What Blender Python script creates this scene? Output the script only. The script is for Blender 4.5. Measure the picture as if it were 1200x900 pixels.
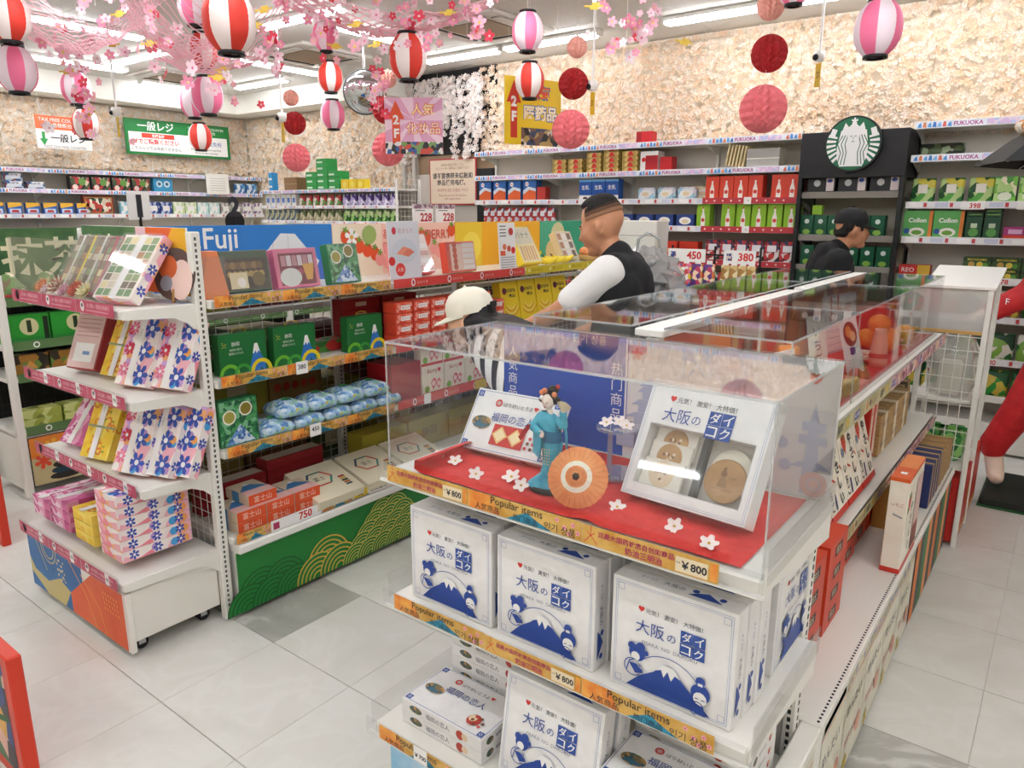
import bpy, math, random
from math import sin, cos, pi, radians as R
from mathutils import Matrix, Vector
random.seed(7)
S = bpy.context.scene
for _o in list(bpy.data.objects): bpy.data.objects.remove(_o)
COL = S.collection

# ---------------------------------------------------------------- camera
_c = bpy.data.cameras.new('camera'); CAM = bpy.data.objects.new('camera', _c); COL.objects.link(CAM)
_c.sensor_fit = 'HORIZONTAL'; _c.sensor_width = 36.0; _c.lens = 858.5 / 1200 * 36.0
_c.clip_start = 0.02; _c.clip_end = 60
_f = Vector((-0.59027, 0.77404, -0.22900)); _r = Vector((0.79477, 0.60691, 0.00281)); _u = _r.cross(_f)
CAM.matrix_world = Matrix(((_r.x, _u.x, -_f.x, 0), (_r.y, _u.y, -_f.y, 0), (_r.z, _u.z, -_f.z, 1.65), (0, 0, 0, 1)))
S.camera = CAM
# ---------------------------------------------------------------- world, exposure
W = bpy.data.worlds.new('world'); S.world = W; W.use_nodes = True
W.node_tree.nodes['Background'].inputs[0].default_value = (0.9, 0.95, 1.0, 1)
W.node_tree.nodes['Background'].inputs[1].default_value = 0.3
S.view_settings.view_transform = 'Standard'; S.view_settings.look = 'None'
S.view_settings.gamma = 1.0; S.view_settings.use_curve_mapping = False
S.view_settings.exposure = 0.6
S.cycles.max_bounces = 8; S.cycles.transparent_max_bounces = 24
S.cycles.diffuse_bounces = 4; S.cycles.glossy_bounces = 3; S.cycles.transmission_bounces = 4
S.cycles.caustics_reflective = False; S.cycles.caustics_refractive = False
LIGHT_POWER = 24.0

# ---------------------------------------------------------------- materials
def lin(h):
    h = h.lstrip('#'); c = [int(h[i:i+2], 16) / 255 for i in (0, 2, 4)]
    return tuple(x / 12.92 if x <= .04045 else ((x + .055) / 1.055) ** 2.4 for x in c) + (1,)
_MC = {}
def C(h, rough=.5, metal=0., spec=.4):
    k = (h, rough, metal, spec)
    if k in _MC: return _MC[k]
    m = bpy.data.materials.new('paint_' + h.strip('#')); m.use_nodes = True
    b = m.node_tree.nodes['Principled BSDF']
    b.inputs['Base Color'].default_value = lin(h); b.inputs['Roughness'].default_value = rough
    b.inputs['Metallic'].default_value = metal; b.inputs['Specular IOR Level'].default_value = spec
    _MC[k] = m; return m
def nodes(name):
    m = bpy.data.materials.new(name); m.use_nodes = True; n = m.node_tree
    return m, n, n.nodes['Principled BSDF']
def tcoord(n, scale=(1, 1, 1), out='Object', rot=(0, 0, 0)):
    t = n.nodes.new('ShaderNodeTexCoord'); mp = n.nodes.new('ShaderNodeMapping')
    mp.inputs['Scale'].default_value = scale; mp.inputs['Rotation'].default_value = rot
    n.links.new(t.outputs[out], mp.inputs['Vector']); return mp.outputs[0]
def ramp(n, fac, stops, interp='LINEAR'):
    r = n.nodes.new('ShaderNodeValToRGB'); r.color_ramp.interpolation = interp
    e = r.color_ramp.elements
    while len(e) < len(stops): e.new(0.5)
    for i, (p, c) in enumerate(stops): e[i].position = p; e[i].color = lin(c)
    n.links.new(fac, r.inputs[0]); return r.outputs[0]
_PC = {}
def patch(cols, scale=20, stretch=(1, 1, 1), rough=.45):
    """printed packaging: random patches of the given colours"""
    k = (tuple(cols), scale, stretch)
    if k in _PC: return _PC[k]
    m, n, b = nodes('print_patch')
    v = n.nodes.new('ShaderNodeTexVoronoi'); v.inputs['Scale'].default_value = scale
    n.links.new(tcoord(n, stretch), v.inputs['Vector'])
    s = n.nodes.new('ShaderNodeSeparateColor'); n.links.new(v.outputs['Color'], s.inputs[0])
    L = len(cols)
    n.links.new(ramp(n, s.outputs[0], [(i / L, c) for i, c in enumerate(cols)], 'CONSTANT'), b.inputs['Base Color'])
    b.inputs['Roughness'].default_value = rough
    _PC[k] = m; return m
def speckle(name, c0, c1, scale=8, rough=.5, detail=4, bump=0., stretch=(1, 1, 1), lo=.35, hi=.65, spec=.4):
    m, n, b = nodes(name)
    t = n.nodes.new('ShaderNodeTexNoise'); t.inputs['Scale'].default_value = scale; t.inputs['Detail'].default_value = detail
    n.links.new(tcoord(n, stretch), t.inputs['Vector'])
    n.links.new(ramp(n, t.outputs[0], [(lo, c0), (hi, c1)]), b.inputs['Base Color'])
    b.inputs['Roughness'].default_value = rough; b.inputs['Specular IOR Level'].default_value = spec
    if bump:
        bp = n.nodes.new('ShaderNodeBump'); bp.inputs['Strength'].default_value = bump; bp.inputs['Distance'].default_value = .01
        n.links.new(t.outputs[0], bp.inputs['Height']); n.links.new(bp.outputs[0], b.inputs['Normal'])
    return m
def acrylic(name, tint='#ffffff', refl=1.0, haze=0.03):
    """thin clear plastic sheet: see-through with a Fresnel reflection and a trace of haze"""
    m = bpy.data.materials.new(name); m.use_nodes = True; n = m.node_tree; n.nodes.clear()
    o = n.nodes.new('ShaderNodeOutputMaterial'); tr = n.nodes.new('ShaderNodeBsdfTransparent'); gl = n.nodes.new('ShaderNodeBsdfGlossy')
    di = n.nodes.new('ShaderNodeBsdfDiffuse'); m1 = n.nodes.new('ShaderNodeMixShader'); m2 = n.nodes.new('ShaderNodeMixShader')
    fr = n.nodes.new('ShaderNodeLayerWeight'); fr.inputs[0].default_value = .5
    pw = n.nodes.new('ShaderNodeMath'); pw.operation = 'POWER'; pw.inputs[1].default_value = 5.0; n.links.new(fr.outputs['Facing'], pw.inputs[0])
    sc_ = n.nodes.new('ShaderNodeMath'); sc_.operation = 'MULTIPLY_ADD'; sc_.inputs[1].default_value = .93; sc_.inputs[2].default_value = .035; n.links.new(pw.outputs[0], sc_.inputs[0])
    tr.inputs[0].default_value = lin(tint); gl.inputs['Roughness'].default_value = .03
    di.inputs[0].default_value = (.85, .85, .85, 1); m1.inputs[0].default_value = haze
    n.links.new(tr.outputs[0], m1.inputs[1]); n.links.new(di.outputs[0], m1.inputs[2])
    mu = n.nodes.new('ShaderNodeMath'); mu.operation = 'MULTIPLY'; mu.inputs[1].default_value = refl
    n.links.new(sc_.outputs[0], mu.inputs[0]); n.links.new(mu.outputs[0], m2.inputs[0])
    n.links.new(m1.outputs[0], m2.inputs[1]); n.links.new(gl.outputs[0], m2.inputs[2]); n.links.new(m2.outputs[0], o.inputs[0])
    return m
def emit(name, h, strength):
    m = bpy.data.materials.new(name); m.use_nodes = True; n = m.node_tree; n.nodes.clear()
    o = n.nodes.new('ShaderNodeOutputMaterial'); e = n.nodes.new('ShaderNodeEmission')
    e.inputs[0].default_value = lin(h); e.inputs[1].default_value = strength; n.links.new(e.outputs[0], o.inputs[0]); return m
WHITE = C('#f1efe9', .35); CREAM = C('#e9e2d3', .4); BLACK = C('#141416', .5); STEEL = C('#b9b9b8', .3, .8)
SHELFW = C('#ebe8e0', .3); GREYW = C('#cfccc5', .5)
ACR = acrylic('clear_acrylic', '#fdfefe', 1.0, .004); ACRP = acrylic('clear_film', '#fbfbfb', .8, .012)
ACRE = acrylic('acrylic_edge', '#f4f6f5', 1.0, .35)

# ---------------------------------------------------------------- mesh builder
class B:
    def __init__(s): s.v = []; s.f = []; s.mi = []; s.mats = []; s.sm = []
    def m(s, mat):
        if mat not in s.mats: s.mats.append(mat)
        return s.mats.index(mat)
    def add(s, vs, fs, mat, M=None, smooth=False):
        o = len(s.v); i = s.m(mat)
        s.v += [tuple(M @ Vector(v)) for v in vs] if M is not None else [tuple(v) for v in vs]
        for f in fs: s.f.append(tuple(o + k for k in f)); s.mi.append(i); s.sm.append(smooth)
        return s
    def box(s, x0, x1, y0, y1, z0, z1, mat, M=None, **face):
        vs = [(x0, y0, z0), (x1, y0, z0), (x1, y1, z0), (x0, y1, z0), (x0, y0, z1), (x1, y0, z1), (x1, y1, z1), (x0, y1, z1)]
        F = dict(front=(0, 1, 5, 4), right=(1, 2, 6, 5), back=(2, 3, 7, 6), left=(3, 0, 4, 7), top=(4, 5, 6, 7), bottom=(3, 2, 1, 0))
        if not face: return s.add(vs, list(F.values()), mat, M)
        for k, f in F.items(): s.add([vs[i] for i in f], [(0, 1, 2, 3)], face.get(k, mat), M)
        return s
    def rbox(s, x0, x1, y0, y1, z0, z1, mat, b=.004, M=None):
        """box with chamfered edges"""
        b = min(b, (x1-x0)/2.2, (y1-y0)/2.2, (z1-z0)/2.2)
        vs = []; idx = {}
        for ix, (X, sx) in enumerate(((x0, 1), (x1, -1))):
            for iy, (Y, sy) in enumerate(((y0, 1), (y1, -1))):
                for iz, (Z, sz) in enumerate(((z0, 1), (z1, -1))):
                    for a in range(3):
                        idx[ix, iy, iz, a] = len(vs)
                        p = [X + sx*b, Y + sy*b, Z + sz*b]; p[a] = (X, Y, Z)[a]; vs.append(tuple(p))
        fs = []
        for a in range(3):
            o = [k for k in range(3) if k != a]
            for sd in (0, 1):
                q = []
                for (i, j) in ((0, 0), (1, 0), (1, 1), (0, 1)):
                    k = [0, 0, 0]; k[a] = sd; k[o[0]] = i; k[o[1]] = j; q.append(idx[k[0], k[1], k[2], a])
                if (sd == 0) != (a == 1): q.reverse()
                fs.append(q)
        for a in range(3):
            o = [k for k in range(3) if k != a]
            for i in (0, 1):
                for j in (0, 1):
                    q = []
                    for (e, ax) in ((0, o[0]), (0, o[1]), (1, o[1]), (1, o[0])):
                        k = [0, 0, 0]; k[a] = e; k[o[0]] = i; k[o[1]] = j; q.append(idx[k[0], k[1], k[2], ax])
                    fs.append(q)
        for i in (0, 1):
            for j in (0, 1):
                for k in (0, 1): fs.append([idx[i, j, k, a] for a in range(3)])
        return s.add(vs, fs, mat, M)
    def cyl(s, p0, p1, r0, r1=None, n=12, mat=None, caps=True, smooth=True):
        r1 = r0 if r1 is None else r1
        p0 = Vector(p0); p1 = Vector(p1); d = (p1 - p0).normalized()
        a = d.orthogonal().normalized(); b = d.cross(a)
        vs = []
        for p, r in ((p0, r0), (p1, r1)):
            vs += [tuple(p + a * (r * cos(2*pi*i/n)) + b * (r * sin(2*pi*i/n))) for i in range(n)]
        s.add(vs, [(i, (i+1) % n, n+(i+1) % n, n+i) for i in range(n)], mat, None, smooth)
        if caps: s.add(vs, [tuple(range(n-1, -1, -1)), tuple(range(n, 2*n))], mat)
        return s
    def lathe(s, prof, n, mat, M=None, smooth=True, mats=None):
        """profile [(r, z)] revolved about z; mats(i) picks a material for each sector"""
        vs = [(r*cos(2*pi*i/n), r*sin(2*pi*i/n), z) for (r, z) in prof for i in range(n)]
        for i in range(n):
            s.add(vs, [], mat, M) if False else None
        o = len(s.v); s.v += [tuple(M @ Vector(v)) for v in vs] if M is not None else vs
        for k in range(len(prof)-1):
            for i in range(n):
                s.f.append((o+k*n+i, o+k*n+(i+1) % n, o+(k+1)*n+(i+1) % n, o+(k+1)*n+i))
                s.mi.append(s.m(mats(i) if mats else mat)); s.sm.append(smooth)
        return s
    def ball(s, c, r, mat, n=12, k=8, sc=(1, 1, 1), M=None):
        vs = []; fs = []
        for j in range(k+1):
            t = pi*j/k
            for i in range(n):
                a = 2*pi*i/n
                vs.append((c[0]+r*sc[0]*sin(t)*cos(a), c[1]+r*sc[1]*sin(t)*sin(a), c[2]+r*sc[2]*cos(t)))
        for j in range(k):
            for i in range(n): fs.append((j*n+i, (j+1)*n+i, (j+1)*n+(i+1) % n, j*n+(i+1) % n))
        return s.add(vs, fs, mat, M, True)
    def tube(s, pts, r, mat, n=6, rs=None):
        for i in range(len(pts)-1):
            s.cyl(pts[i], pts[i+1], rs[i] if rs else r, rs[i+1] if rs else r, n, mat, caps=(i in (0, len(pts)-2)))
        return s
    def prism(s, poly, y0, y1, mat, M=None, side=None):
        """polygon in the x-z plane, given counter-clockwise seen from -y, extruded along y"""
        n = len(poly)
        vs = [(x, y0, z) for x, z in poly] + [(x, y1, z) for x, z in poly]
        s.add(vs, [tuple(range(n)), tuple(range(2*n-1, n-1, -1))], mat, M)
        return s.add(vs, [(i, n+i, n+(i+1) % n, (i+1) % n) for i in range(n)], side or mat, M)
    def obj(s, name, parent=None, loc=None, rz=0, label=None):
        me = bpy.data.meshes.new(name); me.from_pydata(s.v, [], s.f)
        for m in s.mats: me.materials.append(m)
        me.polygons.foreach_set('material_index', s.mi); me.polygons.foreach_set('use_smooth', s.sm); me.update()
        o = bpy.data.objects.new(name, me); COL.objects.link(o)
        if parent: o.parent = parent
        if loc: o.location = loc
        if rz: o.rotation_euler[2] = rz
        if label: o['label'] = label
        return o
# ---------------------------------------------------------------- lettering and flat print
_TC = {}
def glyphs(t, bold=0.):
    k = (t, bold)
    if k in _TC: return _TC[k]
    c = bpy.data.curves.new('lettering', 'FONT'); c.body = t; c.resolution_u = 2; c.offset = bold
    c.space_line = 1.1; c.align_x = 'CENTER'
    o = bpy.data.objects.new('lettering', c); me = o.to_mesh()
    vs = [(v.co.x, v.co.y) for v in me.vertices]; fs = [tuple(p.vertices) for p in me.polygons]
    o.to_mesh_clear(); bpy.data.objects.remove(o); bpy.data.curves.remove(c)
    if not vs: vs = [(0, 0), (1, 0), (1, 1)]; fs = []
    xs = [v[0] for v in vs]; ys = [v[1] for v in vs]
    _TC[k] = (vs, fs, min(xs), max(xs), min(ys), max(ys)); return _TC[k]
class Pr:
    """flat print on a plane: origin o, right u, up v"""
    def __init__(s, b, o, u=(1, 0, 0), v=(0, 0, 1), gap=.0005):
        s.b = b; u = Vector(u).normalized(); v = Vector(v).normalized(); w = u.cross(v)
        s.M = Matrix(((u.x, v.x, w.x, o[0]), (u.y, v.y, w.y, o[1]), (u.z, v.z, w.z, o[2]), (0, 0, 0, 1))); s.k = gap
    def _(s): s.k += .00012; return s.k
    def poly(s, pts, mat):
        z = s._(); s.b.add([(x, y, z) for x, y in pts], [tuple(range(len(pts)))], mat, s.M); return s
    def rect(s, x0, y0, x1, y1, mat): return s.poly([(x0, y0), (x1, y0), (x1, y1), (x0, y1)], mat)
    def disc(s, cx, cy, r, mat, n=18, ry=None, a0=0):
        ry = ry or r
        return s.poly([(cx + r*cos(a0+2*pi*i/n), cy + ry*sin(a0+2*pi*i/n)) for i in range(n)], mat)
    def ring(s, cx, cy, r0, r1, mat, n=24, a0=0, a1=2*pi):
        z = s._(); vs = []; 
        for i in range(n+1):
            a = a0 + (a1-a0)*i/n
            vs += [(cx+r0*cos(a), cy+r0*sin(a), z), (cx+r1*cos(a), cy+r1*sin(a), z)]
        s.b.add(vs, [(2*i, 2*i+1, 2*i+3, 2*i+2) for i in range(n)], mat, s.M); return s
    def frame(s, x0, y0, x1, y1, w, mat):
        s.rect(x0, y0, x1, y0+w, mat); s.k -= .00012; s.rect(x0, y1-w, x1, y1, mat); s.k -= .00012
        s.rect(x0, y0+w, x0+w, y1-w, mat); s.k -= .00012; return s.rect(x1-w, y0+w, x1, y1-w, mat)
    def line(s, pts, w, mat):
        for (a, b) in zip(pts[:-1], pts[1:]):
            dx, dy = b[0]-a[0], b[1]-a[1]; L = math.hypot(dx, dy) or 1; nx, ny = -dy/L*w/2, dx/L*w/2
            s.poly([(a[0]-nx, a[1]-ny), (b[0]-nx, b[1]-ny), (b[0]+nx, b[1]+ny), (a[0]+nx, a[1]+ny)], mat); s.k -= .00012
        s.k += .00012; return s
    def text(s, t, x0, y0, x1, y1, mat, bold=0., keep=True, al='c', slant=0.):
        vs, fs, a, b_, c, d = glyphs(t, bold)
        sx = (x1-x0)/(b_-a); sy = (y1-y0)/(d-c)
        if keep: sx = sy = min(sx, sy)
        w = (b_-a)*sx; h = (d-c)*sy
        ox = x0 if al == 'l' else (x1-w if al == 'r' else (x0+x1-w)/2); oy = (y0+y1-h)/2; z = s._()
        s.b.add([(ox+(x-a)*sx+slant*(y-c)*sy, oy+(y-c)*sy, z) for x, y in vs], fs, mat, s.M); return s
    def flower(s, cx, cy, r, mat, n=5, ctr=None, a0=.3, pt=0):
        """petals; pt=1 pointed, 0 round"""
        P = []
        for i in range(n):
            a = a0 + 2*pi*i/n; w = pi/n
            P += [(cx+r*.35*cos(a-w), cy+r*.35*sin(a-w)), (cx+r*.85*cos(a-w*.6), cy+r*.85*sin(a-w*.6))]
            P += [(cx+r*1.1*cos(a), cy+r*1.1*sin(a))] if pt else [(cx+r*cos(a-w*.2), cy+r*sin(a-w*.2)), (cx+r*cos(a+w*.2), cy+r*sin(a+w*.2))]
            P += [(cx+r*.85*cos(a+w*.6), cy+r*.85*sin(a+w*.6))]
        z = s._(); N = len(P)
        s.b.add([(x, y, z) for x, y in P] + [(cx, cy, z)], [(i, (i+1) % N, N) for i in range(N)], mat, s.M)
        if ctr: s.disc(cx, cy, r*.28, ctr, 8)
        return s
# ---------------------------------------------------------------- scene bookkeeping
def tag(o, label, cat, group=None):
    o['label'] = label; o['category'] = cat
    if group: o['group'] = group
    return o
def thing(name, label, cat, loc=(0, 0, 0), rz=0, group=None):
    o = bpy.data.objects.new(name, None); COL.objects.link(o); o.empty_display_size = .05
    o.location = loc; o.rotation_euler[2] = rz; return tag(o, label, cat, group)
def struct(o): o['kind'] = 'structure'; return o
_KIDS = {}
def dup(root, loc, rot=(0, 0, 0), label=None, group=None):
    if root.name not in _KIDS:
        _KIDS[root.name] = [(c, [g for g in bpy.data.objects if g.parent == c]) for c in [q for q in bpy.data.objects if q.parent == root]]
    r = root.copy(); COL.objects.link(r); r.location = loc; r.rotation_euler = rot
    if label: r['label'] = label
    if group: r['group'] = group
    for c, gs in _KIDS[root.name]:
        k = c.copy(); COL.objects.link(k); k.parent = r
        for g in gs: h = g.copy(); COL.objects.link(h); h.parent = k
    return r
ORD = ['first', 'second', 'third', 'fourth', 'fifth', 'sixth', 'seventh', 'eighth', 'ninth', 'tenth', 'eleventh', 'twelfth', 'thirteenth',
       'fourteenth', 'fifteenth', 'sixteenth', 'seventeenth', 'eighteenth', 'nineteenth', 'twentieth', 'twenty-first', 'twenty-second', 'twenty-third', 'twenty-fourth']
def order(i, n, side='from the left'):
    if n == 1: return 'only one'
    return ORD[i] + ' ' + side
_USED = {}
def row(proto, places, desc, group, side='from the left'):
    """proto becomes the first one, copies the others; place = (x, y, z, rz[, rx])"""
    out = []
    for i, p in enumerate(places):
        rot = (p[4] if len(p) > 4 else 0, 0, p[3] if len(p) > 3 else 0)
        lab = desc.replace('#', order(i, len(places), side))
        if i == 0 and proto.name not in _USED:
            o = proto; _USED[proto.name] = 1; o.location = p[:3]; o.rotation_euler = rot; o['label'] = lab; o['group'] = group
        else: o = dup(proto, p[:3], rot, lab, group)
        out.append(o)
    return out
# ================================================================ the room
XL, XR, YF, YB, ZC = -9.6, 2.4, -2.6, 6.4, 3.15
floor_mat = speckle('floor_slab', '#cfcdc5', '#d6d4cc', 6, .4)
o = struct(B().box(XL-.1, XR+.1, YF-.1, YB+.1, -.1, -.006, floor_mat).obj('floor'))
def tile_mat(name, a, b, vein):
    m, n, p = nodes(name)
    t = n.nodes.new('ShaderNodeTexNoise'); t.inputs['Scale'].default_value = 3.5; t.inputs['Detail'].default_value = 8; t.inputs['Distortion'].default_value = 1.2
    co = tcoord(n); inf = n.nodes.new('ShaderNodeObjectInfo'); ad = n.nodes.new('ShaderNodeVectorMath'); ad.operation = 'ADD'
    mu = n.nodes.new('ShaderNodeVectorMath'); mu.operation = 'SCALE'; mu.inputs[3].default_value = 37.0
    n.links.new(inf.outputs['Random'], mu.inputs[0]); n.links.new(co, ad.inputs[0]); n.links.new(mu.outputs[0], ad.inputs[1])
    n.links.new(ad.outputs[0], t.inputs['Vector'])
    n.links.new(ramp(n, t.outputs[0], [(.3, a), (.5, b), (.56, vein), (.62, b)]), p.inputs['Base Color'])
    p.inputs['Roughness'].default_value = .32; p.inputs['Specular IOR Level'].default_value = .45
    return m
TILE = tile_mat('vinyl_tile', '#d8d6ce', '#dedcd5', '#e1e0da'); TILEG = tile_mat('grey_marble_tile', '#a3a29b', '#b3b2aa', '#d3d2cc')
FL = o; tm = {}
for nm, mt in (('w', TILE), ('g', TILEG)):
    b = B().rbox(-.2244, .2244, -.2244, .2244, -.006, 0, mt, .0006); tm[nm] = b
first = {}
for i in range(-11, 4):
    for j in range(0, 14):
        x = -.05 + .45*i + .225; y = .12 + .4525*j + .225
        g = (i, j) in ((-6, 3), (-1, 4), (-3, 9), (2, 8))
        k = 'g' if g else 'w'
        if k not in first: first[k] = q = tm[k].obj('floor_tile', FL)
        else: q = bpy.data.objects.new('floor_tile', first[k].data); COL.objects.link(q); q.parent = FL
        q.location = (x, y, 0)
plaster = speckle('wall_plaster', '#e6dfd2', '#ece6da', 5, .7)
creamw = speckle('cream_wall', '#f6ead4', '#faf1e0', 4, .7)
wb = struct(B().box(XL-.1, XR+.1, YB, YB+.1, -.1, ZC+.1, creamw).obj('wall_back'))
struct(B().box(XL-.1, XL, YF-.1, YB, -.1, ZC+.1, creamw).obj('wall_left'))
struct(B().box(XR, XR+.1, YF-.1, YB, -.1, ZC+.1, plaster).obj('wall_right'))
struct(B().box(XL, XR, YF-.1, YF, -.1, ZC+.1, plaster).obj('wall_front'))
cm = speckle('ceiling_board', '#d2cec6', '#d9d5ce', 60, .8)
ce = struct(B().box(XL-.1, XR+.1, YF-.1, YB+.1, ZC, ZC+.1, C('#8c8883', .8)).obj('ceiling'))
pan = B().rbox(-.898, .898, -.448, .448, ZC-.012, ZC+.001, cm, .002); pm = None
for i in range(7):
    for j in range(10):
        if pm is None: pm = pan.obj('ceiling_panel', ce).data; q = bpy.data.objects['ceiling_panel']
        else: q = bpy.data.objects.new('ceiling_panel', pm); COL.objects.link(q); q.parent = ce
        q.location = (XL + .9 + 1.8*i - .3, YF + .45 + .9*j, 0)
# lowered soffit over the left corner
SOF = C('#efebe2', .7)
struct(B().box(XL, XL+.42, YF, YB, 2.9, ZC-.013, SOF).obj('trim_1'))
struct(B().box(XL+.42, -6.3, YB-.42, YB, 2.9, ZC-.013, SOF).obj('trim_2'))

# ---------------------------------------------------------------- ceiling strip lamps
TUBE = emit('lamp_tube', '#f6f9ff', LIGHT_POWER)
def strip(x0, y0, x1, y1, lab):
    L = math.hypot(x1-x0, y1-y0); t = thing('strip_light', lab, 'ceiling light', ((x0+x1)/2, (y0+y1)/2, ZC-.012), math.atan2(y1-y0, x1-x0), 'fluorescent strip lights')
    B().rbox(-L/2, L/2, -.06, .06, -.03, 0, WHITE, .01).obj('housing', t)
    B().rbox(-L/2+.02, L/2-.02, -.035, .035, -.062, -.03, TUBE, .014).obj('tube', t)
    for s in (-1, 1): B().rbox(s*L/2-.012, s*L/2+.012, -.05, .05, -.055, -.001, WHITE, .006).obj('end_cap', t)
LX = [(-5.45, -4.5), (-4.45, -3.45), (-2.85, -1.9), (-1.85, -.9), (-.85, .1)]
for i, (a, c) in enumerate(LX): strip(a, 5.72, c, 5.72, 'ceiling strip light along the back flower wall, %s from the left' % ORD[i])
for i, (a, c) in enumerate([(-8.2, -7.05), (-5.6, -4.5), (-3.2, -2.1), (-1.0, .1)]): strip(a, 3.9, c, 3.9, 'crosswise ceiling strip light in the middle row, %s from the left' % ORD[i])
for i, (x, a, c) in enumerate([(-6.7, 2.55, 3.5), (-6.85, 4.5, 5.5), (-5.02, 4.15, 4.9), (-8.35, 3.2, 4.15), (-8.35, 1.2, 2.3), (-8.95, 4.6, 5.6), (-6.7, .6, 1.7), (-8.8, 2.2, 3.2)]):
    strip(x, a, x, c, 'lengthwise ceiling strip light above the left aisles, number %s from the entrance' % ORD[i])
for i, (a, c) in enumerate([(-8.4, -7.4)]): strip(a, 5.5, c, 5.5, 'strip light tucked beside the rear left soffit, %s from the left' % ORD[i])
for j, y in enumerate((2.1, .35, -1.4)):
    for i, x in enumerate((-4.6, -3.0, -1.4, .2, 1.6)): strip(x-.55, y, x+.55, y, '%s strip light in the %s ceiling row nearest the viewer' % (ORD[i], ORD[j]))
# ---------------------------------------------------------------- air conditioners in the ceiling
for i, (x, y) in enumerate(((-8.35, 4.75), (-6.2, 4.9), (-4.15, 5.05))):
    t = thing('air_conditioner', 'square ceiling air conditioner with dark slots, %s from the left' % ORD[i], 'air conditioner', (x, y, ZC-.012), 0, 'ceiling air conditioners')
    B().rbox(-.42, .42, -.42, .42, -.03, 0, C('#dedad2', .5), .012).obj('panel', t)
    B().box(-.24, .24, -.24, .24, -.038, -.03, C('#a08c74', .7)).obj('intake_grille', t)
    for k in range(4):
        a = k*pi/2; M = Matrix.Rotation(a, 4, 'Z')
        B().box(-.26, .26, .285, .335, -.036, -.028, BLACK, M).obj('air_slot', t)
        B().rbox(-.27, .27, .30, .38, -.045, -.034, C('#d6d2ca', .5), .004, M).obj('louver', t)
# ================================================================ shelf strips and helpers
INK = C('#2b2b33', .5); BLUE = C('#2b4a9b', .45); BLUEF = C('#33539f', .45); RED = C('#d3302b', .45); GOLD = C('#d7a748', .45); PAPER = C('#f3f1ee', .5)
TEAL = C('#2f8fae', .45); ORANGE = C('#e8832e', .45); PINK = C('#f2a7bb', .5); MAG = C('#b0305c', .5)
goldp = speckle('gold_print', '#c99438', '#e0b765', 22, .45); orangep = speckle('orange_print', '#e2762a', '#efab4d', 25, .45)
def s_popular(p, x0, x1, y0, y1):
    w = x1-x0; h = y1-y0; X = lambda t: x0+w*t; Y = lambda t: y0+h*t
    p.rect(x0, y0, x1, y1, goldp)
    p.poly([(x0, y0), (X(.30), y0), (X(.22), y1), (x0, y1)], orangep)
    p.poly([(X(.36), y0), (X(.76), y0), (X(.62), Y(.35)), (X(.54), Y(.62)), (X(.47), Y(.38))], TEAL)
    for t, v in ((.80, .75), (.86, .45), (.93, .7), (.97, .35), (.9, .2)): p.flower(X(t), Y(v), h*.14, PINK, 5, MAG)
    p.text('Popular items', X(.18), Y(.42), X(.72), Y(.98), INK)
    p.text('人気商品', X(.04), Y(.05), X(.33), Y(.45), INK); p.text('热门商品', X(.40), Y(.03), X(.66), Y(.40), INK)
    p.text('인기 상품', X(.68), Y(.06), X(.97), Y(.5), INK)
def s_price(p, x0, x1, y0, y1, price='800'):
    w = x1-x0; h = y1-y0; X = lambda t: x0+w*t; Y = lambda t: y0+h*t
    p.rect(x0, y0, x1, y1, goldp)
    for a in range(5): p.line([(X(.07), Y(.5)), (X(.07)+.055*w*cos(a*.62+.3), Y(.5)+.5*h*sin(a*1.25-.9))], .0016, RED)
    p.text('这是大国药妆店自创的商品', X(.13), Y(.46), X(.70), Y(.88), MAG, .02); p.text('奶油三明治', X(.34), Y(.06), X(.62), Y(.44), MAG, .02)
    p.rect(X(.71), Y(.08), X(.93), Y(.80), C('#ead9b8')); p.text('本体', X(.715), Y(.3), X(.745), Y(.72), INK); p.text('￥%s' % price, X(.75), Y(.14), X(.925), Y(.74), INK, .03)
    p.rect(X(.945), Y(.1), X(.99), Y(.9), orangep)
def leftover(*a): return None
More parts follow.
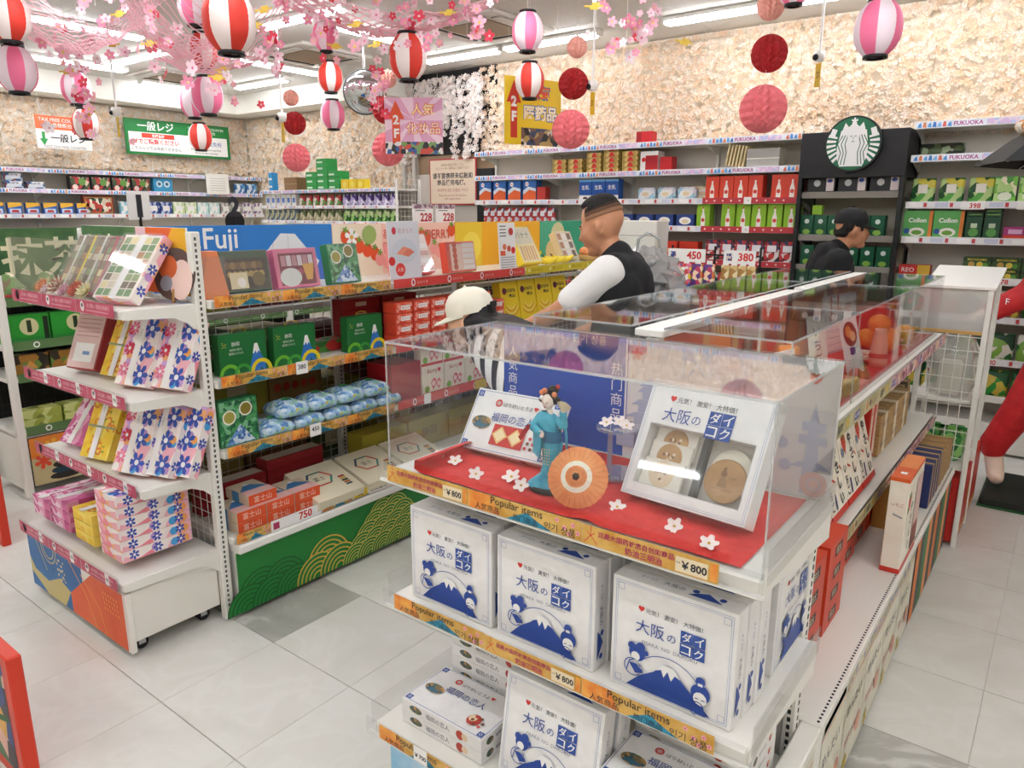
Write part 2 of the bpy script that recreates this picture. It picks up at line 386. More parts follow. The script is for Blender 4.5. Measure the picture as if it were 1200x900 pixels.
# ---------------------------------------------------------------- souvenir box: white with blue mountain print
BW, BH, BD = .262, .247, .052
boxwhite = speckle('white_carton', '#e9e7e6', '#f0eeec', 30, .4)
def osaka_front(p, w, h):
    fr = C('#8f9dc4'); p.frame(.008, .008, w-.008, h-.008, .0009, fr); p.frame(.012, .012, w-.012, h-.012, .0006, fr)
    for cx in (.02, w-.02):
        for cy in (.02, h-.02): p.frame(cx-.007, cy-.007, cx+.007, cy+.007, .0008, fr)
    p.text('♥', .060, h-.062, .073, h-.050, RED); p.text('元気！ 激安！ 大特価！', .076, h-.063, .196, h-.050, C('#3b3b45'))
    p.text('大阪', .056, h-.112, .118, h-.076, BLUE); p.text('の', .124, h-.109, .142, h-.088, BLUE)
    for i, ch in enumerate('ダイコク'):
        x = .152+.026*(i % 2); y = h-.096-.026*(i//2); p.rect(x, y, x+.025, y+.025, BLUEF); p.k -= .00012; [p.text(ch, x+.003+e, y+.003+e*.5, x+.022+e, y+.022+e*.5, PAPER) for e in (-.0007, 0, .0007)]
    p.text('OSAKA  NO  DAIKOKU', .046, h-.130, .214, h-.122, C('#8a8e9b'))
    # mountain, arc and two little figures
    p.poly([(.040, .013), (.222, .013), (.186, .044), (.160, .066), (.144, .086), (.120, .088), (.100, .064), (.070, .044)], BLUE)
    p.poly([(.144, .086), (.120, .088), (.104, .069), (.116, .075), (.122, .060), (.130, .076), (.138, .058), (.146, .073), (.158, .068)], PAPER)
    p.ring(.131, .026, .078, .0797, BLUE, 16, .62, 2.3)
    p.disc(.062, .092, .018, BLUE); p.disc(.050, .104, .009, BLUE, 10); p.disc(.070, .108, .010, BLUE, 10); p.disc(.082, .098, .006, BLUE, 8); p.disc(.059, .084, .010, PAPER, 12)
    p.ring(.054, .058, .018, .0200, BLUE, 14, 1.2, 5.6); p.poly([(.045, .066), (.060, .046), (.078, .052), (.070, .068)], BLUE); p.line([(.040, .046), (.046, .070), (.056, .076)], .0022, BLUE); p.line([(.060, .070), (.074, .060)], .0014, PAPER)
    p.disc(.200, .058, .020, BLUE); p.disc(.199, .084, .010, BLUE, 10); p.rect(.194, .074, .204, .08, PAPER); p.disc(.200, .047, .014, PAPER, 12); p.ring(.195, .024, .014, .016, BLUE, 14, .5, 4.6); p.line([(.190, .046), (.197, .046)], .002, BLUE); p.line([(.203, .046), (.210, .046)], .002, BLUE); p.poly([(.19, .013), (.214, .013), (.208, .032), (.196, .032)], BLUE)
def osaka_edge(p, w, d):
    p.text('ダイコク', .05, d*.3, .085, d*.72, BLUE); p.text('大阪の', .10, d*.36, .145, d*.66, C('#5b6275')); p.poly([(.155, d*.25), (.225, d*.25), (.205, d*.5), (.19, d*.7), (.17, d*.5)], BLUE); p.disc(.165, d*.6, .007, BLUE, 8); p.disc(.22, d*.55, .007, BLUE, 8)
def osaka_box():
    b = B(); b.rbox(-BW/2, BW/2, -BD, 0, 0, BH, boxwhite, .0012); o = b.obj('souvenir_box'); tag(o, '', 'box')
    q = B(); osaka_front(Pr(q, (-BW/2, -BD, 0)), BW, BH); q.obj('front_print', o, label='blue mountain and lettering print')
    q = B(); osaka_edge(Pr(q, (-BW/2, -BD, BH), (1, 0, 0), (0, 1, 0)), BW, BD); q.obj('top_print', o)
    q = B(); osaka_edge(Pr(q, (BW/2, -BD, BH), (0, 0, -1), (0, 1, 0)), BH, BD); q.obj('side_print', o)
    return o
OS = osaka_box()
G = 'white souvenir boxes on the end display'
pl = []; lab = []
for gi, (cx, n, nm) in enumerate(((-1.112, 4, 'left'), (-.833, 3, 'middle'), (-.530, 3, 'right'))):
    for k in range(n):
        pl.append((cx + (.004*k if gi else 0), 1.262+.054*k, .6875, 0)); lab.append('white souvenir box with blue mountain, %s of the %s upright row on the middle shelf' % (ORD[k], nm))
pl.append((-.446, 1.425+.134, .6875, R(90))); lab.append('white souvenir box turned sideways to face the right aisle, middle shelf')
pl.append((-.504, 1.425+.134, .6875, R(90))); lab.append('white souvenir box hidden behind the sideways-facing one, middle shelf')
pl.append((-.795, 1.215, .356, 0, R(-9))); lab.append('front white souvenir box leaning on the lowest visible shelf of the end display')
pl.append((-.790, 1.285, .356, 0, R(-9))); lab.append('white souvenir box right behind the leaning one on the lowest shelf')
for i, (p_, l_) in enumerate(zip(pl, lab)):
    rot = (p_[4] if len(p_) > 4 else 0, 0, p_[3])
    if i == 0: o = OS; o.location = p_[:3]
    else: o = dup(OS, p_[:3], rot)
    o['label'] = l_; o['group'] = G
# ---------------------------------------------------------------- flat Fukuoka boxes
FW, FD, FH = .268, .168, .034
castle = patch(['#3e4a4a', '#7b6a4a', '#2f5a68', '#b4884a', '#556b4a'], 120)
def fuk_top(p, w, d, biscuits=False):
    p.frame(.005, .005, w-.005, d-.005, .0012, BLUE)
    for cx in (.015, w-.015):
        for cy in (.015, d-.015): p.rect(cx-.008, cy-.008, cx+.008, cy+.008, BLUEF); p.ring(cx, cy, .003, .0045, PAPER, 10)
    p.ring(.080, d-.034, .007, .0105, RED, 12); p.text('日', .075, d-.040, .085, d-.028, RED); p.text('ばり好いとうよ', .097, d-.046, .186, d-.026, INK); p.text('♥', .19, d-.04, .202, d-.028, RED)
    p.text('福岡の恋人', .072, d-.088, .202, d-.056, BLUE)
    p.disc(.046, d*.45, .030, castle, 14, .018); p.disc(.046, d*.40, .022, C('#3a6b86'), 12, .006)
    if biscuits:
        p.rect(.090, .022, .190, .078, C('#c8342c'))
        for cx in (.115, .163): p.poly([(cx-.024, .050), (cx, .026), (cx+.024, .050), (cx, .074)], C('#e9bf7c')); p.poly([(cx-.018, .050), (cx, .032), (cx+.018, .050), (cx, .068)], C('#f6e2b4'))
    else:
        p.disc(.208, .044, .020, C('#b8463a'), 14); p.disc(.202, .048, .012, C('#efd9b0'), 10)
    for i in range(8): p.disc(.200+.016*(i % 3)+.004*(i//3), .03+.013*(i//3), .005, C('#7b4a3a') if i % 2 else C('#c94a4a'), 7)
def fuk_edge(p, w, h):
    k = w/.268; p.rect(0, .001, w, h-.001, boxwhite); p.disc(.05*k, h/2, .022*k, castle, 12, h*.3); p.text('福岡の恋人', .085*k, h*.2, .165*k, h*.8, C('#4a4f63')); p.disc(.20*k, h/2, .013*k, C('#b8463a'), 10); p.disc(.215*k, h/2, .010*k, C('#e6cfae'), 10)
def fuk_box(biscuits=False):
    b = B(); b.rbox(-FW/2, FW/2, -FD/2, FD/2, 0, FH, boxwhite, .0015); o = b.obj('biscuit_box'); tag(o, '', 'box')
    q = B(); fuk_top(Pr(q, (-FW/2, -FD/2, FH), (1, 0, 0), (0, 1, 0)), FW, FD, biscuits); q.obj('lid_print', o)
    q = B(); fuk_edge(Pr(q, (-FW/2, -FD/2, 0)), FW, FH); q.obj('front_print', o)
    q = B(); fuk_edge(Pr(q, (FW/2, -FD/2, 0), (0, 1, 0)), FD, FH); q.obj('side_print', o)
    return o
FK = fuk_box(); fp = []; fl = []
for k in range(2): fp.append((-1.10, 1.235, .356+.0345*k)); fl.append('flat white biscuit box, %s up in the short left stack, lowest shelf' % ORD[k])
for k in range(6): fp.append((-1.09, 1.42, .356+.0345*k)); fl.append('flat white biscuit box, %s up in the tall left stack, lowest shelf' % ORD[k])
for k in range(4): fp.append((-.525, 1.25, .356+.0345*k)); fl.append('flat white biscuit box, %s up in the front right stack, lowest shelf' % ORD[k])
for k in range(5): fp.append((-.53, 1.43, .356+.0345*k)); fl.append('flat white biscuit box, %s up in the rear right stack, lowest shelf' % ORD[k])
for i, (p_, l_) in enumerate(zip(fp, fl)):
    if i == 0: o = FK; o.location = p_
    else: o = dup(FK, p_)
    o['label'] = l_; o['group'] = 'flat biscuit boxes on the lowest shelf'
o = fuk_box(True); tag(o, 'white biscuit box tilted up beside the kimono doll, showing two square biscuits', 'box'); o.location = (-1.094, 1.425, 1.040); o.rotation_euler = (R(56), 0, R(2))
o.location = (-1.094, 1.4545, 1.102)
# ================================================================ near end display of the island
t = thing('end_display_shelf', 'white slotted end display shelf with gold price strips at the front of the island', 'shelf', (0, 0, 0))
EX0, EX1, EP = -1.29, -.352, -.385
slot = C('#1d1d1f', .6)
for x in (EX0, EP-.03):
    u = B().rbox(x, x+.03, 1.632, 1.672, .0, 1.0, SHELFW, .003).obj('upright', t)
    b = B()
    for k in range(46): b.box(x+.011, x+.019, 1.6312, 1.6325, .03+.021*k, .042+.021*k, slot); b.box(x+.0295, x+.0308, 1.647, 1.655, .03+.021*k, .042+.021*k, slot)
    b.obj('slots', u)
B().box(EX0+.03, EP-.03, 1.645, 1.655, .1, 1.0, C('#dedad3', .5)).obj('back_panel', t)
def endshelf(z, yf, strips, th=.03, EX1=EX1):
    s = B().rbox(EX0+.004, EX1-.004, yf+.012, 1.628, z-th, z, SHELFW, .004).obj('shelf', t)
    b = B(); b.box(EX0-.015, EX1+.005, yf-.001, yf+.002, z-.026, z+.020, ACRP); b.rbox(EX0-.015, EX1+.005, yf+.002, yf+.012, z-.032, z-.024, WHITE, .002); b.obj('rail_holder', s)
    b = B(); p = Pr(b, (0, yf-.001, 0)); strips(p, z); b.obj('price_strip', s)
    for x in (EX0+.002, EX1-.014):   # side brackets
        B().prism([(yf+.02, z-.032), (1.63, z-.085), (1.63, z-.002), (yf+.02, z-.002)], x, x+.012, SHELFW, Matrix(((0, 1, 0, 0), (1, 0, 0, 0), (0, 0, 1, 0), (0, 0, 0, 1)))).obj('bracket', s)
    B().box(EX0-.005, EX0-.002, yf+.01, 1.60, z-.005, z+.06, ACRP).obj('side_guard', s)
    B().box(EX1+.006, EX1+.009, yf+.01, 1.60, z-.005, z+.06, ACRP).obj('side_guard', s)
def st1(p, z): s_price(p, -1.27, -1.01, z-.022, z+.019); s_popular(p, -1.008, -.71, z-.022, z+.019); s_price(p, -.708, -.425, z-.022, z+.019)
def st2(p, z): s_popular(p, -1.262, -.965, z-.022, z+.019); s_price(p, -.963, -.70, z-.022, z+.019); s_popular(p, -.698, -.41, z-.022, z+.019)
def st3(p, z):
    s_popular(p, -1.255, -.96, z-.022, z+.019); p.rect(-1.13, z-.02, -1.085, z+.021, PAPER); p.text('￥700', -1.127, z-.014, -1.088, z+.006, INK, .03); s_price(p, -.958, -.70, z-.022, z+.019, '700'); s_popular(p, -.698, -.41, z-.022, z+.019)
endshelf(1.03, 1.165, st1); endshelf(.686, 1.165, st2); endshelf(.354, 1.09, st3, .03, -.395)
B().rbox(EX0+.02, EP-.0, 1.13, 1.62, .02, .30, WHITE, .004).obj('base_cabinet', t)
b = B(); p = Pr(b, (0, 1.129, 0)); skyp = speckle('sky_poster', '#8fc4e6', '#e4eff5', 5, .4)
p.rect(EX0+.03, .03, EP-.01, .295, skyp); p.poly([(-1.2, .03), (-.5, .03), (-.75, .2), (-.85, .23), (-.95, .2)], C('#5b87c4')); b.obj('base_poster', t)
B().rbox(-.384, -.335, 1.46, 1.686, .40, .43, SHELFW, .004).obj('side_ledge', t)
B().rbox(-.365, -.345, 1.46, 1.686, .02, .395, WHITE, .004).obj('side_base', t)
b = B(); p = Pr(b, (-.3445, 0, 0), (0, 1, 0)); p.rect(1.465, .03, 1.68, .39, C('#dfdac8')); p.line([(1.465, .335), (1.68, .335)], .004, C('#d9763a')); p.text('めんたい', 1.48, .2, 1.66, .30, C('#4a4a55'), .01); p.text('博多の味', 1.48, .1, 1.63, .17, C('#b05a5a')); b.obj('side_poster', t)
# ---------------------------------------------------------------- clear cover over the end deck
t = thing('acrylic_cover', 'clear acrylic cover over the kimono doll and open souvenir boxes', 'display cover')
ax0, ax1, ay0, ay1, az0, az1 = EX0+.01, EX1-.004, 1.182, 1.612, 1.031, 1.345
for nm, q in (('front_sheet', (ax0, ax1, ay0, ay0+.004, az0, az1)), ('side_sheet', (ax0, ax0+.004, ay0+.004, ay1, az0, az1)), ('side_sheet', (ax1-.004, ax1, ay0+.004, ay1, az0, az1)), ('top_sheet', (ax0, ax1, ay0, ay1+.01, az1, az1+.004))):
    B().box(*q, ACR).obj(nm, t)
E_ = .0016
for nm, q in (('edge', (ax0-E_, ax1+E_, ay0-E_, ay0+E_, az1, az1+.005)), ('edge', (ax0-E_, ax0+E_, ay0-E_, ay0+E_, az0, az1)), ('edge', (ax1-E_, ax1+E_, ay0-E_, ay0+E_, az0, az1)), ('edge', (ax1-E_, ax1+E_, ay0, ay1, az1, az1+.005)), ('edge', (ax0-E_, ax0+E_, ay0, ay1, az1, az1+.005))):
    B().box(*q, ACRE).obj(nm, t)
# back boards
t = thing('display_backboard', 'blue and white back board lettered in four languages behind the doll', 'sign')
B().rbox(-1.262, EX1-.008, 1.618, 1.626, 1.031, 1.3435, C('#e9e7e6', .4), .001).obj('board', t)
b = B(); p = Pr(b, (0, 1.618, 0)); bl = speckle('blue_board', '#2450b4', '#2c5cc4', 3, .45)
p.rect(-1.262, 1.032, EX1-.009, 1.343, C('#e9e7e6', .4)); p.rect(-1.262, 1.032, -.872, 1.343, bl); p.text('人\n気\n商\n品', -1.246, 1.12, -1.214, 1.30, PAPER); p.text('热\n门\n商\n品', -.912, 1.10, -.878, 1.30, PAPER)
p.text('Popular items', -1.20, 1.315, -1.06, 1.340, PAPER); p.text('인기 상품', -1.03, 1.315, -.93, 1.340, PAPER); p.rect(-.866, 1.10, -.864, 1.343, bl)
pale = C('#b9c3dc')
for k in range(4):
    w = .085-.017*k; zz = 1.09+.034*k; p.rect(-.80-w*.62, zz, -.80+w*.62, zz+.018, pale); p.poly([(-.80-w, zz+.018), (-.80+w, zz+.018), (-.80+w*.55, zz+.033), (-.80-w*.55, zz+.033)], pale)
p.poly([(-.83, 1.226), (-.77, 1.226), (-.80, 1.25)], pale); p.rect(-.94+.05, 1.06, -.70, 1.09, pale)
p.poly([(-.425, 1.04), (-.385, 1.04), (-.395, 1.20), (-.405, 1.25), (-.415, 1.20)], pale); p.rect(-.435, 1.155, -.375, 1.175, pale); p.rect(-.43, 1.185, -.38, 1.205, pale); p.poly([(-.45, 1.10), (-.36, 1.10), (-.385, 1.115), (-.425, 1.115)], pale); p.disc(-.395, 1.065, .030, C('#d9a79c'), 20); p.ring(-.395, 1.065, .012, .015, pale, 14)
for x, z in ((-.47, 1.15), (-.46, 1.10), (-.49, 1.16)): p.disc(x, z, .014, pale, 12)
p.line([(-.70, 1.27), (-.66, 1.325)], .004, pale); p.line([(-.66, 1.27), (-.70, 1.325)], .004, pale); p.rect(-.72, 1.305, -.69, 1.33, pale); p.rect(-.67, 1.305, -.64, 1.33, pale)
p.flower(-.84, 1.305, .016, C('#eaa79a'), 5); p.disc(-.60, 1.30, .05, C('#dcd6dd')); p.text('♥', -.425, 1.29, -.395, 1.315, RED)
b.obj('board_print', t)
# red cloth on the deck: a sheet with a rolled left edge and a fold
cloth = speckle('red_cloth', '#cf2b2a', '#dd3a36', 40, .75, bump=.1)
vs = []; fs = []; NX, NY = 40, 8
for j in range(NY+1):
    for i in range(NX+1):
        s_ = i/NX; x = -1.255+.855*s_; y = 1.196+.40*j/NY
        z = 1.0335 + .003*max(0, sin(s_*9+j*.5)) + (.008*math.exp(-((s_-.62-.02*j)/.03)**2))
        if s_ < .07: a = (1-s_/.07)*3.6; x = -1.195-.018*sin(a); z = 1.0335+.018*(1-cos(a))
        vs.append((x, y, z))
for j in range(NY):
    for i in range(NX): k = j*(NX+1)+i; fs.append((k, k+1, k+NX+2, k+NX+1))
o = B().add(vs, fs, cloth, None, True).obj('red_cloth'); tag(o, 'red cloth spread under the doll and boxes on the end display', 'cloth')
# ---------------------------------------------------------------- open souvenir box with wrapped biscuits
t = thing('open_souvenir_box', 'open white souvenir box with clear window showing round wrapped biscuits', 'box', (-.575, 1.3665, 1.036), R(-6))
t.rotation_euler = (R(-28), 0, R(-5))
w, h, d = .284, .262, .050
b = B(); b.box(-w/2, w/2, -.012, 0, 0, h, boxwhite)
for q in ((-w/2, -w/2+.022, -d, -.012, 0, h), (w/2-.022, w/2, -d, -.012, 0, h), (-w/2+.022, w/2-.022, -d, -.012, 0, .03), (-w/2+.022, w/2-.022, -d, -.012, h-.10, h)): b.box(*q, boxwhite)
b.obj('tray', t)
b = B(); p = Pr(b, (-w/2, -d, 0)); fr = C('#9aa6c8'); p.frame(.004, .004, w-.004, h-.004, .0008, fr); p.frame(.008, .008, w-.008, h-.008, .0006, fr)
p.text('♥', .052, h-.046, .066, h-.032, RED); p.text('元気！ 激安！ 大特価！', .070, h-.047, .205, h-.032, C('#3b3b45')); p.text('大阪', .045, h-.092, .110, h-.057, BLUE); p.text('の', .114, h-.088, .134, h-.066, BLUE)
for i, ch in enumerate('ダイコク'):
    x = .150+.029*(i % 2); y = h-.078-.029*(i//2); p.rect(x, y, x+.028, y+.028, BLUEF); p.k -= .00012; [p.text(ch, x+.003+e, y+.003+e*.5, x+.025+e, y+.025+e*.5, PAPER) for e in (-.0008, 0, .0008)]
b.obj('lid_print', t)
B().box(-w/2+.022, w/2-.022, -.0135, -.012, .03, h-.10, C('#d3cabd', .5)).obj('tray_floor', t)
B().box(.004, .016, -.034, -.0135, .03, h-.10, C('#3c3836', .5)).obj('divider', t)
wrap = C('#efe8da', .25); bisc = speckle('biscuit', '#b98a52', '#cba06a', 30, .7)
for i, (x, z, k) in enumerate(((-.064, .136, 0), (-.066, .102, 1), (-.069, .062, 2))):
    s_ = B().rbox(-.050+x, .050+x, -.020-.006*k, -.014-.006*k, z-.036, z+.030, wrap, .002).obj('wrapped_biscuit', t)
    q = B(); p = Pr(q, (0, -.0205-.006*k, 0)); p.disc(x, z-.002, .030, bisc if k < 2 else C('#e3c9a5'), 20)
    for a in range(9): p.disc(x+.016*cos(a*2.2)*(.3+.08*a), z-.002+.016*sin(a*2.2)*(.3+.08*a), .004, C('#8c5a34') if a % 2 else C('#e9d3b4'), 7)
    q.obj('biscuit', s_)
B().lathe([(0, 0), (.042, 0), (.044, .003), (.042, .006), (0, .006)], 28, C('#efe6d2', .6), Matrix.Translation((.072, -.016, .106)) @ Matrix.Rotation(R(90), 4, 'X')).obj('cream_filling', t)
B().lathe([(0, 0), (.043, 0), (.046, .004), (.043, .008), (0, .008)], 28, bisc, Matrix.Translation((.070, -.024, .080)) @ Matrix.Rotation(R(90), 4, 'X')).obj('round_biscuit', t)
q = B(); p = Pr(q, (0, -.0325, 0)); dk = C('#a27a48'); p.disc(.066, .094, .007, C('#8a5f38'), 10); p.disc(.066, .104, .004, C('#8a5f38'), 8); p.poly([(.056, .066), (.078, .066), (.072, .086), (.060, .086)], dk); p.line([(.045, .062), (.092, .062)], .0012, dk); p.line([(.080, .086), (.094, .090)], .003, dk); q.obj('biscuit_stamp', t)
B().box(-w/2+.020, w/2-.020, -d+.0, -d+.0014, .028, h-.098, acrylic('box_window', '#ffffff', 1.0, .03)).obj('window_film', t)
# ---------------------------------------------------------------- kimono doll
t = thing('kimono_doll', 'small doll in a turquoise kimono holding a fan, standing on black base', 'doll', (-.880, 1.292, 1.0365), R(12)); t.scale = (1.13, 1.13, 1.13)
skin = C('#f3e3d6', .45); tq = speckle('kimono_silk', '#2f93b4', '#55b8cf', 40, .5); hair = C('#151214', .4); redk = C('#b5262b', .5)
B().lathe([(0, 0), (.036, 0), (.038, .004), (.034, .010), (0, .010)], 20, C('#17151a', .3), Matrix.Diagonal((1.1, .8, 1, 1))).obj('stand', t)
Mk = Matrix.Identity(4)
k_ = B()
prof = [(.034, .008), (.030, .016), (.021, .035), (.018, .055), (.021, .085), (.024, .100), (.020, .115), (.018, .125), (.024, .142), (.021, .155), (.009, .163)]
vs = []; n = 20
for r_, z in prof:
    for i in range(n):
        a = 2*pi*i/n; lean = -.004+.010*sin(z*22); flare = (1.35 if (r_ > .028 and cos(a) < -.2) else 1.0)
        vs.append((r_*flare*cos(a)+lean, r_*.72*sin(a), z))
k_.add(vs, [(j*n+i, j*n+(i+1) % n, (j+1)*n+(i+1) % n, (j+1)*n+i) for j in range(len(prof)-1) for i in range(n)], tq, None, True); k_.obj('kimono', t)
B().lathe([(.0215, .100), (.0225, .104), (.0215, .122), (.020, .126)], 20, C('#2a6d96', .5), Matrix.Translation((.004, 0, 0)) @ Matrix.Diagonal((1, .75, 1, 1))).obj('obi', t)
b = B(); p = Pr(b, (0, -.0185, 0)); 
for i in range(5):
    for j in range(6): p.rect(-.012+.005*i, .060+.006*j, -.010+.005*i, .063+.006*j, C('#d9c26a'))
b.obj('gold_pattern', t)
for sx, pts in ((-1, [(-.020, -.002, .150), (-.030, -.012, .132), (-.006, -.026, .122)]), (1, [(.020, -.002, .150), (.034, -.012, .140), (.036, -.020, .172)])):
    a = B(); a.tube(pts, .007, tq, 8, [.009, .009, .007]); a.obj('sleeve', t)
    e = Vector(pts[1]); f_ = Vector(pts[2])
    B().add([tuple(e), tuple(f_), tuple(f_ + Vector((.006*sx, .004, -.052))), tuple(e + Vector((.004*sx, .008, -.055))), tuple(e + Vector((0, .008, 0))), tuple(f_ + Vector((0, .008, 0))), tuple(f_ + Vector((.006*sx, .010, -.052))), tuple(e + Vector((.004*sx, .014, -.055)))], [(0, 1, 2, 3), (7, 6, 5, 4), (0, 3, 7, 4), (1, 5, 6, 2), (3, 2, 6, 7), (0, 4, 5, 1)], tq).obj('hanging_sleeve', t)
    hb = B(); hb.ball(pts[2], .0055, skin, 10, 6, (1, .8, 1.2))
    for q_ in range(4): hb.cyl(pts[2], (pts[2][0]-.003+.002*q_, pts[2][1]-.004, pts[2][2]+.009), .0014, .001, 5, skin)
    hb.obj('hand', t)
b = B(); b.cyl((.002, -.001, .156), (.000, -.003, .172), .006, .005, 10, skin); b.ball((-.002, -.004, .184), .0145, skin, 16, 10, (.86, .92, 1.12)); b.ball((-.004, -.0178, .183), .002, skin, 6, 5)
b.obj('head', t)
b = B(); p = Pr(b, (-.003, -.0178, .183)); p.rect(-.0065, .0012, -.0028, .0024, hair); p.rect(.0028, .0012, .0065, .0024, hair); p.disc(0, -.0075, .0016, redk, 8); b.obj('face_paint', t)
b = B(); b.ball((-.001, .003, .189), .0165, hair, 16, 8, (1.02, .9, .98)); b.ball((.006, .002, .207), .010, hair, 12, 6, (1.2, 1, .9)); b.ball((-.017, .002, .186), .007, hair, 10, 6); b.ball((.015, .002, .186), .007, hair, 10, 6); b.obj('hair', t)
b = B()
for x, z in ((-.014, .202), (-.008, .206), (.012, .200)): b.ball((x, -.008, z), .0055, C('#e88b5a'), 8, 5)
b.ball((-.013, -.010, .192), .005, C('#f6efe9'), 8, 5); b.ball((.016, .0, .214), .005, redk, 8, 5); b.obj('hair_ornament', t)
b = B(); vs = [(.036, -.026, .172)] + [(.036+.022*cos(a), -.027-.002*(i % 2), .172+.022*sin(a)) for i, a in enumerate([.5+.2*i for i in range(9)])]
b.add(vs, [(0, i, i+1) for i in range(1, 9)], C('#cbbd9c')); b.obj('fan', t)
b = B()
for q_ in range(5): b.add([(-.030, -.012, .140), (-.045-.004*q_, -.016, .132-.006*q_), (-.040-.004*q_, -.013, .122-.006*q_)], [(0, 1, 2)], redk)
b.obj('red_tassel', t)
# ---------------------------------------------------------------- paper umbrella
t = thing('paper_umbrella', 'small orange paper umbrella lying open beside the doll', 'umbrella', (-.785, 1.262, 1.097))
t.rotation_euler = (R(64), R(10), R(14)); t.scale = (1.1, 1.1, 1.1)
oc = speckle('orange_paper', '#ea8a4e', '#f2a468', 30, .6); N = 30
b = B()
rr = [0, .010, .0215, .031, .060]; hz = [.020, .018, .0155, .0125, 0]
for k in range(4):
    vs = [((rr[k+e])*cos(2*pi*i/N), (rr[k+e])*sin(2*pi*i/N), hz[k+e] - (.0012 if i % 2 else 0)*(k+e)/4) for e in (0, 1) for i in range(N)]
    b.add(vs, [(i, (i+1) % N, N+(i+1) % N, N+i) for i in range(N)], C('#f3ead9', .6) if k == 2 else oc)
b.obj('canopy', t)
b = B()
for i in range(0, N, 1):
    a = 2*pi*(i+.5)/N; b.cyl((.012*cos(a), .012*sin(a), .0182), (.0595*cos(a), .0595*sin(a), .0008), .0004, None, 3, C('#c8692f'), caps=False)
b.obj('ribs', t)
b = B(); b.cyl((0, 0, -.03), (0, 0, .026), .0016, None, 8, C('#3b2a1d')); b.obj('handle', t)
B().lathe([(.009, .0165), (.006, .022), (0, .028)], 6, C('#3a2c24'), None, False).obj('cap', t)
b = B()
for i in range(0, N, 2): a = 2*pi*i/N; b.cyl((.058*cos(a), .058*sin(a), .0002), (.062*cos(a), .062*sin(a), -.001), .0009, None, 4, oc)
b.obj('rib_tips', t)
# ---------------------------------------------------------------- round acrylic riser with blossoms
blu = acrylic('clear_riser', '#d3dcf0', 2.0, .22)
t = thing('acrylic_riser', 'round clear acrylic riser stand holding white blossoms behind umbrella', 'stand', (-.800, 1.465, 1.040))
for z in (.004, .118): B().cyl((0, 0, z-.003), (0, 0, z+.003), .054, None, 28, blu).obj('disc', t)
for k in range(3): a = k*2.1+.5; B().cyl((.040*cos(a), .040*sin(a), .007), (.040*cos(a), .040*sin(a), .115), .006, None, 10, blu).obj('leg', t)
pt = C('#f3e3df', .6); ptc = C('#d7b04a', .6)
def blossom(name, label, loc, r=.02, rx=0, rz=0, group='loose blossoms on the red cloth', mat=None):
    b = B(); mat = mat or pt
    for i in range(5):
        a = 2*pi*i/5; M = Matrix.Rotation(a, 4, 'Z')
        vs = [(0, 0, .002), (r*.5, -r*.38, r*.16), (r*.95, -r*.22, r*.30), (r*1.02, 0, r*.26), (r*.95, r*.22, r*.30), (r*.5, r*.38, r*.16), (r*.55, 0, r*.08)]
        b.add(vs, [(0, 1, 6), (1, 2, 6), (2, 3, 6), (3, 4, 6), (4, 5, 6), (5, 0, 6)], mat, M, True)
    o = b.obj(name); tag(o, label, 'flower', group); o.location = loc; o.rotation_euler = (rx, 0, rz)
    B().lathe([(r*.18, .001), (r*.14, r*.2), (0, r*.24)], 8, ptc).obj('stamens', o)
    return o
for i, (x, y, l) in enumerate(((-1.225, 1.300, 'white blossom by the rolled edge of the red cloth'), (-1.165, 1.296, 'second white blossom from the rolled cloth edge, below the biscuit box'), (-1.065, 1.256, 'white blossom with a leaf near the front price strip'), (-.985, 1.292, 'largest white blossom left of the doll'), (-.935, 1.262, 'white blossom at the foot of the doll'), (-.700, 1.285, 'white blossom between the umbrella and the open box'), (-.562, 1.270, 'white blossom in front of the open box middle'), (-.477, 1.238, 'white blossom in front of the open box right corner'))):
    blossom('blossom', l, (x, y, 1.0365+.006), .019 if i != 3 else .023, R(25 if i % 2 else 38), R(20*(i % 3)))
for i, (x, y) in enumerate(((-.825, 1.450), (-.802, 1.472), (-.776, 1.455))): blossom('blossom', 'white blossom on top of the clear riser, %s from the left' % ORD[i], (x, y, 1.168), .018, R(30), R(25*i))
o = B().lathe([(0, 0), (.03, 0), (.034, .01), (.032, .05), (.02, .062), (0, .064)], 18, C('#c2302e', .4)).obj('red_ornament'); tag(o, 'red round ornament half hidden behind the clear riser', 'ornament'); o.location = (-.675, 1.50, 1.0345)
B().lathe([(.0342, .02), (.0336, .03)], 18, C('#e2c04a')).obj('gold_band', o)
# ================================================================ long island behind the end display
IY0, IY1 = 1.69, 4.04
t = thing('island_shelf', 'long white island shelf with clear covered top and strawberry boxes on its side', 'shelf')
B().box(-.848, -.832, IY0, IY1, .05, 1.335, C('#dcd8d0', .5)).obj('centre_panel', t)
B().rbox(-.365, -.345, IY0, IY1, .02, .395, WHITE, .004).obj('base_front', t)
B().rbox(-1.335, -1.31, IY0, IY1, .02, .395, WHITE, .004).obj('base_front', t)
s = B().rbox(-.836, -.335, IY0, IY1, .40, .43, SHELFW, .004).obj('bottom_shelf', t)
b = B()
for k in range(141): b.box(-.3505, -.3445, 1.70+.0165*k, 1.708+.0165*k, .4295, .4304, slot)
b.obj('perforations', s)
B().rbox(-1.335, -.846, IY0, IY1, .40, .43, SHELFW, .004).obj('bottom_shelf', t)
sh2 = B().rbox(-.836, -.462, IY0, IY1, .655, .683, SHELFW, .004).obj('shelf', t)
dk = B().rbox(-.836, -.462, IY0, IY1, 1.052, 1.085, SHELFW, .004).obj('deck', t)
B().rbox(-1.215, -.844, IY0, IY1, 1.052, 1.085, SHELFW, .004).obj('deck', t)
B().rbox(-1.215, -.844, IY0, IY1, .655, .683, SHELFW, .004).obj('shelf', t)
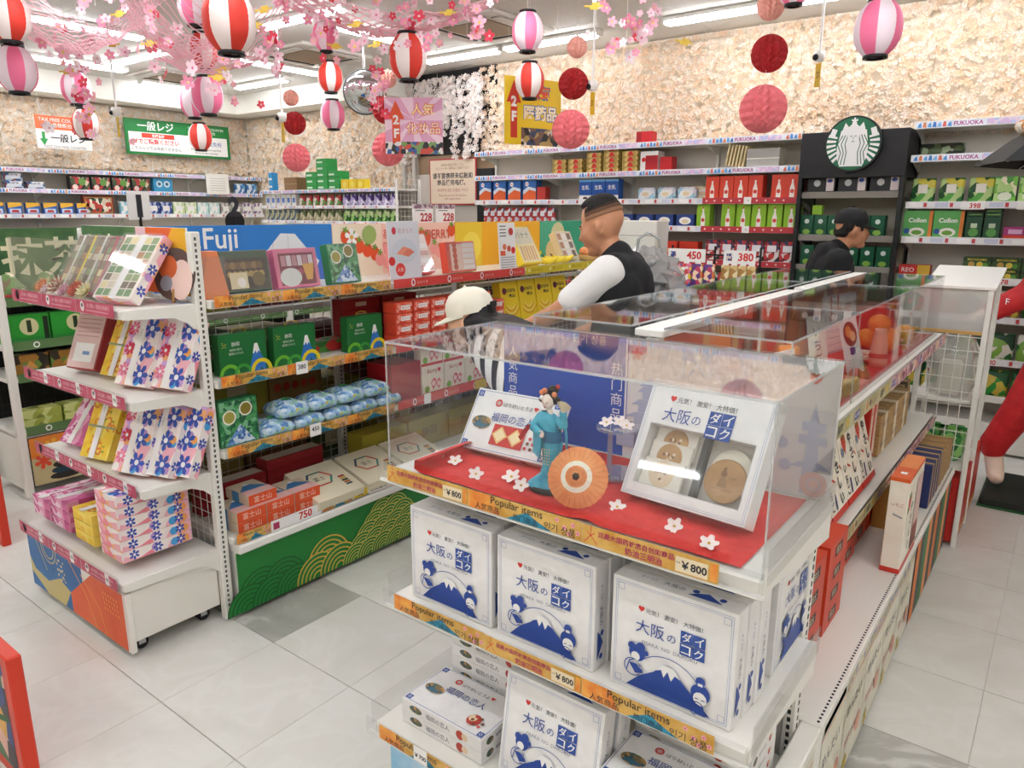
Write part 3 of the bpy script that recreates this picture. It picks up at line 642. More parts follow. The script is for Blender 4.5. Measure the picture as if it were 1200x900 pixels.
B().rbox(-.895, -.812, IY0+.01, 2.95, 1.336, 1.356, WHITE, .003).obj('top_beam', t)
B().rbox(-.895, -.812, 3.05, IY1, 1.336, 1.356, WHITE, .003).obj('top_beam', t)
for y in (IY0+.02, 2.46, 3.24, IY1-.02): B().rbox(-.86, -.82, y-.015, y+.015, 0, 1.335, SHELFW, .003).obj('upright', t)
for z0, par, px in ((1.088, dk, -.4605), (.678, sh2, -.4605)):
    B().box(px-.001, px+.002, IY0+.02, IY1, z0-.048, z0+.006, ACRP).obj('rail_holder', par)
    b = B(); p = Pr(b, (px+.002, 0, 0), (0, 1, 0)); yy = IY0+.03; i = 0
    gs = speckle('olive_strip', '#a5a072', '#c7c096', 14, .45); ps = patch(['#c98a9a', '#e9d3c9', '#a86a86', '#d8b7b5'], 45)
    while yy < IY1-.02:
        L = min(.20 if i % 3 else .13, IY1-.01-yy); mt = gs if (z0 > 1 and yy < 2.75) or (z0 < 1 and yy < 2.9) else ps
        p.rect(yy, z0-.045, yy+L-.004, z0+.002, mt)
        if i % 3 == 0: p.rect(yy+.01, z0-.035, yy+.075, z0-.010, C('#4b3f8f')); p.text('¥1,080', yy+.014, z0-.032, yy+.071, z0-.013, PAPER)
        elif i % 3 == 1: p.disc(yy+.04, z0-.022, .016, C('#c98a5a'), 14); p.disc(yy+.08, z0-.02, .012, C('#5b2f24'), 12); p.text('おみやげ', yy+.1, z0-.036, yy+.18, z0-.010, C('#8a2f3f'))
        else: p.text('福岡', yy+.02, z0-.036, yy+.08, z0-.008, INK, .02); p.disc(yy+.13, z0-.02, .014, C('#d8b63a'), 12)
        yy += L; i += 1
    b.obj('price_strip', par)
# base posters: pale posters, then orange and green stripes
b = B(); p = Pr(b, (-.3445, 0, 0), (0, 1, 0))
post = speckle('pale_poster', '#d9d3bd', '#e9e5d6', 6, .5)
for i in range(5):
    y0 = 1.76+.26*i; p.rect(y0, .03, y0+.252, .39, post); p.k -= .00012
for i in range(5):
    y0 = 1.76+.26*i
    p.rect(y0+.01, .345, y0+.235, .385, patch(['#b9b58a', '#d6d2b2', '#8f8fb0', '#cdb3a8'], 40)); p.line([(y0, .335), (y0+.25, .335)], .004, C('#d9763a'))
    p.text('めんたい', y0+.02, .2, y0+.2, .30, C('#4a4a55'), .01); p.text('博多の味', y0+.03, .1, y0+.17, .17, C('#b05a5a')); p.disc(y0+.2, .12, .035, C('#d9a08a'), 14); p.flower(y0+.06, .06, .03, C('#c8b04a'), 6)
for i in range(10): p.rect(3.08+.092*i, .03, 3.08+.092*(i+1), .395, (C('#e07a33'), C('#2f3a33'), C('#1f7a3f'), C('#e9965a'), C('#25352c'))[i % 5])
b.obj('base_poster', t)
# clear covers along the right and the left
for (xa, xb, side) in ((-.488, -.805, 'right'), (-1.21, -.90, 'left')):
    for i, (ya, yb) in enumerate(((IY0+.0, 2.33), (2.335, 3.24), (3.245, 3.98))):
        t = thing('acrylic_cover', 'clear acrylic cover on the %s of the island, %s from the viewer' % (side, ORD[i]), 'display cover', group='clear covers on the island')
        z0, z1 = 1.0855, 1.360; xo = xa+(.004 if xb < xa else -.004); x0, x1 = min(xa, xb), max(xa, xb); f0, f1 = min(xa, xo), max(xa, xo)
        B().box(x0, x1, ya, yb, z1, z1+.004, ACR).obj('top_sheet', t)
        B().box(f0, f1, ya, yb, z0, z1, ACR).obj('side_sheet', t)
        if i != 1: yq = ya if i == 0 else yb-.004; B().box(x0+.005, x1-.005, yq, yq+.004, z0, z1, ACR).obj('end_sheet', t)
        e = .0018
        for q in ((xa-e, xa+e, ya, yb, z1, z1+.005), (xa-e, xa+e, ya-e, ya+e, z0, z1), (x0, x1, ya-e, ya+e, z1, z1+.005), (xb-e, xb+e, ya, yb, z1, z1+.005)): B().box(*q, ACRE).obj('edge', t)
# ---------------------------------------------------------------- what stands under the right covers
o = B().rbox(-.828, -.822, 1.72, 3.96, 1.086, 1.332, patch(['#b4553a', '#c96f45', '#a8482f', '#d98a55'], 9, (1, 1, .3)), .001).obj('display_backboard'); tag(o, 'long orange and brown picture board at the back of the covered deck', 'sign')
q = B(); p = Pr(q, (-.822, 0, 0), (0, 1, 0))
for i in range(9): p.disc(1.9+.23*i, 1.2+.04*(i % 2), .07, C(('#d8452e', '#e58a4a', '#8c3a22')[i % 3]), 16); p.rect(1.98+.23*i, 1.12, 2.03+.23*i, 1.31, C('#c79a63'))
q.obj('board_print', o)
rc = B().box(-.80, -.50, 1.72, 3.96, 1.0858, 1.0885, C('#cf3a34', .7)).obj('red_felt'); tag(rc, 'long red felt runner under the covered food display', 'cloth')
D = 1.089
def card(label, loc, rz, w, h, draw, lean=12, col=None):
    o = B().rbox(-w/2, w/2, -.003, 0, 0, h, col or PAPER, .0005).obj('display_card'); tag(o, label, 'card')
    q = B(); draw(Pr(q, (-w/2, -.003, 0)), w, h); q.obj('card_print', o); o.location = loc; o.rotation_euler = (R(-lean), 0, rz); return o
def dc1(p, w, h):
    p.rect(.003, .003, w-.003, h-.003, C('#d9b48c')); p.disc(w*.42, h*.5, h*.40, C('#2b1c18'), 18); p.disc(w*.36, h*.5, h*.26, C('#d49a5c'), 14); p.disc(w*.52, h*.55, h*.22, C('#e6c694'), 14); p.text('匠', w*.74, h*.3, w*.97, h*.8, INK, .02)
card('small card picturing two tan sweets on a black plate', (-.60, 1.86, D), R(70), .20, .13, dc1)
def dc2(p, w, h):
    p.rect(.002, .002, w-.002, h-.002, C('#eee6da')); p.text('い\nち\nご', w*.3, h*.2, w*.7, h*.95, INK); p.text('福', w*.3, .01, w*.7, h*.14, RED)
card('tall narrow white card with vertical brush lettering in the covered display', (-.62, 2.50, D), R(68), .09, .235, dc2)
def dc3(p, w, h):
    p.rect(.002, .002, w-.002, h-.002, C('#efe9e6')); p.disc(w*.5, h*.64, w*.38, C('#7a2a1c'), 16); p.disc(w*.42, h*.68, w*.18, C('#e0873a'), 12); p.disc(w*.62, h*.6, w*.16, C('#e9b07a'), 12); p.rect(w*.35, h*.3, w*.65, h*.42, C('#4b3f8f'))
    for k in range(6): p.line([(w*.15, h*(.04+.035*k)), (w*.8, h*(.04+.035*k))], .002, C('#9aa39a'))
card('slanted white card with a picture of red roe', (-.58, 2.80, D), R(75), .12, .22, dc3, 16)
def dc4(p, w, h):
    p.frame(.004, .004, w-.004, h-.004, .002, BLUE); p.text('お土産', w*.15, h*.55, w*.85, h*.85, RED); p.rect(w*.2, h*.7, w*.25, h, RED); p.rect(w*.4, h*.7, w*.45, h, RED)
    for k in range(3): p.line([(w*.12, h*(.15+.12*k)), (w*.85, h*(.15+.12*k))], .003, C('#b9c1cc'))
card('white blue-framed notice standing behind the right covers', (-.74, 3.22, D), R(82), .34, .235, dc4, 5)
def dc5(p, w, h):
    p.rect(0, 0, w, h, C('#efd9d2')); p.text('め\nん', w*.3, h*.1, w*.8, h*.9, C('#a83a3a'))
card('pinkish lettered card near the front corner of the covered display', (-.56, 1.995, D), R(78), .10, .20, dc5)
# jars, plates, roe, oranges, lidded cup
o = B().lathe([(0, 0), (.045, 0), (.05, .02), (.048, .09), (.03, .12), (.028, .14), (0, .14)], 20, C('#b5562a', .25)).obj('jar'); tag(o, 'brown glazed jar with an orange lid among covered food samples', 'jar'); o.location = (-.66, 2.25, D)
B().lathe([(.03, .14), (.034, .145), (.03, .165), (0, .17)], 16, C('#e58a3a', .35)).obj('lid', o)
o = B().lathe([(0, 0), (.03, 0), (.034, .06), (.030, .14), (.012, .17), (.012, .20), (0, .205)], 18, C('#6d4a35', .25)).obj('bottle'); tag(o, 'dark brown bottle behind the jar in the covered display', 'bottle'); o.location = (-.74, 2.12, D)
B().lathe([(.031, .05), (.0345, .055), (.032, .11)], 18, C('#d9b48c')).obj('label', o)
b = B().lathe([(0, 0), (.05, 0), (.06, .006), (.058, .012), (0, .012)], 22, C('#2b2320', .3)); o = b.obj('dish'); tag(o, 'dark dish with a white cone of salt', 'dish'); o.location = (-.575, 2.20, D+.03)
B().lathe([(.04, .012), (.02, .03), (0, .045)], 16, C('#f1efec', .8)).obj('salt_cone', o)
o = B().rbox(-.06, .06, -.06, .06, 0, .029, C('#a86a3a', .5), .004).obj('wooden_block'); tag(o, 'small wooden block under the dark salt dish', 'block'); o.location = (-.575, 2.20, D)
o = B().rbox(-.12, .12, -.05, .05, 0, .045, C('#d6ad45', .4), .003).obj('gold_box'); tag(o, 'tilted gold box with dark lettering in front of the salt dish', 'box'); o.location = (-.565, 2.40, D); o.rotation_euler = (0, 0, R(84))
q = B(); Pr(q, (-.12, -.05, 0)).text('めんたい', .02, .008, .20, .038, C('#6a2a1a')); q.obj('front_print', o); q = B(); Pr(q, (-.12, -.05, .045), (1, 0, 0), (0, 1, 0)).disc(.2, .05, .03, C('#c84a32'), 12); q.obj('top_print', o)
def roe(x, y, z, s, i):
    pts = [(-.05+.02*k, .006*sin(k*1.3), .018) for k in range(6)]
    b = B(); b.tube(pts, .016, C('#d2402c', .3), 10, [.004, .016, .019, .018, .014, .004]); o = b.obj('roe_sample'); tag(o, 'glossy red roe sample, %s from the viewer on the covered deck' % ORD[i], 'food', 'red roe samples'); o.location = (x, y, z); o.rotation_euler[2] = s
    B().cyl((-.052, 0, .018), (-.066, .004, .016), .004, .002, 6, C('#e6a79a')).obj('tip', o)
for i, (x, y, s) in enumerate(((-.70, 2.46, 1.2), (-.66, 2.56, 1.0), (-.60, 2.62, 1.4), (-.70, 2.66, 1.1), (-.56, 2.70, 1.9))): roe(x, y, D+(0 if i != 3 else 0), s, i)
orm = speckle('orange_peel', '#e5801f', '#ee9a35', 60, .5, bump=.15)
for i, (x, y, z) in enumerate(((-.58, 3.30, 0), (-.665, 3.35, 0), (-.60, 3.43, 0), (-.625, 3.365, .062), (-.56, 3.58, 0))):
    o = B().ball((0, 0, .043), .045, orm, 16, 10, (1, 1, .93)).obj('orange'); tag(o, 'artificial orange in the covered display, %s of the pile' % ORD[i], 'orange', 'artificial oranges'); o.location = (x, y, D+z)
    B().cyl((0, 0, .083), (.002, 0, .09), .004, .003, 6, C('#4c6a2a')).obj('stem', o)
for i, (y, c) in enumerate(((3.02, '#b8322c'), (3.12, '#d9c7b4'), (3.72, '#d8b9a8'))):
    o = B().lathe([(0, 0), (.04, 0), (.062, .014), (.066, .022), (.060, .018), (.038, .006), (0, .006)], 22, C(c, .3)).obj('plate'); tag(o, ('red plate holding pale sweets', 'beige plate behind the red plate', 'pale plate at the far end of covered deck')[i], 'plate'); o.location = (-.60 - .03*i, y, D)
    for k in range(3): B().rbox(-.022+.02*k, -.006+.02*k, -.03, .03, .0062, .026, C('#ead9bd', .6), .004).obj('sweet', o)
o = B().lathe([(0, 0), (.03, 0), (.034, .02), (.026, .10), (.02, .13), (.022, .14), (0, .14)], 16, C('#e6b99c', .4)).obj('tall_cup'); tag(o, 'tall peach cup between plates under the right covers', 'cup'); o.location = (-.545, 2.98, D)
B().lathe([(.031, .03), (.0345, .035), (.031, .05)], 16, C('#c85a4a')).obj('band', o)
for i, (y, c, l) in enumerate(((3.70, '#c9382f', 'red gift box stack top at far end under covers'), (3.86, '#a83228', 'dark red gift box beside the far end sheet'))):
    o = B().rbox(-.07, .07, -.07, .07, 0, .14, C(c, .4), .003).obj('gift_box'); tag(o, l, 'box'); o.location = (-.72, y, D); B().box(-.0705, .0705, -.012, .012, -.0, .1408, C('#e9d9c4')).obj('band', o)
o = B().rbox(-.10, .10, -.15, .15, 0, .03, C('#e0622a', .4), .003).obj('orange_box'); tag(o, 'flat orange box lying near the middle beam under the first right cover', 'box'); o.location = (-.70, 1.93, D+.0)
o.location = (-.705, 1.90, 1.2); 
q = B(); Pr(q, (-.10, -.15, .03), (1, 0, 0), (0, 1, 0)).rect(.02, .04, .18, .26, C('#eaa07a')); q.obj('lid_print', o)
o = B().rbox(-.095, .095, -.145, .145, 0, .110, C('#c23a2c', .5), .003).obj('red_riser'); tag(o, 'red block carrying the flat orange box', 'stand'); o.location = (-.705, 1.90, D)
B().box(-.0955, .0955, -.1455, .1455, .05, .06, C('#d98a5a')).obj('band', o)
# ---------------------------------------------------------------- strawberry boxes leaning on the middle shelf
cream = speckle('cream_carton', '#efe6d4', '#f5efe1', 12, .45); redc = C('#cc3327', .4); leafc = C('#4a8a3a', .5); straw = speckle('strawberry_print', '#c22a22', '#d8402e', 30, .45)
def strawberry(p, cx, cy, s):
    p.poly([(cx-s*.5, cy+s*.35), (cx-s*.45, cy-s*.1), (cx, cy-s*.8), (cx+s*.45, cy-s*.1), (cx+s*.5, cy+s*.35), (cx+s*.2, cy+s*.6), (cx-s*.2, cy+s*.6)], straw)
    p.poly([(cx-s*.6, cy-s*.2), (cx-s*.2, cy-s*.5), (cx-s*.5, cy-s*.9), (cx-s*.8, cy-s*.6)], leafc); p.flower(cx, cy+s*.55, s*.35, leafc, 5, None, .3, 1)
    for k in range(5): p.disc(cx-s*.2+s*.1*k, cy+s*.1*(-1)**k, s*.04, C('#f0c86a'), 6)
def sb_face(p, w, h):
    p.rect(0, 0, w, .022, redc); strawberry(p, w*.34, h*.60, .052); p.text('や\nさ\nし\nい', w*.58, h*.09, w*.84, h*.66, INK, .03); p.text('い\nち\nご', w*.04, h*.10, w*.22, h*.40, INK, .025)
    p.flower(w*.14, h*.52, .016, C('#8d93b8'), 6, None, 0, 1); p.line([(w*.3, h*.38), (w*.46, h*.34)], .008, C('#c84a3a')); p.rect(w*.30, h*.09, w*.37, h*.24, C('#2f3a7a')); p.line([(w*.84, h*.45), (w*.93, h*.40)], .006, C('#c84a3a'))
def sbox():
    w, h, d = .185, .335, .045
    b = B(); b.rbox(-w/2, w/2, -d, 0, 0, h, cream, .0015); b.box(-w/2-.0004, w/2+.0004, -d-.0004, .0004, 0, .022, redc); o = b.obj('strawberry_box'); tag(o, '', 'box')
    q = B(); sb_face(Pr(q, (-w/2, -d, 0)), w, h); q.obj('front_print', o); return o
SB = sbox(); pl = [(-.530, 1.80+.195*i, .6905, R(90), R(-16)) for i in range(6)]
row(SB, pl, 'cream strawberry gift box leaning on the side shelf, # viewer', 'leaning strawberry boxes', 'from the')
for i in range(2):
    o = B().rbox(-.09, .03, -.03, .03, 0, .33, redc, .002).obj('red_tall_box'); tag(o, 'tall narrow red box on side shelf, %s past the strawberry boxes' % ORD[i], 'box', 'tall red boxes'); o.location = (-.57, 2.98+.185*i*.36, .6845)
    q = B(); p = Pr(q, (.03, -.03, 0), (0, 1, 0)); p.rect(.012, .04, .048, .29, C('#e9d3bb')); p.text('苺', .014, .2, .046, .25, redc); q.obj('front_print', o)
kraft = speckle('kraft_wood', '#9c7a4c', '#c19b66', 30, .5, stretch=(1, 1, 6)); kraftd = C('#55402c', .5)
def kbox(w, d, h, c, band): 
    b = B(); b.rbox(-w/2, w/2, -d/2, d/2, 0, h, c, .002); o = b.obj('wooden_gift_box'); tag(o, '', 'box')
    B().box(-w/2-.0006, w/2+.0006, -d*.12, d*.12, 0, h+.0006, band).obj('paper_band', o)
    q = B(); Pr(q, (w/2+.0006, -d/2, 0), (0, 1, 0)).text('めんべい', d*.2, h*.35, d*.8, h*.65, INK); q.obj('lettering', o); return o
K1 = kbox(.13, .20, .085, kraft, C('#e4d8bf', .5))
row(K1, [(-.60, 3.24+.21*(k % 3), .6845+.0855*(k//3), 0) for k in range(6)], 'wood-grain gift box with pale band on side shelf, # near the red boxes', 'wood-grain boxes on the side shelf', 'counted')
K2 = kbox(.12, .09, .17, kraftd, C('#c29a5c', .5))
row(K2, [(-.63, 3.80, .6845), (-.63, 3.93, .6845)], 'dark brown upright gift box at the far end of side shelf, # one', 'dark upright boxes', '')
# ---------------------------------------------------------------- bottom shelf goods
rb = C('#cf3f22', .4); lab2 = C('#2a201e', .5)
def redbox():
    b = B(); b.rbox(-.055, .055, -.10, .10, 0, .07, C('#efe8dc', .4), .002); b.box(.0, .0556, -.1006, .1006, -.0, .0703, rb); o = b.obj('red_sleeve_box'); tag(o, '', 'box')
    q = B(); p = Pr(q, (.0556, -.10, 0), (0, 1, 0)); p.rect(.06, .018, .14, .052, lab2); p.text('明太', .07, .022, .13, .048, C('#e9d9c0')); q.obj('side_label', o)
    q = B(); p = Pr(q, (-.055, -.10, .0703), (1, 0, 0), (0, 1, 0)); p.text('明太子', .005, .02, .05, .06, INK); q.obj('top_label', o); return o
RB = redbox(); pl = []
for k in range(4): pl += [(-.505, 1.97, .4315+.0708*k, 0)]
for k in range(4): pl += [(-.500, 2.19, .4315+.0708*k, 0)]
for k in range(3): pl += [(-.560, 2.42, .4315+.0708*k, 0)]
for k in range(3): pl += [(-.560, 2.64, .4315+.0708*k, 0)]
for k in range(2): pl += [(-.570, 2.86, .4315+.0708*k, 0)]
for k in range(2): pl += [(-.570, 3.08, .4315+.0708*k, 0)]
nm = []
for s_, n_ in enumerate((4, 4, 3, 3, 2, 2)): nm += [(ORD[s_], ORD[k]) for k in range(n_)]
for i, p_ in enumerate(pl):
    o = RB if i == 0 else dup(RB, p_[:3])
    o.location = p_[:3]; o['label'] = 'red and white sleeve box, %s up in the %s stack on bottom shelf' % (nm[i][1], nm[i][0]); o['group'] = 'red sleeve boxes on the bottom shelf'
o = B().rbox(-.03, .03, 0, .30, 0, .345, cream, .002).obj('strawberry_carton'); tag(o, 'upright cream carton with orange top and strawberries at the bottom shelf edge', 'carton'); o.location = (-.372, 2.655, .4312)
b = B(); b.box(-.0305, .0305, -.0005, .3005, .333, .3458, C('#e2622c', .4)); b.obj('orange_lid', o)
B().box(-.0308, .0308, -.0008, .3008, 0, .018, redc).obj('red_base', o)
q = B(); p = Pr(q, (.0302, 0, 0), (0, 1, 0)); strawberry(p, .05, .25, .045); p.text('や\nさ\nし\nい', .08, .06, .13, .24, INK, .015); p.rect(.17, .10, .28, .30, C('#d8b7b0')); p.rect(.17, .03, .28, .12, C('#8a4a3c')); q.obj('side_print', o)
q = B(); p = Pr(q, (-.03, 0, 0)); p.text('いちご', .012, .24, .05, .26, C('#b5382c')); p.line([(.02, .215), (.05, .205)], .006, C('#9aa0a8')); q.obj('end_print', o)
q = B(); p = Pr(q, (-.03, 0, .3458), (1, 0, 0), (0, 1, 0)); p.rect(.02, .05, .04, .075, PAPER); p.rect(-.0, .13, .06, .30, C('#e88a4a')); q.obj('top_label', o)
K3 = kbox(.13, .06, .20, C('#b98743', .5), C('#d7b070', .5))
row(K3, [(-.445, 3.06+.066*k, .4315) for k in range(4)], 'ochre upright cracker box on the bottom shelf, # carton', 'ochre cracker boxes', 'behind the orange-topped')
K4 = kbox(.16, .07, .19, C('#2b3566', .5), C('#c9a25a', .5))
row(K4, [(-.44, 3.40+.078*k, .4315) for k in range(4)], 'navy and gold upright box on the bottom shelf, # ochre boxes', 'navy upright boxes', 'after the')
K5 = kbox(.20, .08, .15, kraft, C('#8c6a3c', .5))
row(K5, [(-.46, 3.73+.086*k, .4315) for k in range(4)], 'wood-grain upright box at the far bottom shelf, # navy boxes', 'wood-grain boxes at the far end', 'after the')
# ---------------------------------------------------------------- far end rack of the island
t = thing('wire_end_rack', 'white wire mesh end rack with slanted white top at far end of island', 'rack', (0, 0, 0))
wm = C('#e6e3dc', .35)
for x in (-.56, -.30):
    for y in (4.08, 4.46): B().rbox(x-.012, x+.012, y-.012, y+.012, 0, 1.30, wm, .003).obj('post', t)
B().add([(-.58, 4.06, 1.30), (-.28, 4.06, 1.30), (-.28, 4.5, 1.37), (-.58, 4.5, 1.37), (-.58, 4.06, 1.312), (-.28, 4.06, 1.312), (-.28, 4.5, 1.382), (-.58, 4.5, 1.382)], [(3, 2, 1, 0), (4, 5, 6, 7), (0, 1, 5, 4), (1, 2, 6, 5), (2, 3, 7, 6), (3, 0, 4, 7)], C('#efece5', .4)).obj('top_board', t)
B().box(-.55, -.31, 4.075, 4.08, 1.10, 1.298, acrylic('frosted', '#f5f3ee', .6, .4)).obj('frosted_panel', t)
B().box(-.55, -.31, 4.07, 4.085, 1.085, 1.10, C('#c79a55', .5)).obj('brown_strip', t)
g = B()
for k in range(6): g.cyl((-.55+.048*k, 4.07, .45), (-.55+.048*k, 4.07, 1.085), .0022, None, 5, wm)
for k in range(10): g.cyl((-.55, 4.07, .47+.067*k), (-.31, 4.07, .47+.067*k), .0022, None, 5, wm)
g.obj('wire_mesh', t)
B().rbox(-.57, -.3, 4.09, 4.45, .74, .76, SHELFW, .003).obj('shelf', t)
B().rbox(-.57, -.3, 4.09, 4.45, .40, .43, SHELFW, .003).obj('shelf', t)
B().rbox(-.57, -.295, 4.09, 4.9, .02, .36, C('#c3281f', .4), .003).obj('red_base', t)
q = B(); p = Pr(q, (-.2945, 0, 0), (0, 1, 0)); p.ring(4.4, .2, .05, .06, GOLD); p.text('福', 4.36, .16, 4.44, .24, GOLD); p.rect(4.1, .04, 4.85, .07, GOLD); q.obj('base_print', t)
bagm = acrylic('clear_bag', '#f3f3f0', 1.3, .25)
for i, (x, y, w) in enumerate(((-.43, 4.17, .20), (-.43, 4.33, .20))):
    b = B(); vs = []
    for z, sc in ((0, .9), (.08, 1.05), (.2, 1.0), (.27, .7), (.31, .35), (.33, .5)):
        for k in range(10): a = 2*pi*k/10; vs.append((w/2*sc*cos(a)*(1+.1*sin(k*3.1+z*30)), .06*sc*sin(a), z))
    b.add(vs, [(j*10+k, j*10+(k+1) % 10, j*10+10+(k+1) % 10, j*10+10+k) for j in range(5) for k in range(10)], bagm, None, True); o = b.obj('clear_bag'); tag(o, 'clear plastic bag of pale goods in the wire end rack, %s from the right' % ORD[i], 'bag', 'clear bags in the wire rack'); o.location = (x, y, .7602)
    B().rbox(-.05, .05, -.03, .03, .004, .18, C('#e7e2d4', .6), .01).obj('contents', o)
grn = patch(['#2f8a3a', '#4aa84a', '#1f6a30', '#8ac36a'], 25)
for i, x in enumerate((-.38, -.49)):
    o = B().rbox(-.05, .05, -.12, .12, 0, .14, grn, .02).obj('green_bag'); tag(o, 'green snack bag on the low wire rack shelf, %s from the right' % ORD[i], 'bag', 'green snack bags in the rack'); o.location = (x, 4.25, .4305); B().rbox(-.07, .07, -.004, .004, .14, .155, grn, .001).obj('seal', o)
# ================================================================ left island: its end display with wrapped gift boxes
t = thing('gift_end_display', 'white end display shelf with pink price strips full of wrapped gift boxes', 'shelf')
GX0, GX1, GY = -3.50, -2.605, 1.47
pinkst = speckle('pink_strip', '#b8415c', '#c65a72', 18, .45); slotm = C('#55524e', .6)
for x in (GX0, GX1):
    u = B().rbox(x-.018, x+.018, GY-.018, GY+.022, 0, 1.575, SHELFW, .004).obj('upright', t)
    b = B()
    for k in range(70): b.box(x+.0175, x+.0188, GY-.004, GY+.004, .06+.0215*k, .072+.0215*k, slotm)
    b.obj('slots', u)
    B().rbox(x-.018, x+.018, GY-.34, GY+.0, .0+.015, .045, SHELFW, .003).obj('foot', u) if False else None
def grid(name, par, o_, u, v, nu, nv, du, dv, r=.0014, mat=None):
    b = B(); o_ = Vector(o_); u = Vector(u); v = Vector(v)
    for k in range(nu+1): b.cyl(o_+u*(k*du), o_+u*(k*du)+v*(nv*dv), r, None, 4, mat or wm, caps=False)
    for k in range(nv+1): b.cyl(o_+v*(k*dv), o_+v*(k*dv)+u*(nu*du), r, None, 4, mat or wm, caps=False)
    return b.obj(name, par)
grid('back_grid', t, (GX0+.02, GY, .10), (1, 0, 0), (0, 0, 1), 17, 28, .05, .05)
b = B(); b.rbox(GX0+.02, GX1-.02, GY-.012, GY-.004, 1.335, 1.588, C('#f0e9df', .45), .001); b.obj('header_board', t)
b = B(); p = Pr(b, (0, GY-.012, 0)); p.rect(GX0+.02, 1.336, -2.95, 1.587, speckle('green_header', '#3f6a43', '#5a8a50', 8, .5)); p.poly([(-2.95, 1.336), (GX1-.02, 1.336), (GX1-.02, 1.587), (-2.95, 1.587)], C('#ea6a33')); p.poly([(-2.72, 1.587), (GX1-.02, 1.587), (GX1-.02, 1.336), (-2.70, 1.336), (-2.80, 1.50)], C('#f0b62f'))
p.text('お土産', -3.45, 1.40, -3.0, 1.56, C('#e9e2c8'), .02); p.flower(-2.88, 1.53, .03, C('#f2c6bd'), 5); p.rect(-3.0, 1.54, -2.92, 1.587, C('#efc9d4')); b.obj('header_print', t)
def gshelf(z, yf):
    s = B().rbox(GX0+.006, GX1-.0, yf+.012, GY-.012, z-.032, z, SHELFW, .004).obj('shelf', t)
    for x in (GX0-.004, GX1-.008):
        B().prism([(yf+.02, z-.034), (GY-.10, z-.045), (GY-.05, z-.07), (GY-.02, z-.10), (GY-.012, z-.10), (GY-.012, z-.002), (yf+.02, z-.002)], x, x+.012, SHELFW, Matrix(((0, 1, 0, 0), (1, 0, 0, 0), (0, 0, 1, 0), (0, 0, 0, 1)))).obj('bracket', s)
    B().box(GX0-.01, GX1+.005, yf, yf+.003, z-.03, z+.030, ACRP).obj('rail_holder', s)
    b = B(); p = Pr(b, (0, yf-.0, 0)); n = 3; L = (GX1-GX0)/n
    for i in range(n):
        x0 = GX0+i*L-.004; p.rect(x0, z-.026, x0+L-.003, z+.022, pinkst); p.k -= .00012
    for i in range(n):
        x0 = GX0+i*L; p.disc(x0+.05, z, .016, C('#e8dede'), 12, .019); p.disc(x0+.05, z+.004, .008, C('#57545a'), 8); p.text('ほろ酔い 季節の和菓子', x0+.08, z-.002, x0+.27, z+.014, C('#edc7cf')); p.line([(x0+.08, z-.012), (x0+.25, z-.012)], .004, C('#dfa3b0'))
        if z < 1.1: p.rect(x0+.20, z-.02, x0+.232, z+.024, PAPER); p.text('98', x0+.205, z-.006, x0+.228, z+.010, INK)
    b.obj('price_strip', s); return s
gshelf(1.312, 1.165); gshelf(.982, 1.165); gshelf(.648, 1.165); gshelf(.318, 1.06)
# tall clear guard on the top shelf
for nm, q in (('guard_sheet', (GX0+.01, GX1-.24, 1.172, 1.175, 1.313, 1.545)), ('guard_sheet', (GX1-.243, GX1-.240, 1.172, 1.40, 1.313, 1.545)), ('guard_sheet', (GX0+.01, GX0+.013, 1.175, 1.45, 1.313, 1.545))): B().box(*q, ACR).obj(nm, t)
# wheeled base
t2 = thing('wheeled_base', 'white wheeled base cabinet with blue and orange painted front under the gift shelves', 'cabinet')
B().rbox(GX0+.01, GX1-.012, 1.10, 1.45, .065, .272, C('#ece8df', .4), .004).obj('body', t2)
B().rbox(GX0+.0, GX1+.0, 1.078, 1.10, .03, .274, C('#efebe3', .4), .003).obj('front_frame', t2)
b = B(); p = Pr(b, (GX0, 1.078, 0)); bl2 = speckle('blue_panel', '#1f5f9f', '#2c74b4', 6, .45); orr = speckle('orange_panel', '#e0582a', '#e86f38', 6, .45); gl = C('#cbb877', .4)
p.rect(.004, .034, .53, .27, bl2); p.poly([(.53, .034), (.87, .034), (.87, .27), (.62, .27), (.40, .12), (.40, .034)], orr); p.poly([(.16, .034), (.33, .034), (.40, .12), (.30, .15), (.18, .10), (.05, .12), (.004, .17), (.004, .10)], gl)
p.ring(.22, .27, .07, .076, gl, 16, pi, 2*pi); p.ring(.22, .27, .05, .056, gl, 16, pi, 2*pi); p.line([(.10, .27), (.18, .15)], .006, gl); p.line([(.42, .27), (.55, .16), (.62, .034)], .006, C('#f0a24a')); p.line([(.52, .24), (.66, .14), (.70, .034)], .005, C('#f0a24a'))
for k in range(26): p.disc(.30+.008*(k % 9)+.012*sin(k*2.1), .16+.035*(k//9)+.01*cos(k*3), .006, C('#dcc79a'), 6)
for k in range(24): p.rect(.72+.022*(k % 6), .16+.022*(k//6), .726+.022*(k % 6), .172+.022*(k//6), C('#f2b04a'))
b.obj('front_painting', t2)
for x in (GX0+.06, GX1-.075):
    for y in (1.145, 1.40):
        w = B().cyl((x-.012, y, .026), (x+.012, y, .026), .026, None, 16, C('#1a1a1c', .6)).obj('caster', t2)
        b = B(); b.box(x-.017, x-.013, y-.013, y+.013, .022, .066, C('#c9c9c9', .3, .7)); b.obj('caster_fork', w); b = B(); b.box(x+.013, x+.017, y-.013, y+.013, .022, .066, C('#c9c9c9', .3, .7)); b.obj('caster_fork', w)
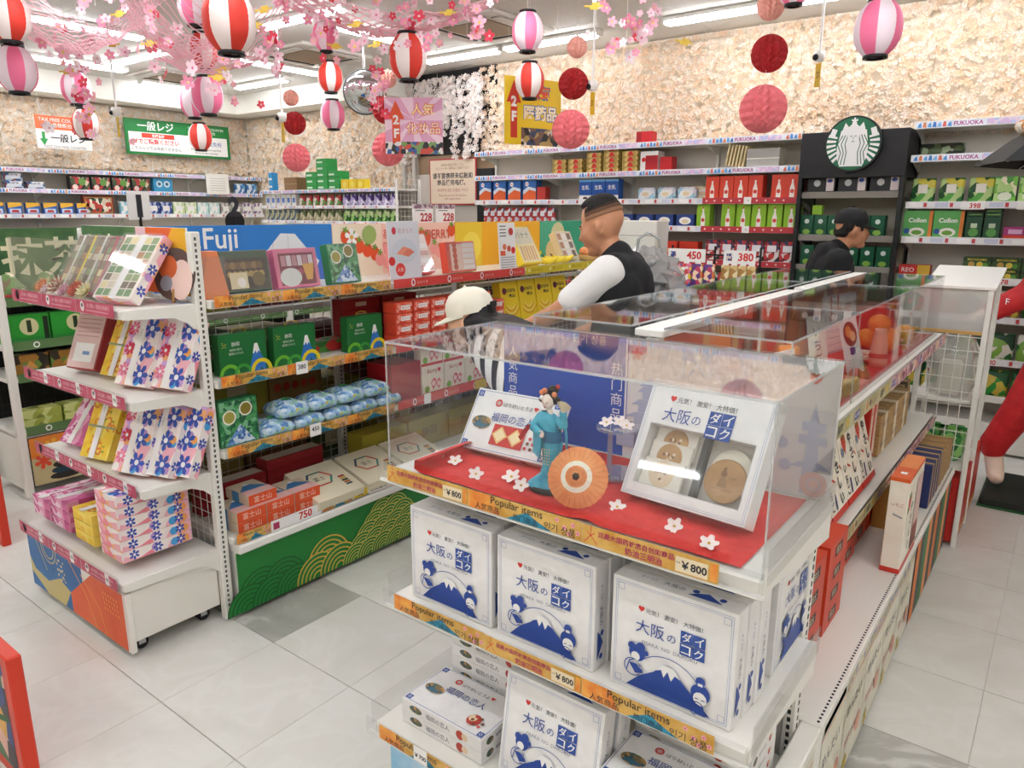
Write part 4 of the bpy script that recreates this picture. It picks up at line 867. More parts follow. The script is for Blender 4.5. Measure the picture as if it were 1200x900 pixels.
# ---------------------------------------------------------------- wrapped gift boxes
pbase = patch(['#f2b3bf', '#f7e9e6', '#f3b178', '#cfa2d8', '#ef8a98', '#f9efe9'], 20); ybase = patch(['#f2cc3a', '#f6db62', '#edbd34', '#f4d65a'], 22); mbase = patch(['#cf5f92', '#e59abb', '#f1cfdd', '#bf4a82'], 20)
fb = C('#3a56b0'); fr_ = C('#d83a55'); fo = C('#f0a65a'); fl_ = C('#c39ad0'); wband = C('#f4f0ee', .5); fcb = C('#4aa0d8')
def deco(p, w, h, st, seed):
    rnd = random.Random(seed); big = min(w, h)
    if st == 'blue':
        n = max(3, int(w*h*330))
        for k in range(n):
            x = rnd.uniform(.0, w); y = rnd.uniform(.0, h); r_ = min(.018, big*.42); p.disc(min(max(x, r_), w-r_), min(max(y, r_), h-r_), r_*.95, rnd.choice((fo, fl_, fr_, C('#f6efe6'), fcb)), 9)
        m = max(2, int(h/.075))
        for k in range(m):
            r_ = min(.040, w*.46 if w < .1 else .040, h*.48); x = (w*(.72+.06*(-1)**k) if w > .1 else w/2); y = (k+.5)*h/m
            if w > h*2.2: x = w*(.3+.4*k/max(1, m-1)); y = h/2
            p.flower(min(max(x, r_*1.1), w-r_*1.1), min(max(y, r_*1.1), h-r_*1.1), r_, fb, 6, wband, k*.5, 1)
            if w > .1: p.flower(w*.2, y*.9+.02, r_*.7, fr_ if k % 2 else C('#e87a9a'), 7, wband, k)
    elif st == 'yellow':
        for k in range(max(3, int(w*h*350))):
            r_ = min(.017, big*.35); x = rnd.uniform(r_, w-r_); y = rnd.uniform(r_, h-r_); p.ring(x, y, r_*.55, r_, C('#e58a3a'), 12, k, k+4.4); p.poly([(x+r_, y), (min(w, x+r_*1.9), y+r_*.3), (min(w, x+r_*1.7), y-r_*.3)], C('#7fa43a'))
    else:
        for k in range(max(3, int(w*h*300))):
            r_ = min(.020, big*.4); x = rnd.uniform(r_, w-r_); y = rnd.uniform(r_, h-r_); p.flower(x, y, r_, rnd.choice((C('#c2407c'), C('#f4dbe6'), C('#b84a86'))), 5, None, k)
def wrapped(st, w=.165, d=.042, h=.275, name='wrapped_gift_box'):
    base = {'blue': pbase, 'yellow': ybase, 'pink': mbase}[st]
    o = B().rbox(-w/2, w/2, -d, 0, 0, h, base, .0015).obj(name); tag(o, '', 'gift box')
    q = B(); p = Pr(q, (-w/2, -d, 0)); p.rect(0, 0, w, h, base); deco(p, w, h, st, 3); p.rect(w*.34, .0, w*.54, h, wband); p.text('和\n菓\n子', w*.41, h*.62, w*.47, h*.9, C('#a9a3a5'))
    if st == 'yellow': p.rect(0, h*.46, w, h*.49, C('#9aa37c'))
    q.obj('front_print', o)
    q = B(); p = Pr(q, (w/2, -d, 0), (0, 1, 0)); p.rect(0, 0, d, h, base); deco(p, d, h, st, 5); q.obj('side_print', o)
    q = B(); p = Pr(q, (-w/2, -d, h), (1, 0, 0), (0, 1, 0)); p.rect(0, 0, w, d, base); deco(p, w, d, st, 6); p.rect(w*.34, 0, w*.54, d, wband); q.obj('top_print', o)
    return o
WB, WY, WP = wrapped('blue'), wrapped('yellow'), wrapped('pink')
used = {}
def put(pr, loc, rx, rz, lab, ry=0):
    if pr.name not in used: o = pr; used[pr.name] = 1
    else: o = dup(pr, loc)
    o.location = loc; o.rotation_euler = (rx, ry, rz); o['label'] = lab; o['group'] = 'wrapped gift boxes on the end display'
LN = R(-26)
put(WB, (-2.81, 1.31, .984), LN, R(14), 'pink box with blue flowers leaning at front of second gift shelf'); put(WB, (-2.655, 1.37, .984), LN, R(14), 'pink box with blue flowers, rear right one on second gift shelf')
put(WY, (-3.02, 1.345, .984), LN, R(8), 'yellow citrus wrapped box standing on second gift shelf'); put(WP, (-3.13, 1.42, .984), R(-12), R(-20), 'pink wrapped box tucked behind the clear wrapped box on second shelf')
put(WB, (-2.80, 1.255, .650), LN, R(14), 'front blue-flowered box of three leaning on third gift shelf'); put(WB, (-2.70, 1.302, .650), LN, R(14), 'middle blue-flowered box of three leaning on third gift shelf'); put(WB, (-2.635, 1.350, .650), LN, R(14), 'rear blue-flowered box of three leaning on third gift shelf')
put(WY, (-3.08, 1.255, .650), LN, R(12), 'front yellow citrus box leaning on third gift shelf'); put(WY, (-3.00, 1.318, .650), LN, R(12), 'rear yellow citrus box leaning on third gift shelf'); put(WP, (-3.33, 1.27, .650), R(-38), R(6), 'pink flowered box reclining at the left end of third gift shelf')
# flat stacks on the lowest shelf
def flat(st, n, x, y, rz, lab, dx=0):
    for k in range(n): put({'b': WB, 'y': WY, 'p': WP}[st], (x+dx*(k % 2), y, .3195+.0437*(k+1)), R(-90), rz, 'flat wrapped box, %s up in the %s' % (ORD[k], lab))
flat('b', 6, -2.76, 1.115, 0, 'blue-flowered stack on the lowest gift shelf'); flat('y', 3, -2.985, 1.115, 0, 'yellow stack on the lowest gift shelf'); flat('p', 3, -3.20, 1.115, 0, 'front pink stack on the lowest gift shelf')
flat('p', 2, -3.39, 1.115, 0, 'left pink stack on the lowest gift shelf')
# clear-wrapped box with printed sheet on the second shelf
o = B().rbox(-.085, .085, -.07, 0, 0, .26, C('#a83a3a', .4), .004).obj('clear_wrapped_box'); tag(o, 'clear wrapped red box with a white printed sheet on second gift shelf', 'box'); o.location = (-3.24, 1.335, .984); o.rotation_euler = (R(-24), 0, R(14))
q = B(); p = Pr(q, (-.085, -.07, 0)); p.rect(.004, .004, .166, .256, C('#d9b9b4')); p.rect(.03, .03, .14, .11, PAPER); p.rect(.08, .06, .12, .075, C('#7a9ac8')); 
for k in range(6): p.line([(.02, .14+.018*k), (.15, .14+.018*k)], .004, C('#b98a86'))
q.obj('printed_sheet', o)
# ---------------------------------------------------------------- top shelf: opened boxes in clear lids, silk flowers, fan
film = acrylic('clear_lid', '#ffffff', 1.0, .05); swm = [C(x, .6) for x in ('#8fa06a', '#e8d69a', '#b8865a', '#d9c9b4', '#6a5238')]
def openbox(lab, loc, rot, w, h, side, strip_c, cols, seed):
    t = thing('opened_gift_box', lab, 'gift box', loc, 0, 'opened sample boxes'); t.rotation_euler = rot; d = .045
    B().rbox(-w/2, w/2, -d, 0, 0, h, side, .002).obj('tray', t)
    q = B(); p = Pr(q, (-w/2, -d, 0)); rnd = random.Random(seed); p.rect(.006, .006, w-.006, h-.006, C(cols[0])); nx = max(2, int(w/.035)); nz = int(h/.035)
    for i in range(nx):
        for j in range(nz): p.rect(.01+(w-.02)*i/nx, .01+(h-.02)*j/nz, .006+(w-.02)*(i+1)/nx, .006+(h-.02)*(j+1)/nz, rnd.choice(swm) if j % 3 else C(cols[1])); p.k -= .00012
    p.k += .00012; p.rect(w*.42, 0, w*.58, h, strip_c); q.obj('sweets', t)
    q = B(); p = Pr(q, (w/2, -d, 0), (0, 1, 0)); p.rect(0, 0, d, h, side); deco(p, d, h, 'blue', seed) if side is pbase else None; q.obj('side_print', t)
    B().box(-w/2-.002, w/2+.002, -d-.012, -d-.0105, 0, h, film).obj('clear_lid', t)
openbox('largest opened box with blue-flowered sides tilted at top right of gift display', (-2.76, 1.255, 1.3145), (R(-40), 0, R(16)), .19, .285, pbase, wband, ('#f0e6d6', '#5f8a4a'), 1)
for i, (x, c, l) in enumerate(((-3.27, '#eae4dd', 'leftmost'), (-3.175, '#f0cf3c', 'second, yellow banded'), (-3.08, '#ded7cf', 'third'), (-2.985, '#c2385a', 'fourth, crimson banded'))):
    openbox('narrow opened sweets box under clear lid on top gift shelf, %s' % l, (x, 1.30, 1.3145), (R(-32), 0, R(10)), .085, .25, C('#b9a08a') if i != 3 else C('#c2385a'), C(c), ('#6e5a4a', '#8a7a5a'), i+4)
def mum(label, loc, r, cols):
    b = B(); n = 0
    for ring, (nn, tilt, rr) in enumerate(((14, .25, 1.0), (11, .6, .85), (7, 1.0, .6))):
        for k in range(nn):
            a = 2*pi*k/nn+ring*.3; M = Matrix.Rotation(a, 4, 'Z') @ Matrix.Rotation(-tilt, 4, 'Y'); L = r*rr; w_ = r*.17
            b.add([(0, -w_*.5, 0), (L*.6, -w_, .002), (L, 0, L*.15), (L*.6, w_, .002), (0, w_*.5, 0), (L*.55, 0, -.002)], [(0, 1, 5), (1, 2, 5), (2, 3, 5), (3, 4, 5)], C(cols[(ring+k) % len(cols)], .7), M)
    o = b.obj('silk_flower'); tag(o, label, 'flower', 'silk flowers on the top gift shelf'); o.location = loc; o.rotation_euler = (R(55), 0, R(8))
    B().lathe([(r*.16, 0), (r*.14, r*.12), (0, r*.18)], 8, C('#e8c84a', .7)).obj('centre', o)
for x, y, r_, c, l in ((-3.33, 1.222, .04, ('#e8743a', '#f0a05a'), 'orange silk flower at the left corner of top gift shelf'), (-3.20, 1.228, .05, ('#f3ead2', '#b8322c'), 'large cream and dark red silk flower'), (-3.11, 1.215, .036, ('#e99ab8', '#f3c9d6'), 'pink silk flower beside the cream and red one'), (-3.03, 1.228, .045, ('#e0562f', '#d8402e'), 'red-orange silk flower in the row middle'), (-2.945, 1.222, .045, ('#f3e9c9', '#e9dca0'), 'pale yellow silk flower at the right of the row'), (-3.26, 1.205, .030, ('#f4e4e8', '#efd0da'), 'small pale pink silk flower at the front')):
    mum(l, (x, y, 1.313+r_*.86), r_, c)
t = thing('round_fan', 'round brown and pink paper fan leaning against the header board', 'fan', (-2.675, 1.415, 1.3145)); t.rotation_euler = (R(-10), 0, R(16))
B().cyl((0, -.006, .105), (0, 0, .105), .098, None, 26, C('#5b4640', .6)).obj('paper_disc', t)
q = B(); p = Pr(q, (0, -.006, 0)); p.disc(.035, .085, .055, C('#efcfc4'), 18, .075); p.disc(-.03, .13, .045, C('#d86a3a'), 14); p.disc(-.035, .07, .03, C('#9a9aa6'), 12); q.obj('painting', t)
B().rbox(-.006, .006, -.008, .002, 0, .05, C('#b98a4a', .5), .002).obj('handle', t)
# ================================================================ left island: the long side facing the aisle
t = thing('souvenir_shelf', 'long white shelf with green wave-patterned base and souvenirs from a mountain region', 'shelf')
SX, SB_, Y0, Y1 = -2.555, -3.03, 1.495, 5.0
B().box(SB_-.006, SB_+.006, Y0, Y1, .3, 1.33, C('#b8a98a', .6)).obj('centre_panel', t) if False else None
for y in (1.52, 2.46, 3.40, 4.34): 
    u = B().rbox(SB_-.02, SB_+.02, y-.02, y+.02, 0, 1.33, SHELFW, .003).obj('upright', t)
    b = B()
    for k in range(44): b.box(SB_+.0195, SB_+.0207, y-.004, y+.004, .35+.0215*k, .362+.0215*k, slotm)
    b.obj('slots', u)
for i, y in enumerate((1.54, 2.48, 3.42, 4.36)): grid('back_grid', t, (SB_, y, .36), (0, 1, 0), (0, 0, 1), 15 if i < 3 else 10, 19, .06, .05, .0013)
def s_red(p, y0, y1, z0, z1):
    p.rect(y0, z0, y1, z1, C('#d2453f')); 
    n = max(1, int((y1-y0)/.22))
    for k in range(n): yc = y0+(k+.5)*(y1-y0)/n; p.disc(yc, (z0+z1)/2, .014, PAPER, 12, .018); p.disc(yc, (z0+z1)/2, .008, C('#c23a52'), 10, .012); p.text('花きらり 苺', yc+.025, z0+.008, yc+.10, z1-.012, C('#f0c9c0'))
def s_yel(p, y0, y1, z0, z1):
    p.rect(y0, z0, y1, z1, C('#d9c534')); n = max(1, int((y1-y0)/.2))
    for k in range(n): yc = y0+(k+.5)*(y1-y0)/n; p.text('東京 ばなな', yc-.05, z0+.010, yc+.06, z1-.010, C('#8a7a1c')); p.disc(yc-.075, (z0+z1)/2, .012, C('#efe9a0'), 10)
def fshelf(z, xf, kind):
    s = B().rbox(SB_+.022, xf-.012, Y0, Y1, z-.03, z, SHELFW, .003).obj('shelf', t)
    B().box(xf-.003, xf, Y0, Y1, z-.028, z+.022, ACRP).obj('rail_holder', s)
    b = B(); p = Pr(b, (xf, 0, 0), (0, 1, 0)); y = Y0+.01
    def S_(f, y0, y1): f(p, y0, y1, z-.025, z+.018)
    if kind == 0:
        for k in range(3): S_(s_popular, y+.30*k, y+.30*k+.297)
        S_(s_red, 2.42, 3.46); S_(s_yel, 3.47, 4.99)
    elif kind == 1:
        for k in range(3): S_(s_popular, y+.30*k, y+.30*k+.297)
        p.rect(y+.34, z-.03, y+.40, z+.024, PAPER); p.text('380', y+.35, z-.01, y+.39, z+.012, INK, .02); S_(s_red, 2.42, 3.36); S_(s_yel, 3.37, 4.99)
    elif kind == 2:
        for k in range(3): S_(s_popular, y+.30*k, y+.30*k+.297)
        p.rect(y+.39, z-.03, y+.45, z+.024, PAPER); p.text('450', y+.40, z-.01, y+.44, z+.012, INK, .02); S_(s_red, 2.42, 4.99)
        p.rect(2.60, z-.03, 2.65, z+.024, PAPER); p.rect(3.0, z-.028, 3.1, z+.022, C('#d8b63a'))
    else:
        S_(s_popular, y, y+.16); p.rect(y+.16, z-.028, y+.42, z+.022, PAPER); p.text('750', y+.28, z-.02, y+.39, z+.016, RED, .03); p.rect(y+.17, z-.02, y+.20, z+.01, MAG); S_(s_popular, y+.43, y+.60); p.rect(y+.61, z-.02, y+.69, z+.016, C('#e2c02f')); p.text('40', y+.62, z-.015, y+.67, z+.012, INK, .03); p.rect(y+.70, z-.026, y+1.1, z+.02, C('#efe6dc')); p.text('静岡富士', y+.705, z-.016, y+.82, z+.01, INK); p.text('1100', y+.84, z-.022, y+.98, z+.016, C('#c23a3a'), .01); S_(s_popular, y+1.1, y+1.4); S_(s_red, y+1.41, 4.99)
    b.obj('price_strip', s)
fshelf(1.318, SX, 0); fshelf(1.008, SX, 1); fshelf(.722, SX, 2); fshelf(.356, SX+.01, 3)
B().rbox(SB_, SX+.02, Y0+.01, Y1, .285, .325, WHITE, .008).obj('base_ledge', t)
B().rbox(SB_, SX-.01, Y0+.02, Y1, .06, .285, WHITE, .004).obj('base_body', t)
gp = B().box(SX-.01, SX-.002, Y0+.01, Y1, .02, .285, C('#1f7d33', .4)).obj('green_panel', t)
b = B(); p = Pr(b, (SX-.002, 0, 0), (0, 1, 0)); gg = C('#c9c05a', .4); dg = C('#165a26', .4); gk = C('#1f7d33', .4)
def waves(y0, z0, n, r, mat, bg, rows):
    for j in range(rows-1, -1, -1):
        for i in range(n-j):
            cy = y0+(i+j*.5)*r*1.05; cz = z0+j*r*.5
            p.poly([(cy+r*cos(a), cz+r*sin(a)) for a in [pi*k/14 for k in range(15)]], bg)
            for q in (1.0, .82, .64, .46, .28): p.ring(cy, cz, r*(q-.06), r*q, mat, 14, 0, pi); p.k -= .0001
    p.k += .0005
waves(1.55, .022, 3, .11, dg, gk, 2); waves(1.90, .022, 2, .12, C('#d6b24a', .4), gk, 2); waves(2.12, .022, 6, .085, gg, gk, 5); waves(2.8, .022, 8, .1, dg, gk, 3)
b.obj('wave_print', gp)
# header boards behind the top level
def header(label, y0, y1, draw, base):
    o = B().rbox(-2.99, -2.982, y0, y1, 1.3195, 1.588, base, .001).obj('header_board'); tag(o, label, 'sign', 'header boards on the left island')
    q = B(); draw(Pr(q, (-2.982, y0, 1.32), (0, 1, 0)), y1-y0, .268); q.obj('print', o)
def hd1(p, w, h):
    p.rect(0, 0, w, h-.004, C('#2f7cc8')); p.text('Mt.Fuji', .04, .140, .42, .258, PAPER, .012); p.poly([(.38, 0), (1.0, 0), (.86, .07), (.76, .16), (.70, .225), (.62, .228), (.54, .15), (.46, .06)], C('#dfe0e2')); p.poly([(.72, 0), (1.0, 0), (.93, .07), (.84, .10), (.80, .03)], C('#4a6fc0')); p.line([(.34, .14), (.5, .15)], .01, C('#cfe0f0')); p.line([(.58, .19), (.54, .08)], .003, C('#b9bcc4')); p.line([(.66, .22), (.66, .06)], .003, C('#b9bcc4')); p.line([(.74, .17), (.79, .05)], .003, C('#b9bcc4'))
header('blue header board with a white mountain', 1.50, 2.42, hd1, C('#2f7cc8'))
def hd2(p, w, h):
    p.rect(0, 0, w, h-.004, C('#f3c9b8')); p.rect(0, 0, w*.36, h-.004, C('#f0e2c8'))
    for k in range(14):
        x = (.05+.37*(k*.618 % 1)) if k < 8 else .62+.28*((k*.618) % 1); y = .04+.19*((k*.37) % 1); p.disc(x, y, .034, C('#e2572f') if k % 3 else C('#f2a39a'), 12, .038); p.flower(x, y+.034, .018, C('#6d9a3a'), 5, None, 0, 1)
    p.flower(.12, .2, .045, PAPER, 5, GOLD); p.disc(.24, .21, .05, C('#9ab86a'), 12); p.text('苺\n関', .335, .1, .39, .25, C('#d05a4a')); p.text('STRAWBERRY', .42, .17, .88, .235, C('#d8604a'), .01)
header('pink and cream header board with strawberries and blossoms', 2.425, 3.34, hd2, C('#f3c9b8'))
def hd3(p, w, h):
    p.rect(0, 0, w, h-.004, C('#f0b22c'))
    for x, y in ((.12, .1), (.55, .15), (.72, .17), (.64, .05), (.85, .1)): p.ring(x, y, .05, .068, C('#f4d03a'), 12, 3.3, 5.6); p.line([(x-.06, y-.02), (x-.065, y+.01)], .006, C('#5a4a1a'))
    p.rect(.0, .0, .25, h-.004, C('#e8c73a')); p.disc(.15, .12, .09, C('#f1d95a'), 14)
header('yellow header board with bananas', 3.345, 4.22, hd3, C('#f0b22c'))
def hd4(p, w, h):
    p.rect(0, 0, w, h-.004, C('#4fae8c')); p.rect(.28, 0, w, h-.004, C('#2f9a76')); p.disc(.22, .16, .09, C('#d8cfa0'), 18, .1); p.disc(.15, .06, .08, C('#e3c58a'), 14)
header('teal header board with a melon', 4.225, 5.0, hd4, C('#4fae8c'))
D1, D2, D3, D4 = 1.3195, 1.0095, .7235, .3575; A90 = R(90)
# ---- top level display goods
def showbox(label, y, w, h, col, draw, x=-2.72, lean=10, d=.05):
    o = B().rbox(-w/2, w/2, -d, 0, 0, h, col, .003).obj('sample_box'); tag(o, label, 'box'); o.location = (x, y, D1); o.rotation_euler = (R(-lean), 0, A90)
    q = B(); draw(Pr(q, (-w/2, -d, 0)), w, h); q.obj('contents', o); B().box(-w/2, w/2, -d-.004, -d-.003, .004, h, film).obj('clear_lid', o); return o
def sb1(p, w, h):
    p.rect(.012, .012, w-.012, h-.03, C('#3a2a1c'))
    for k in range(7): p.disc(.03+.024*k, h-.06, .016, C('#8a6a3a') if k % 2 else C('#6f4f2c'), 10); p.disc(.035+.024*k, h-.095, .014, C('#a98a4a'), 10)
    p.rect(.03, .015, .11, .08, C('#dccfa8')); p.disc(.08, .04, .02, C('#efe9e4'), 10); p.disc(.16, .05, .03, C('#6d5a2c'), 12)
showbox('dark green box of brown sweets before the mountain header', 1.735, .22, .168, C('#2f4a2e'), sb1)
def sb2(p, w, h):
    p.rect(.02, .012, w-.02, h-.02, C('#7a2438'))
    for k in range(6): p.rect(.03+.028*k, h-.075, .054+.028*k, h-.03, C('#d6c9cf') if k % 2 else C('#b9848f')); p.disc(.04+.028*k, h-.10, .014, C('#b04a60'), 9)
    p.disc(.07, .045, .055, C('#d9dcd8'), 16, .04); p.poly([(.15, .03), (.18, .03), (.195, .10), (.135, .10)], C('#d6a24a'))
showbox('pink framed sweets box with a tea whisk', 1.985, .22, .168, C('#d4708f'), sb2)
def sb3(p, w, h):
    p.rect(.004, .004, w-.004, h-.004, patch(['#2f7a4a', '#4a9a5a', '#1f5a3a', '#7ab88a'], 60)); p.disc(.045, .12, .03, C('#efeae0')); p.disc(.045, .12, .024, C('#a9a04a')); p.disc(.12, .145, .03, C('#efeae0')); p.disc(.12, .145, .024, C('#8a7a2c')); p.poly([(.02, .006), (.155, .006), (.09, .085)], patch(['#6f9ad0', '#d9e6f2', '#3f6ab0', '#b9d0e8'], 90))
showbox('green patterned box with a blue checked cloth bundle picture', 2.245, .175, .18, C('#2f7a4a'), sb3)
def std_card(label, y, x, w, h, draw, z=D1, col=None): 
    o = B().rbox(-w/2, w/2, -.003, 0, 0, h, col or C('#e6e4e8', .35), .0006).obj('display_card'); tag(o, label, 'card'); o.location = (x, y, z); o.rotation_euler = (R(-4), 0, A90); q = B(); draw(Pr(q, (-w/2, -.003, 0)), w, h); q.obj('print', o)
def cd1(p, w, h):
    p.rect(.002, .002, w-.002, h-.002, C('#d6d5dc')); p.disc(.045, h-.045, .014, C('#c83a4a'), 12, .018); p.text('花きらり', .065, h-.058, .175, h-.034, C('#c0808c')); p.disc(w/2, h*.50, .085, C('#c9cdd6'), 20, .06); p.poly([(.05, h*.46), (.11, h*.42), (.16, h*.52), (.10, h*.58)], C('#e5917a')); p.poly([(.09, h*.44), (.13, h*.40), (.175, h*.48), (.13, h*.54)], C('#d97a64')); p.disc(.07, .055, .032, C('#d9453f')); p.text('人気', .05, .045, .09, .065, PAPER); p.disc(.018, h*.34, .022, C('#c8302e'), 10)
std_card('large silver card picturing pink cakes on a plate', 2.56, -2.605, .215, .285, cd1)
def sb4(p, w, h):
    p.rect(.006, .006, w-.006, h-.006, C('#efdcd6'))
    for k in range(4): p.rect(.012, .014+.04*k, w-.012, .04+.04*k, C('#f6efec') if k % 2 else C('#d8a8a0')); 
showbox('tall pink open box of white sachets', 2.80, .13, .215, C('#de6a68'), sb4, -2.74, 22); showbox('short pink open box of white sachets behind the silver card', 2.68, .10, .17, C('#e58a84'), sb4, -2.80, 15)
def sb5(p, w, h):
    p.rect(.03, .01, w-.008, h-.012, C('#e9c9b8')); p.rect(0, 0, .028, h, C('#d9533f'))
    for k in range(5): p.rect(w*.55, .014+.03*k, w-.014, .036+.03*k, C('#ece3df')); p.disc(w*.28, .03+.03*k, .018, C('#c8543a'), 9)
showbox('red framed box of wrapped strawberry sweets', 3.08, .235, .165, C('#d9533f'), sb5, -2.74, 8)
def cd2(p, w, h):
    p.rect(0, 0, w, h, C('#f0eeec'))
    for k in range(4): p.line([(.012, h-.02-.018*k), (.07, h-.02-.018*k)], .006, C('#6a6a70'))
    p.disc(.115, h-.05, .022, C('#c8453a'), 10); p.disc(.05, h*.5, .018, C('#e07a5a'), 10); p.disc(.09, h*.46, .018, C('#d8604a'), 10); p.disc(.13, h*.42, .02, C('#c8302e'), 10); p.rect(.01, h*.32, .055, h*.42, C('#e2603f'))
    for k in range(5): p.line([(.012, .02+.014*k), (.14, .02+.014*k)], .004, C('#9a9aa0'))
std_card('white product card clipped on the top rail beside yellow boxes', 3.37, -2.60, .155, .27, cd2)
def sb6(p, w, h):
    p.rect(.008, .008, w-.008, h-.008, C('#e9dca0')); p.rect(.012, h*.52, w-.012, h-.012, C('#d8cfb4'))
    for k in range(6): p.poly([(.02+.026*k, .02), (.036+.026*k, .02), (.046+.026*k, h*.46), (.03+.026*k, h*.46)], C('#d9a04a') if k % 2 else C('#c98a5a'))
    p.text('バナナ', .03, h*.66, w-.03, h*.85, C('#3a5a4a'))
showbox('yellow open banana cake box leaning on the top deck', 3.70, .20, .25, C('#efcf3a'), sb6, -2.70, 30)
banm = speckle('banana_peel', '#f2d21f', '#f5dc4a', 10, .5)
for i, (y, s_) in enumerate(((3.85, 0), (3.94, .1), (4.03, .2))):
    pts = [(-.08+.02*k, .0, .026+.0018*(k-4)**2) for k in range(9)]; b = B(); b.tube(pts, .02, banm, 8, [.006, .014, .019, .021, .021, .021, .019, .013, .005]); o = b.obj('banana'); tag(o, 'artificial yellow banana on the top deck, %s from the left' % ORD[i], 'banana', 'artificial bananas'); o.location = (-2.66, y, D1); o.rotation_euler[2] = R(60)+s_*.3
    B().cyl((-.08, 0, .055), (-.095, 0, .068), .005, .004, 6, C('#6a5a2a')).obj('stem', o)
def sb7(p, w, h):
    p.rect(.01, .01, w-.01, h-.01, C('#e5dccb'))
    for k in range(9): p.rect(.016+.055*(k % 3), .02+.06*(k//3), .06+.055*(k % 3), .065+.06*(k//3), C(('#b5784a', '#efe9e0', '#6a4a34')[k % 3]))
showbox('beige open box of assorted cakes near the man', 4.19, .19, .20, C('#d9c496'), sb7, -2.74, 25)
o = B().lathe([(0, 0), (.06, 0), (.09, .035), (.085, .04), (0, .038)], 20, C('#c9a66a', .7)).obj('basket'); tag(o, 'small basket of artificial peaches on the top deck', 'basket'); o.location = (-2.72, 4.45, D1)
for k in range(5): B().ball((.04*cos(k*1.26), .04*sin(k*1.26), .062), .03, C('#eda06a', .6), 10, 7).obj('peach', o)
o = B().prism([(-.06, 0), (.06, 0), (.02, .18), (-.02, .18)], -.05, 0, C('#e88a5a', .4)).obj('sample_bag'); tag(o, 'peach coloured sample bag in clear film at the left end of top deck', 'bag'); o.location = (-2.68, 1.56, D1); o.rotation_euler[2] = A90; B().box(-.05, .05, -.053, -.051, .01, .16, film).obj('film', o)
# ---- second level
def fuji_box():
    w, h, d = .215, .165, .05; gr = C('#1f6b34', .4)
    o = B().rbox(-w/2, w/2, -d, 0, 0, h, gr, .002).obj('mountain_box'); tag(o, '', 'box')
    q = B(); p = Pr(q, (-w/2, -d, 0)); p.poly([(.125, .0), (.205, .0), (.205, .035), (.185, .07), (.172, .115), (.158, .115), (.145, .06)], C('#2f72c0')); p.poly([(.148, .075), (.158, .115), (.172, .115), (.183, .075), (.175, .085), (.168, .072), (.160, .086), (.154, .074)], PAPER)
    for cx, r_, c in ((.04, .045, '#6ab52f'), (.10, .04, '#3f9a3a'), (.185, .05, '#e0c81f')): p.ring(cx, 0.0, r_*.68, r_, C(c), 16, 0, pi); p.disc(cx, 0.006, .006, gr, 6)
    p.text('静岡', .055, .112, .09, .135, PAPER); p.text('静岡お茶の', .045, .095, .10, .106, C('#d9e0d0')); p.text('葡萄もちもち', .04, .08, .105, .091, C('#d9e0d0'))
    for k in range(7): p.disc(.015+.007*(k % 3), .115+.009*(k//3)+.003*(k % 2), .0022, C('#d8d04a'), 5)
    q.obj('front_print', o); b = B()
    B().tube([(-.03, -.025, h), (-.03, -.025, h+.012), (.0, -.025, h+.018), (.03, -.025, h+.012), (.03, -.025, h)], .0025, C('#c8a83a'), 5).obj('cord', o)
    return o
FJ = fuji_box(); row(FJ, [(-2.675, 1.655, D2, A90), (-2.675, 1.905, D2, A90), (-2.675, 2.30, D2, A90)], 'green box with blue mountain print on the second shelf, #', 'green mountain boxes')
def redpack():
    w, h, d = .115, .052, .09; o = B().rbox(-w/2, w/2, -d, 0, 0, h, C('#dd4a34', .4), .002).obj('red_sweets_pack'); tag(o, '', 'box')
    q = B(); p = Pr(q, (-w/2, -d, 0)); p.rect(.004, .004, w-.004, h-.004, patch(['#e0523a', '#ea7a62', '#d63a2c', '#f0a090'], 60)); p.rect(w*.3, h*.30, w*.85, h*.72, PAPER); p.text('花きらり', w*.35, h*.38, w*.8, h*.64, C('#c84a4a')); q.obj('front_print', o); return o
RP = redpack(); pl = []
for i in range(7):
    for k in range(4 if i < 6 else 3): pl.append((-2.66, 2.505+.122*i, D2+.053*k, A90))
for i, p_ in enumerate(pl):
    o = RP if i == 0 else dup(RP, p_[:3]); o.location = p_[:3]; o.rotation_euler = (0, 0, A90); o['label'] = 'red sweets pack, %s column %s up on the second shelf' % (ORD[i//4], ORD[i % 4]); o['group'] = 'red sweets packs'
def dark_red(): 
    o = B().rbox(-.12, .12, -.08, 0, 0, .055, C('#9a1f24', .4), .002).obj('dark_red_box'); tag(o, '', 'box'); q = B(); Pr(q, (-.12, -.08, 0)).rect(.08, .018, .15, .038, C('#d8b9a0')); q.obj('label', o); return o
DR = dark_red(); row(DR, [(-2.86, 2.42, D2, A90), (-2.86, 2.68, D2, A90), (-2.86, 2.42, D2+.056, A90), (-2.86, 2.68, D2+.056, A90), (-2.86, 2.42, D2+.112, A90), (-2.86, 2.68, D2+.112, A90), (-2.86, 2.42, D2+.168, A90), (-2.86, 2.68, D2+.168, A90)], 'dark red box stacked behind the red packs, #', 'dark red boxes behind', 'counted')
def banbox():
    w, h, d = .165, .235, .06; o = B().rbox(-w/2, w/2, -d, 0, 0, h, C('#efcf2f', .4), .002).obj('banana_cake_box'); tag(o, '', 'box')
    q = B(); p = Pr(q, (-w/2, -d, 0)); p.disc(.035, h-.055, .02, C('#6a1f3a')); p.text('anana', .05, h-.068, .14, h-.038, INK, .01); p.text('Maki', .075, h-.095, .14, h-.072, INK, .01)
    for k in range(4): p.ring(.085, .115, .035+.014*k, .044+.014*k, C('#e6a52f') if k % 2 else C('#f5e07a'), 14, 3.5+.1*k, 5.8)
    q.obj('front_print', o); return o
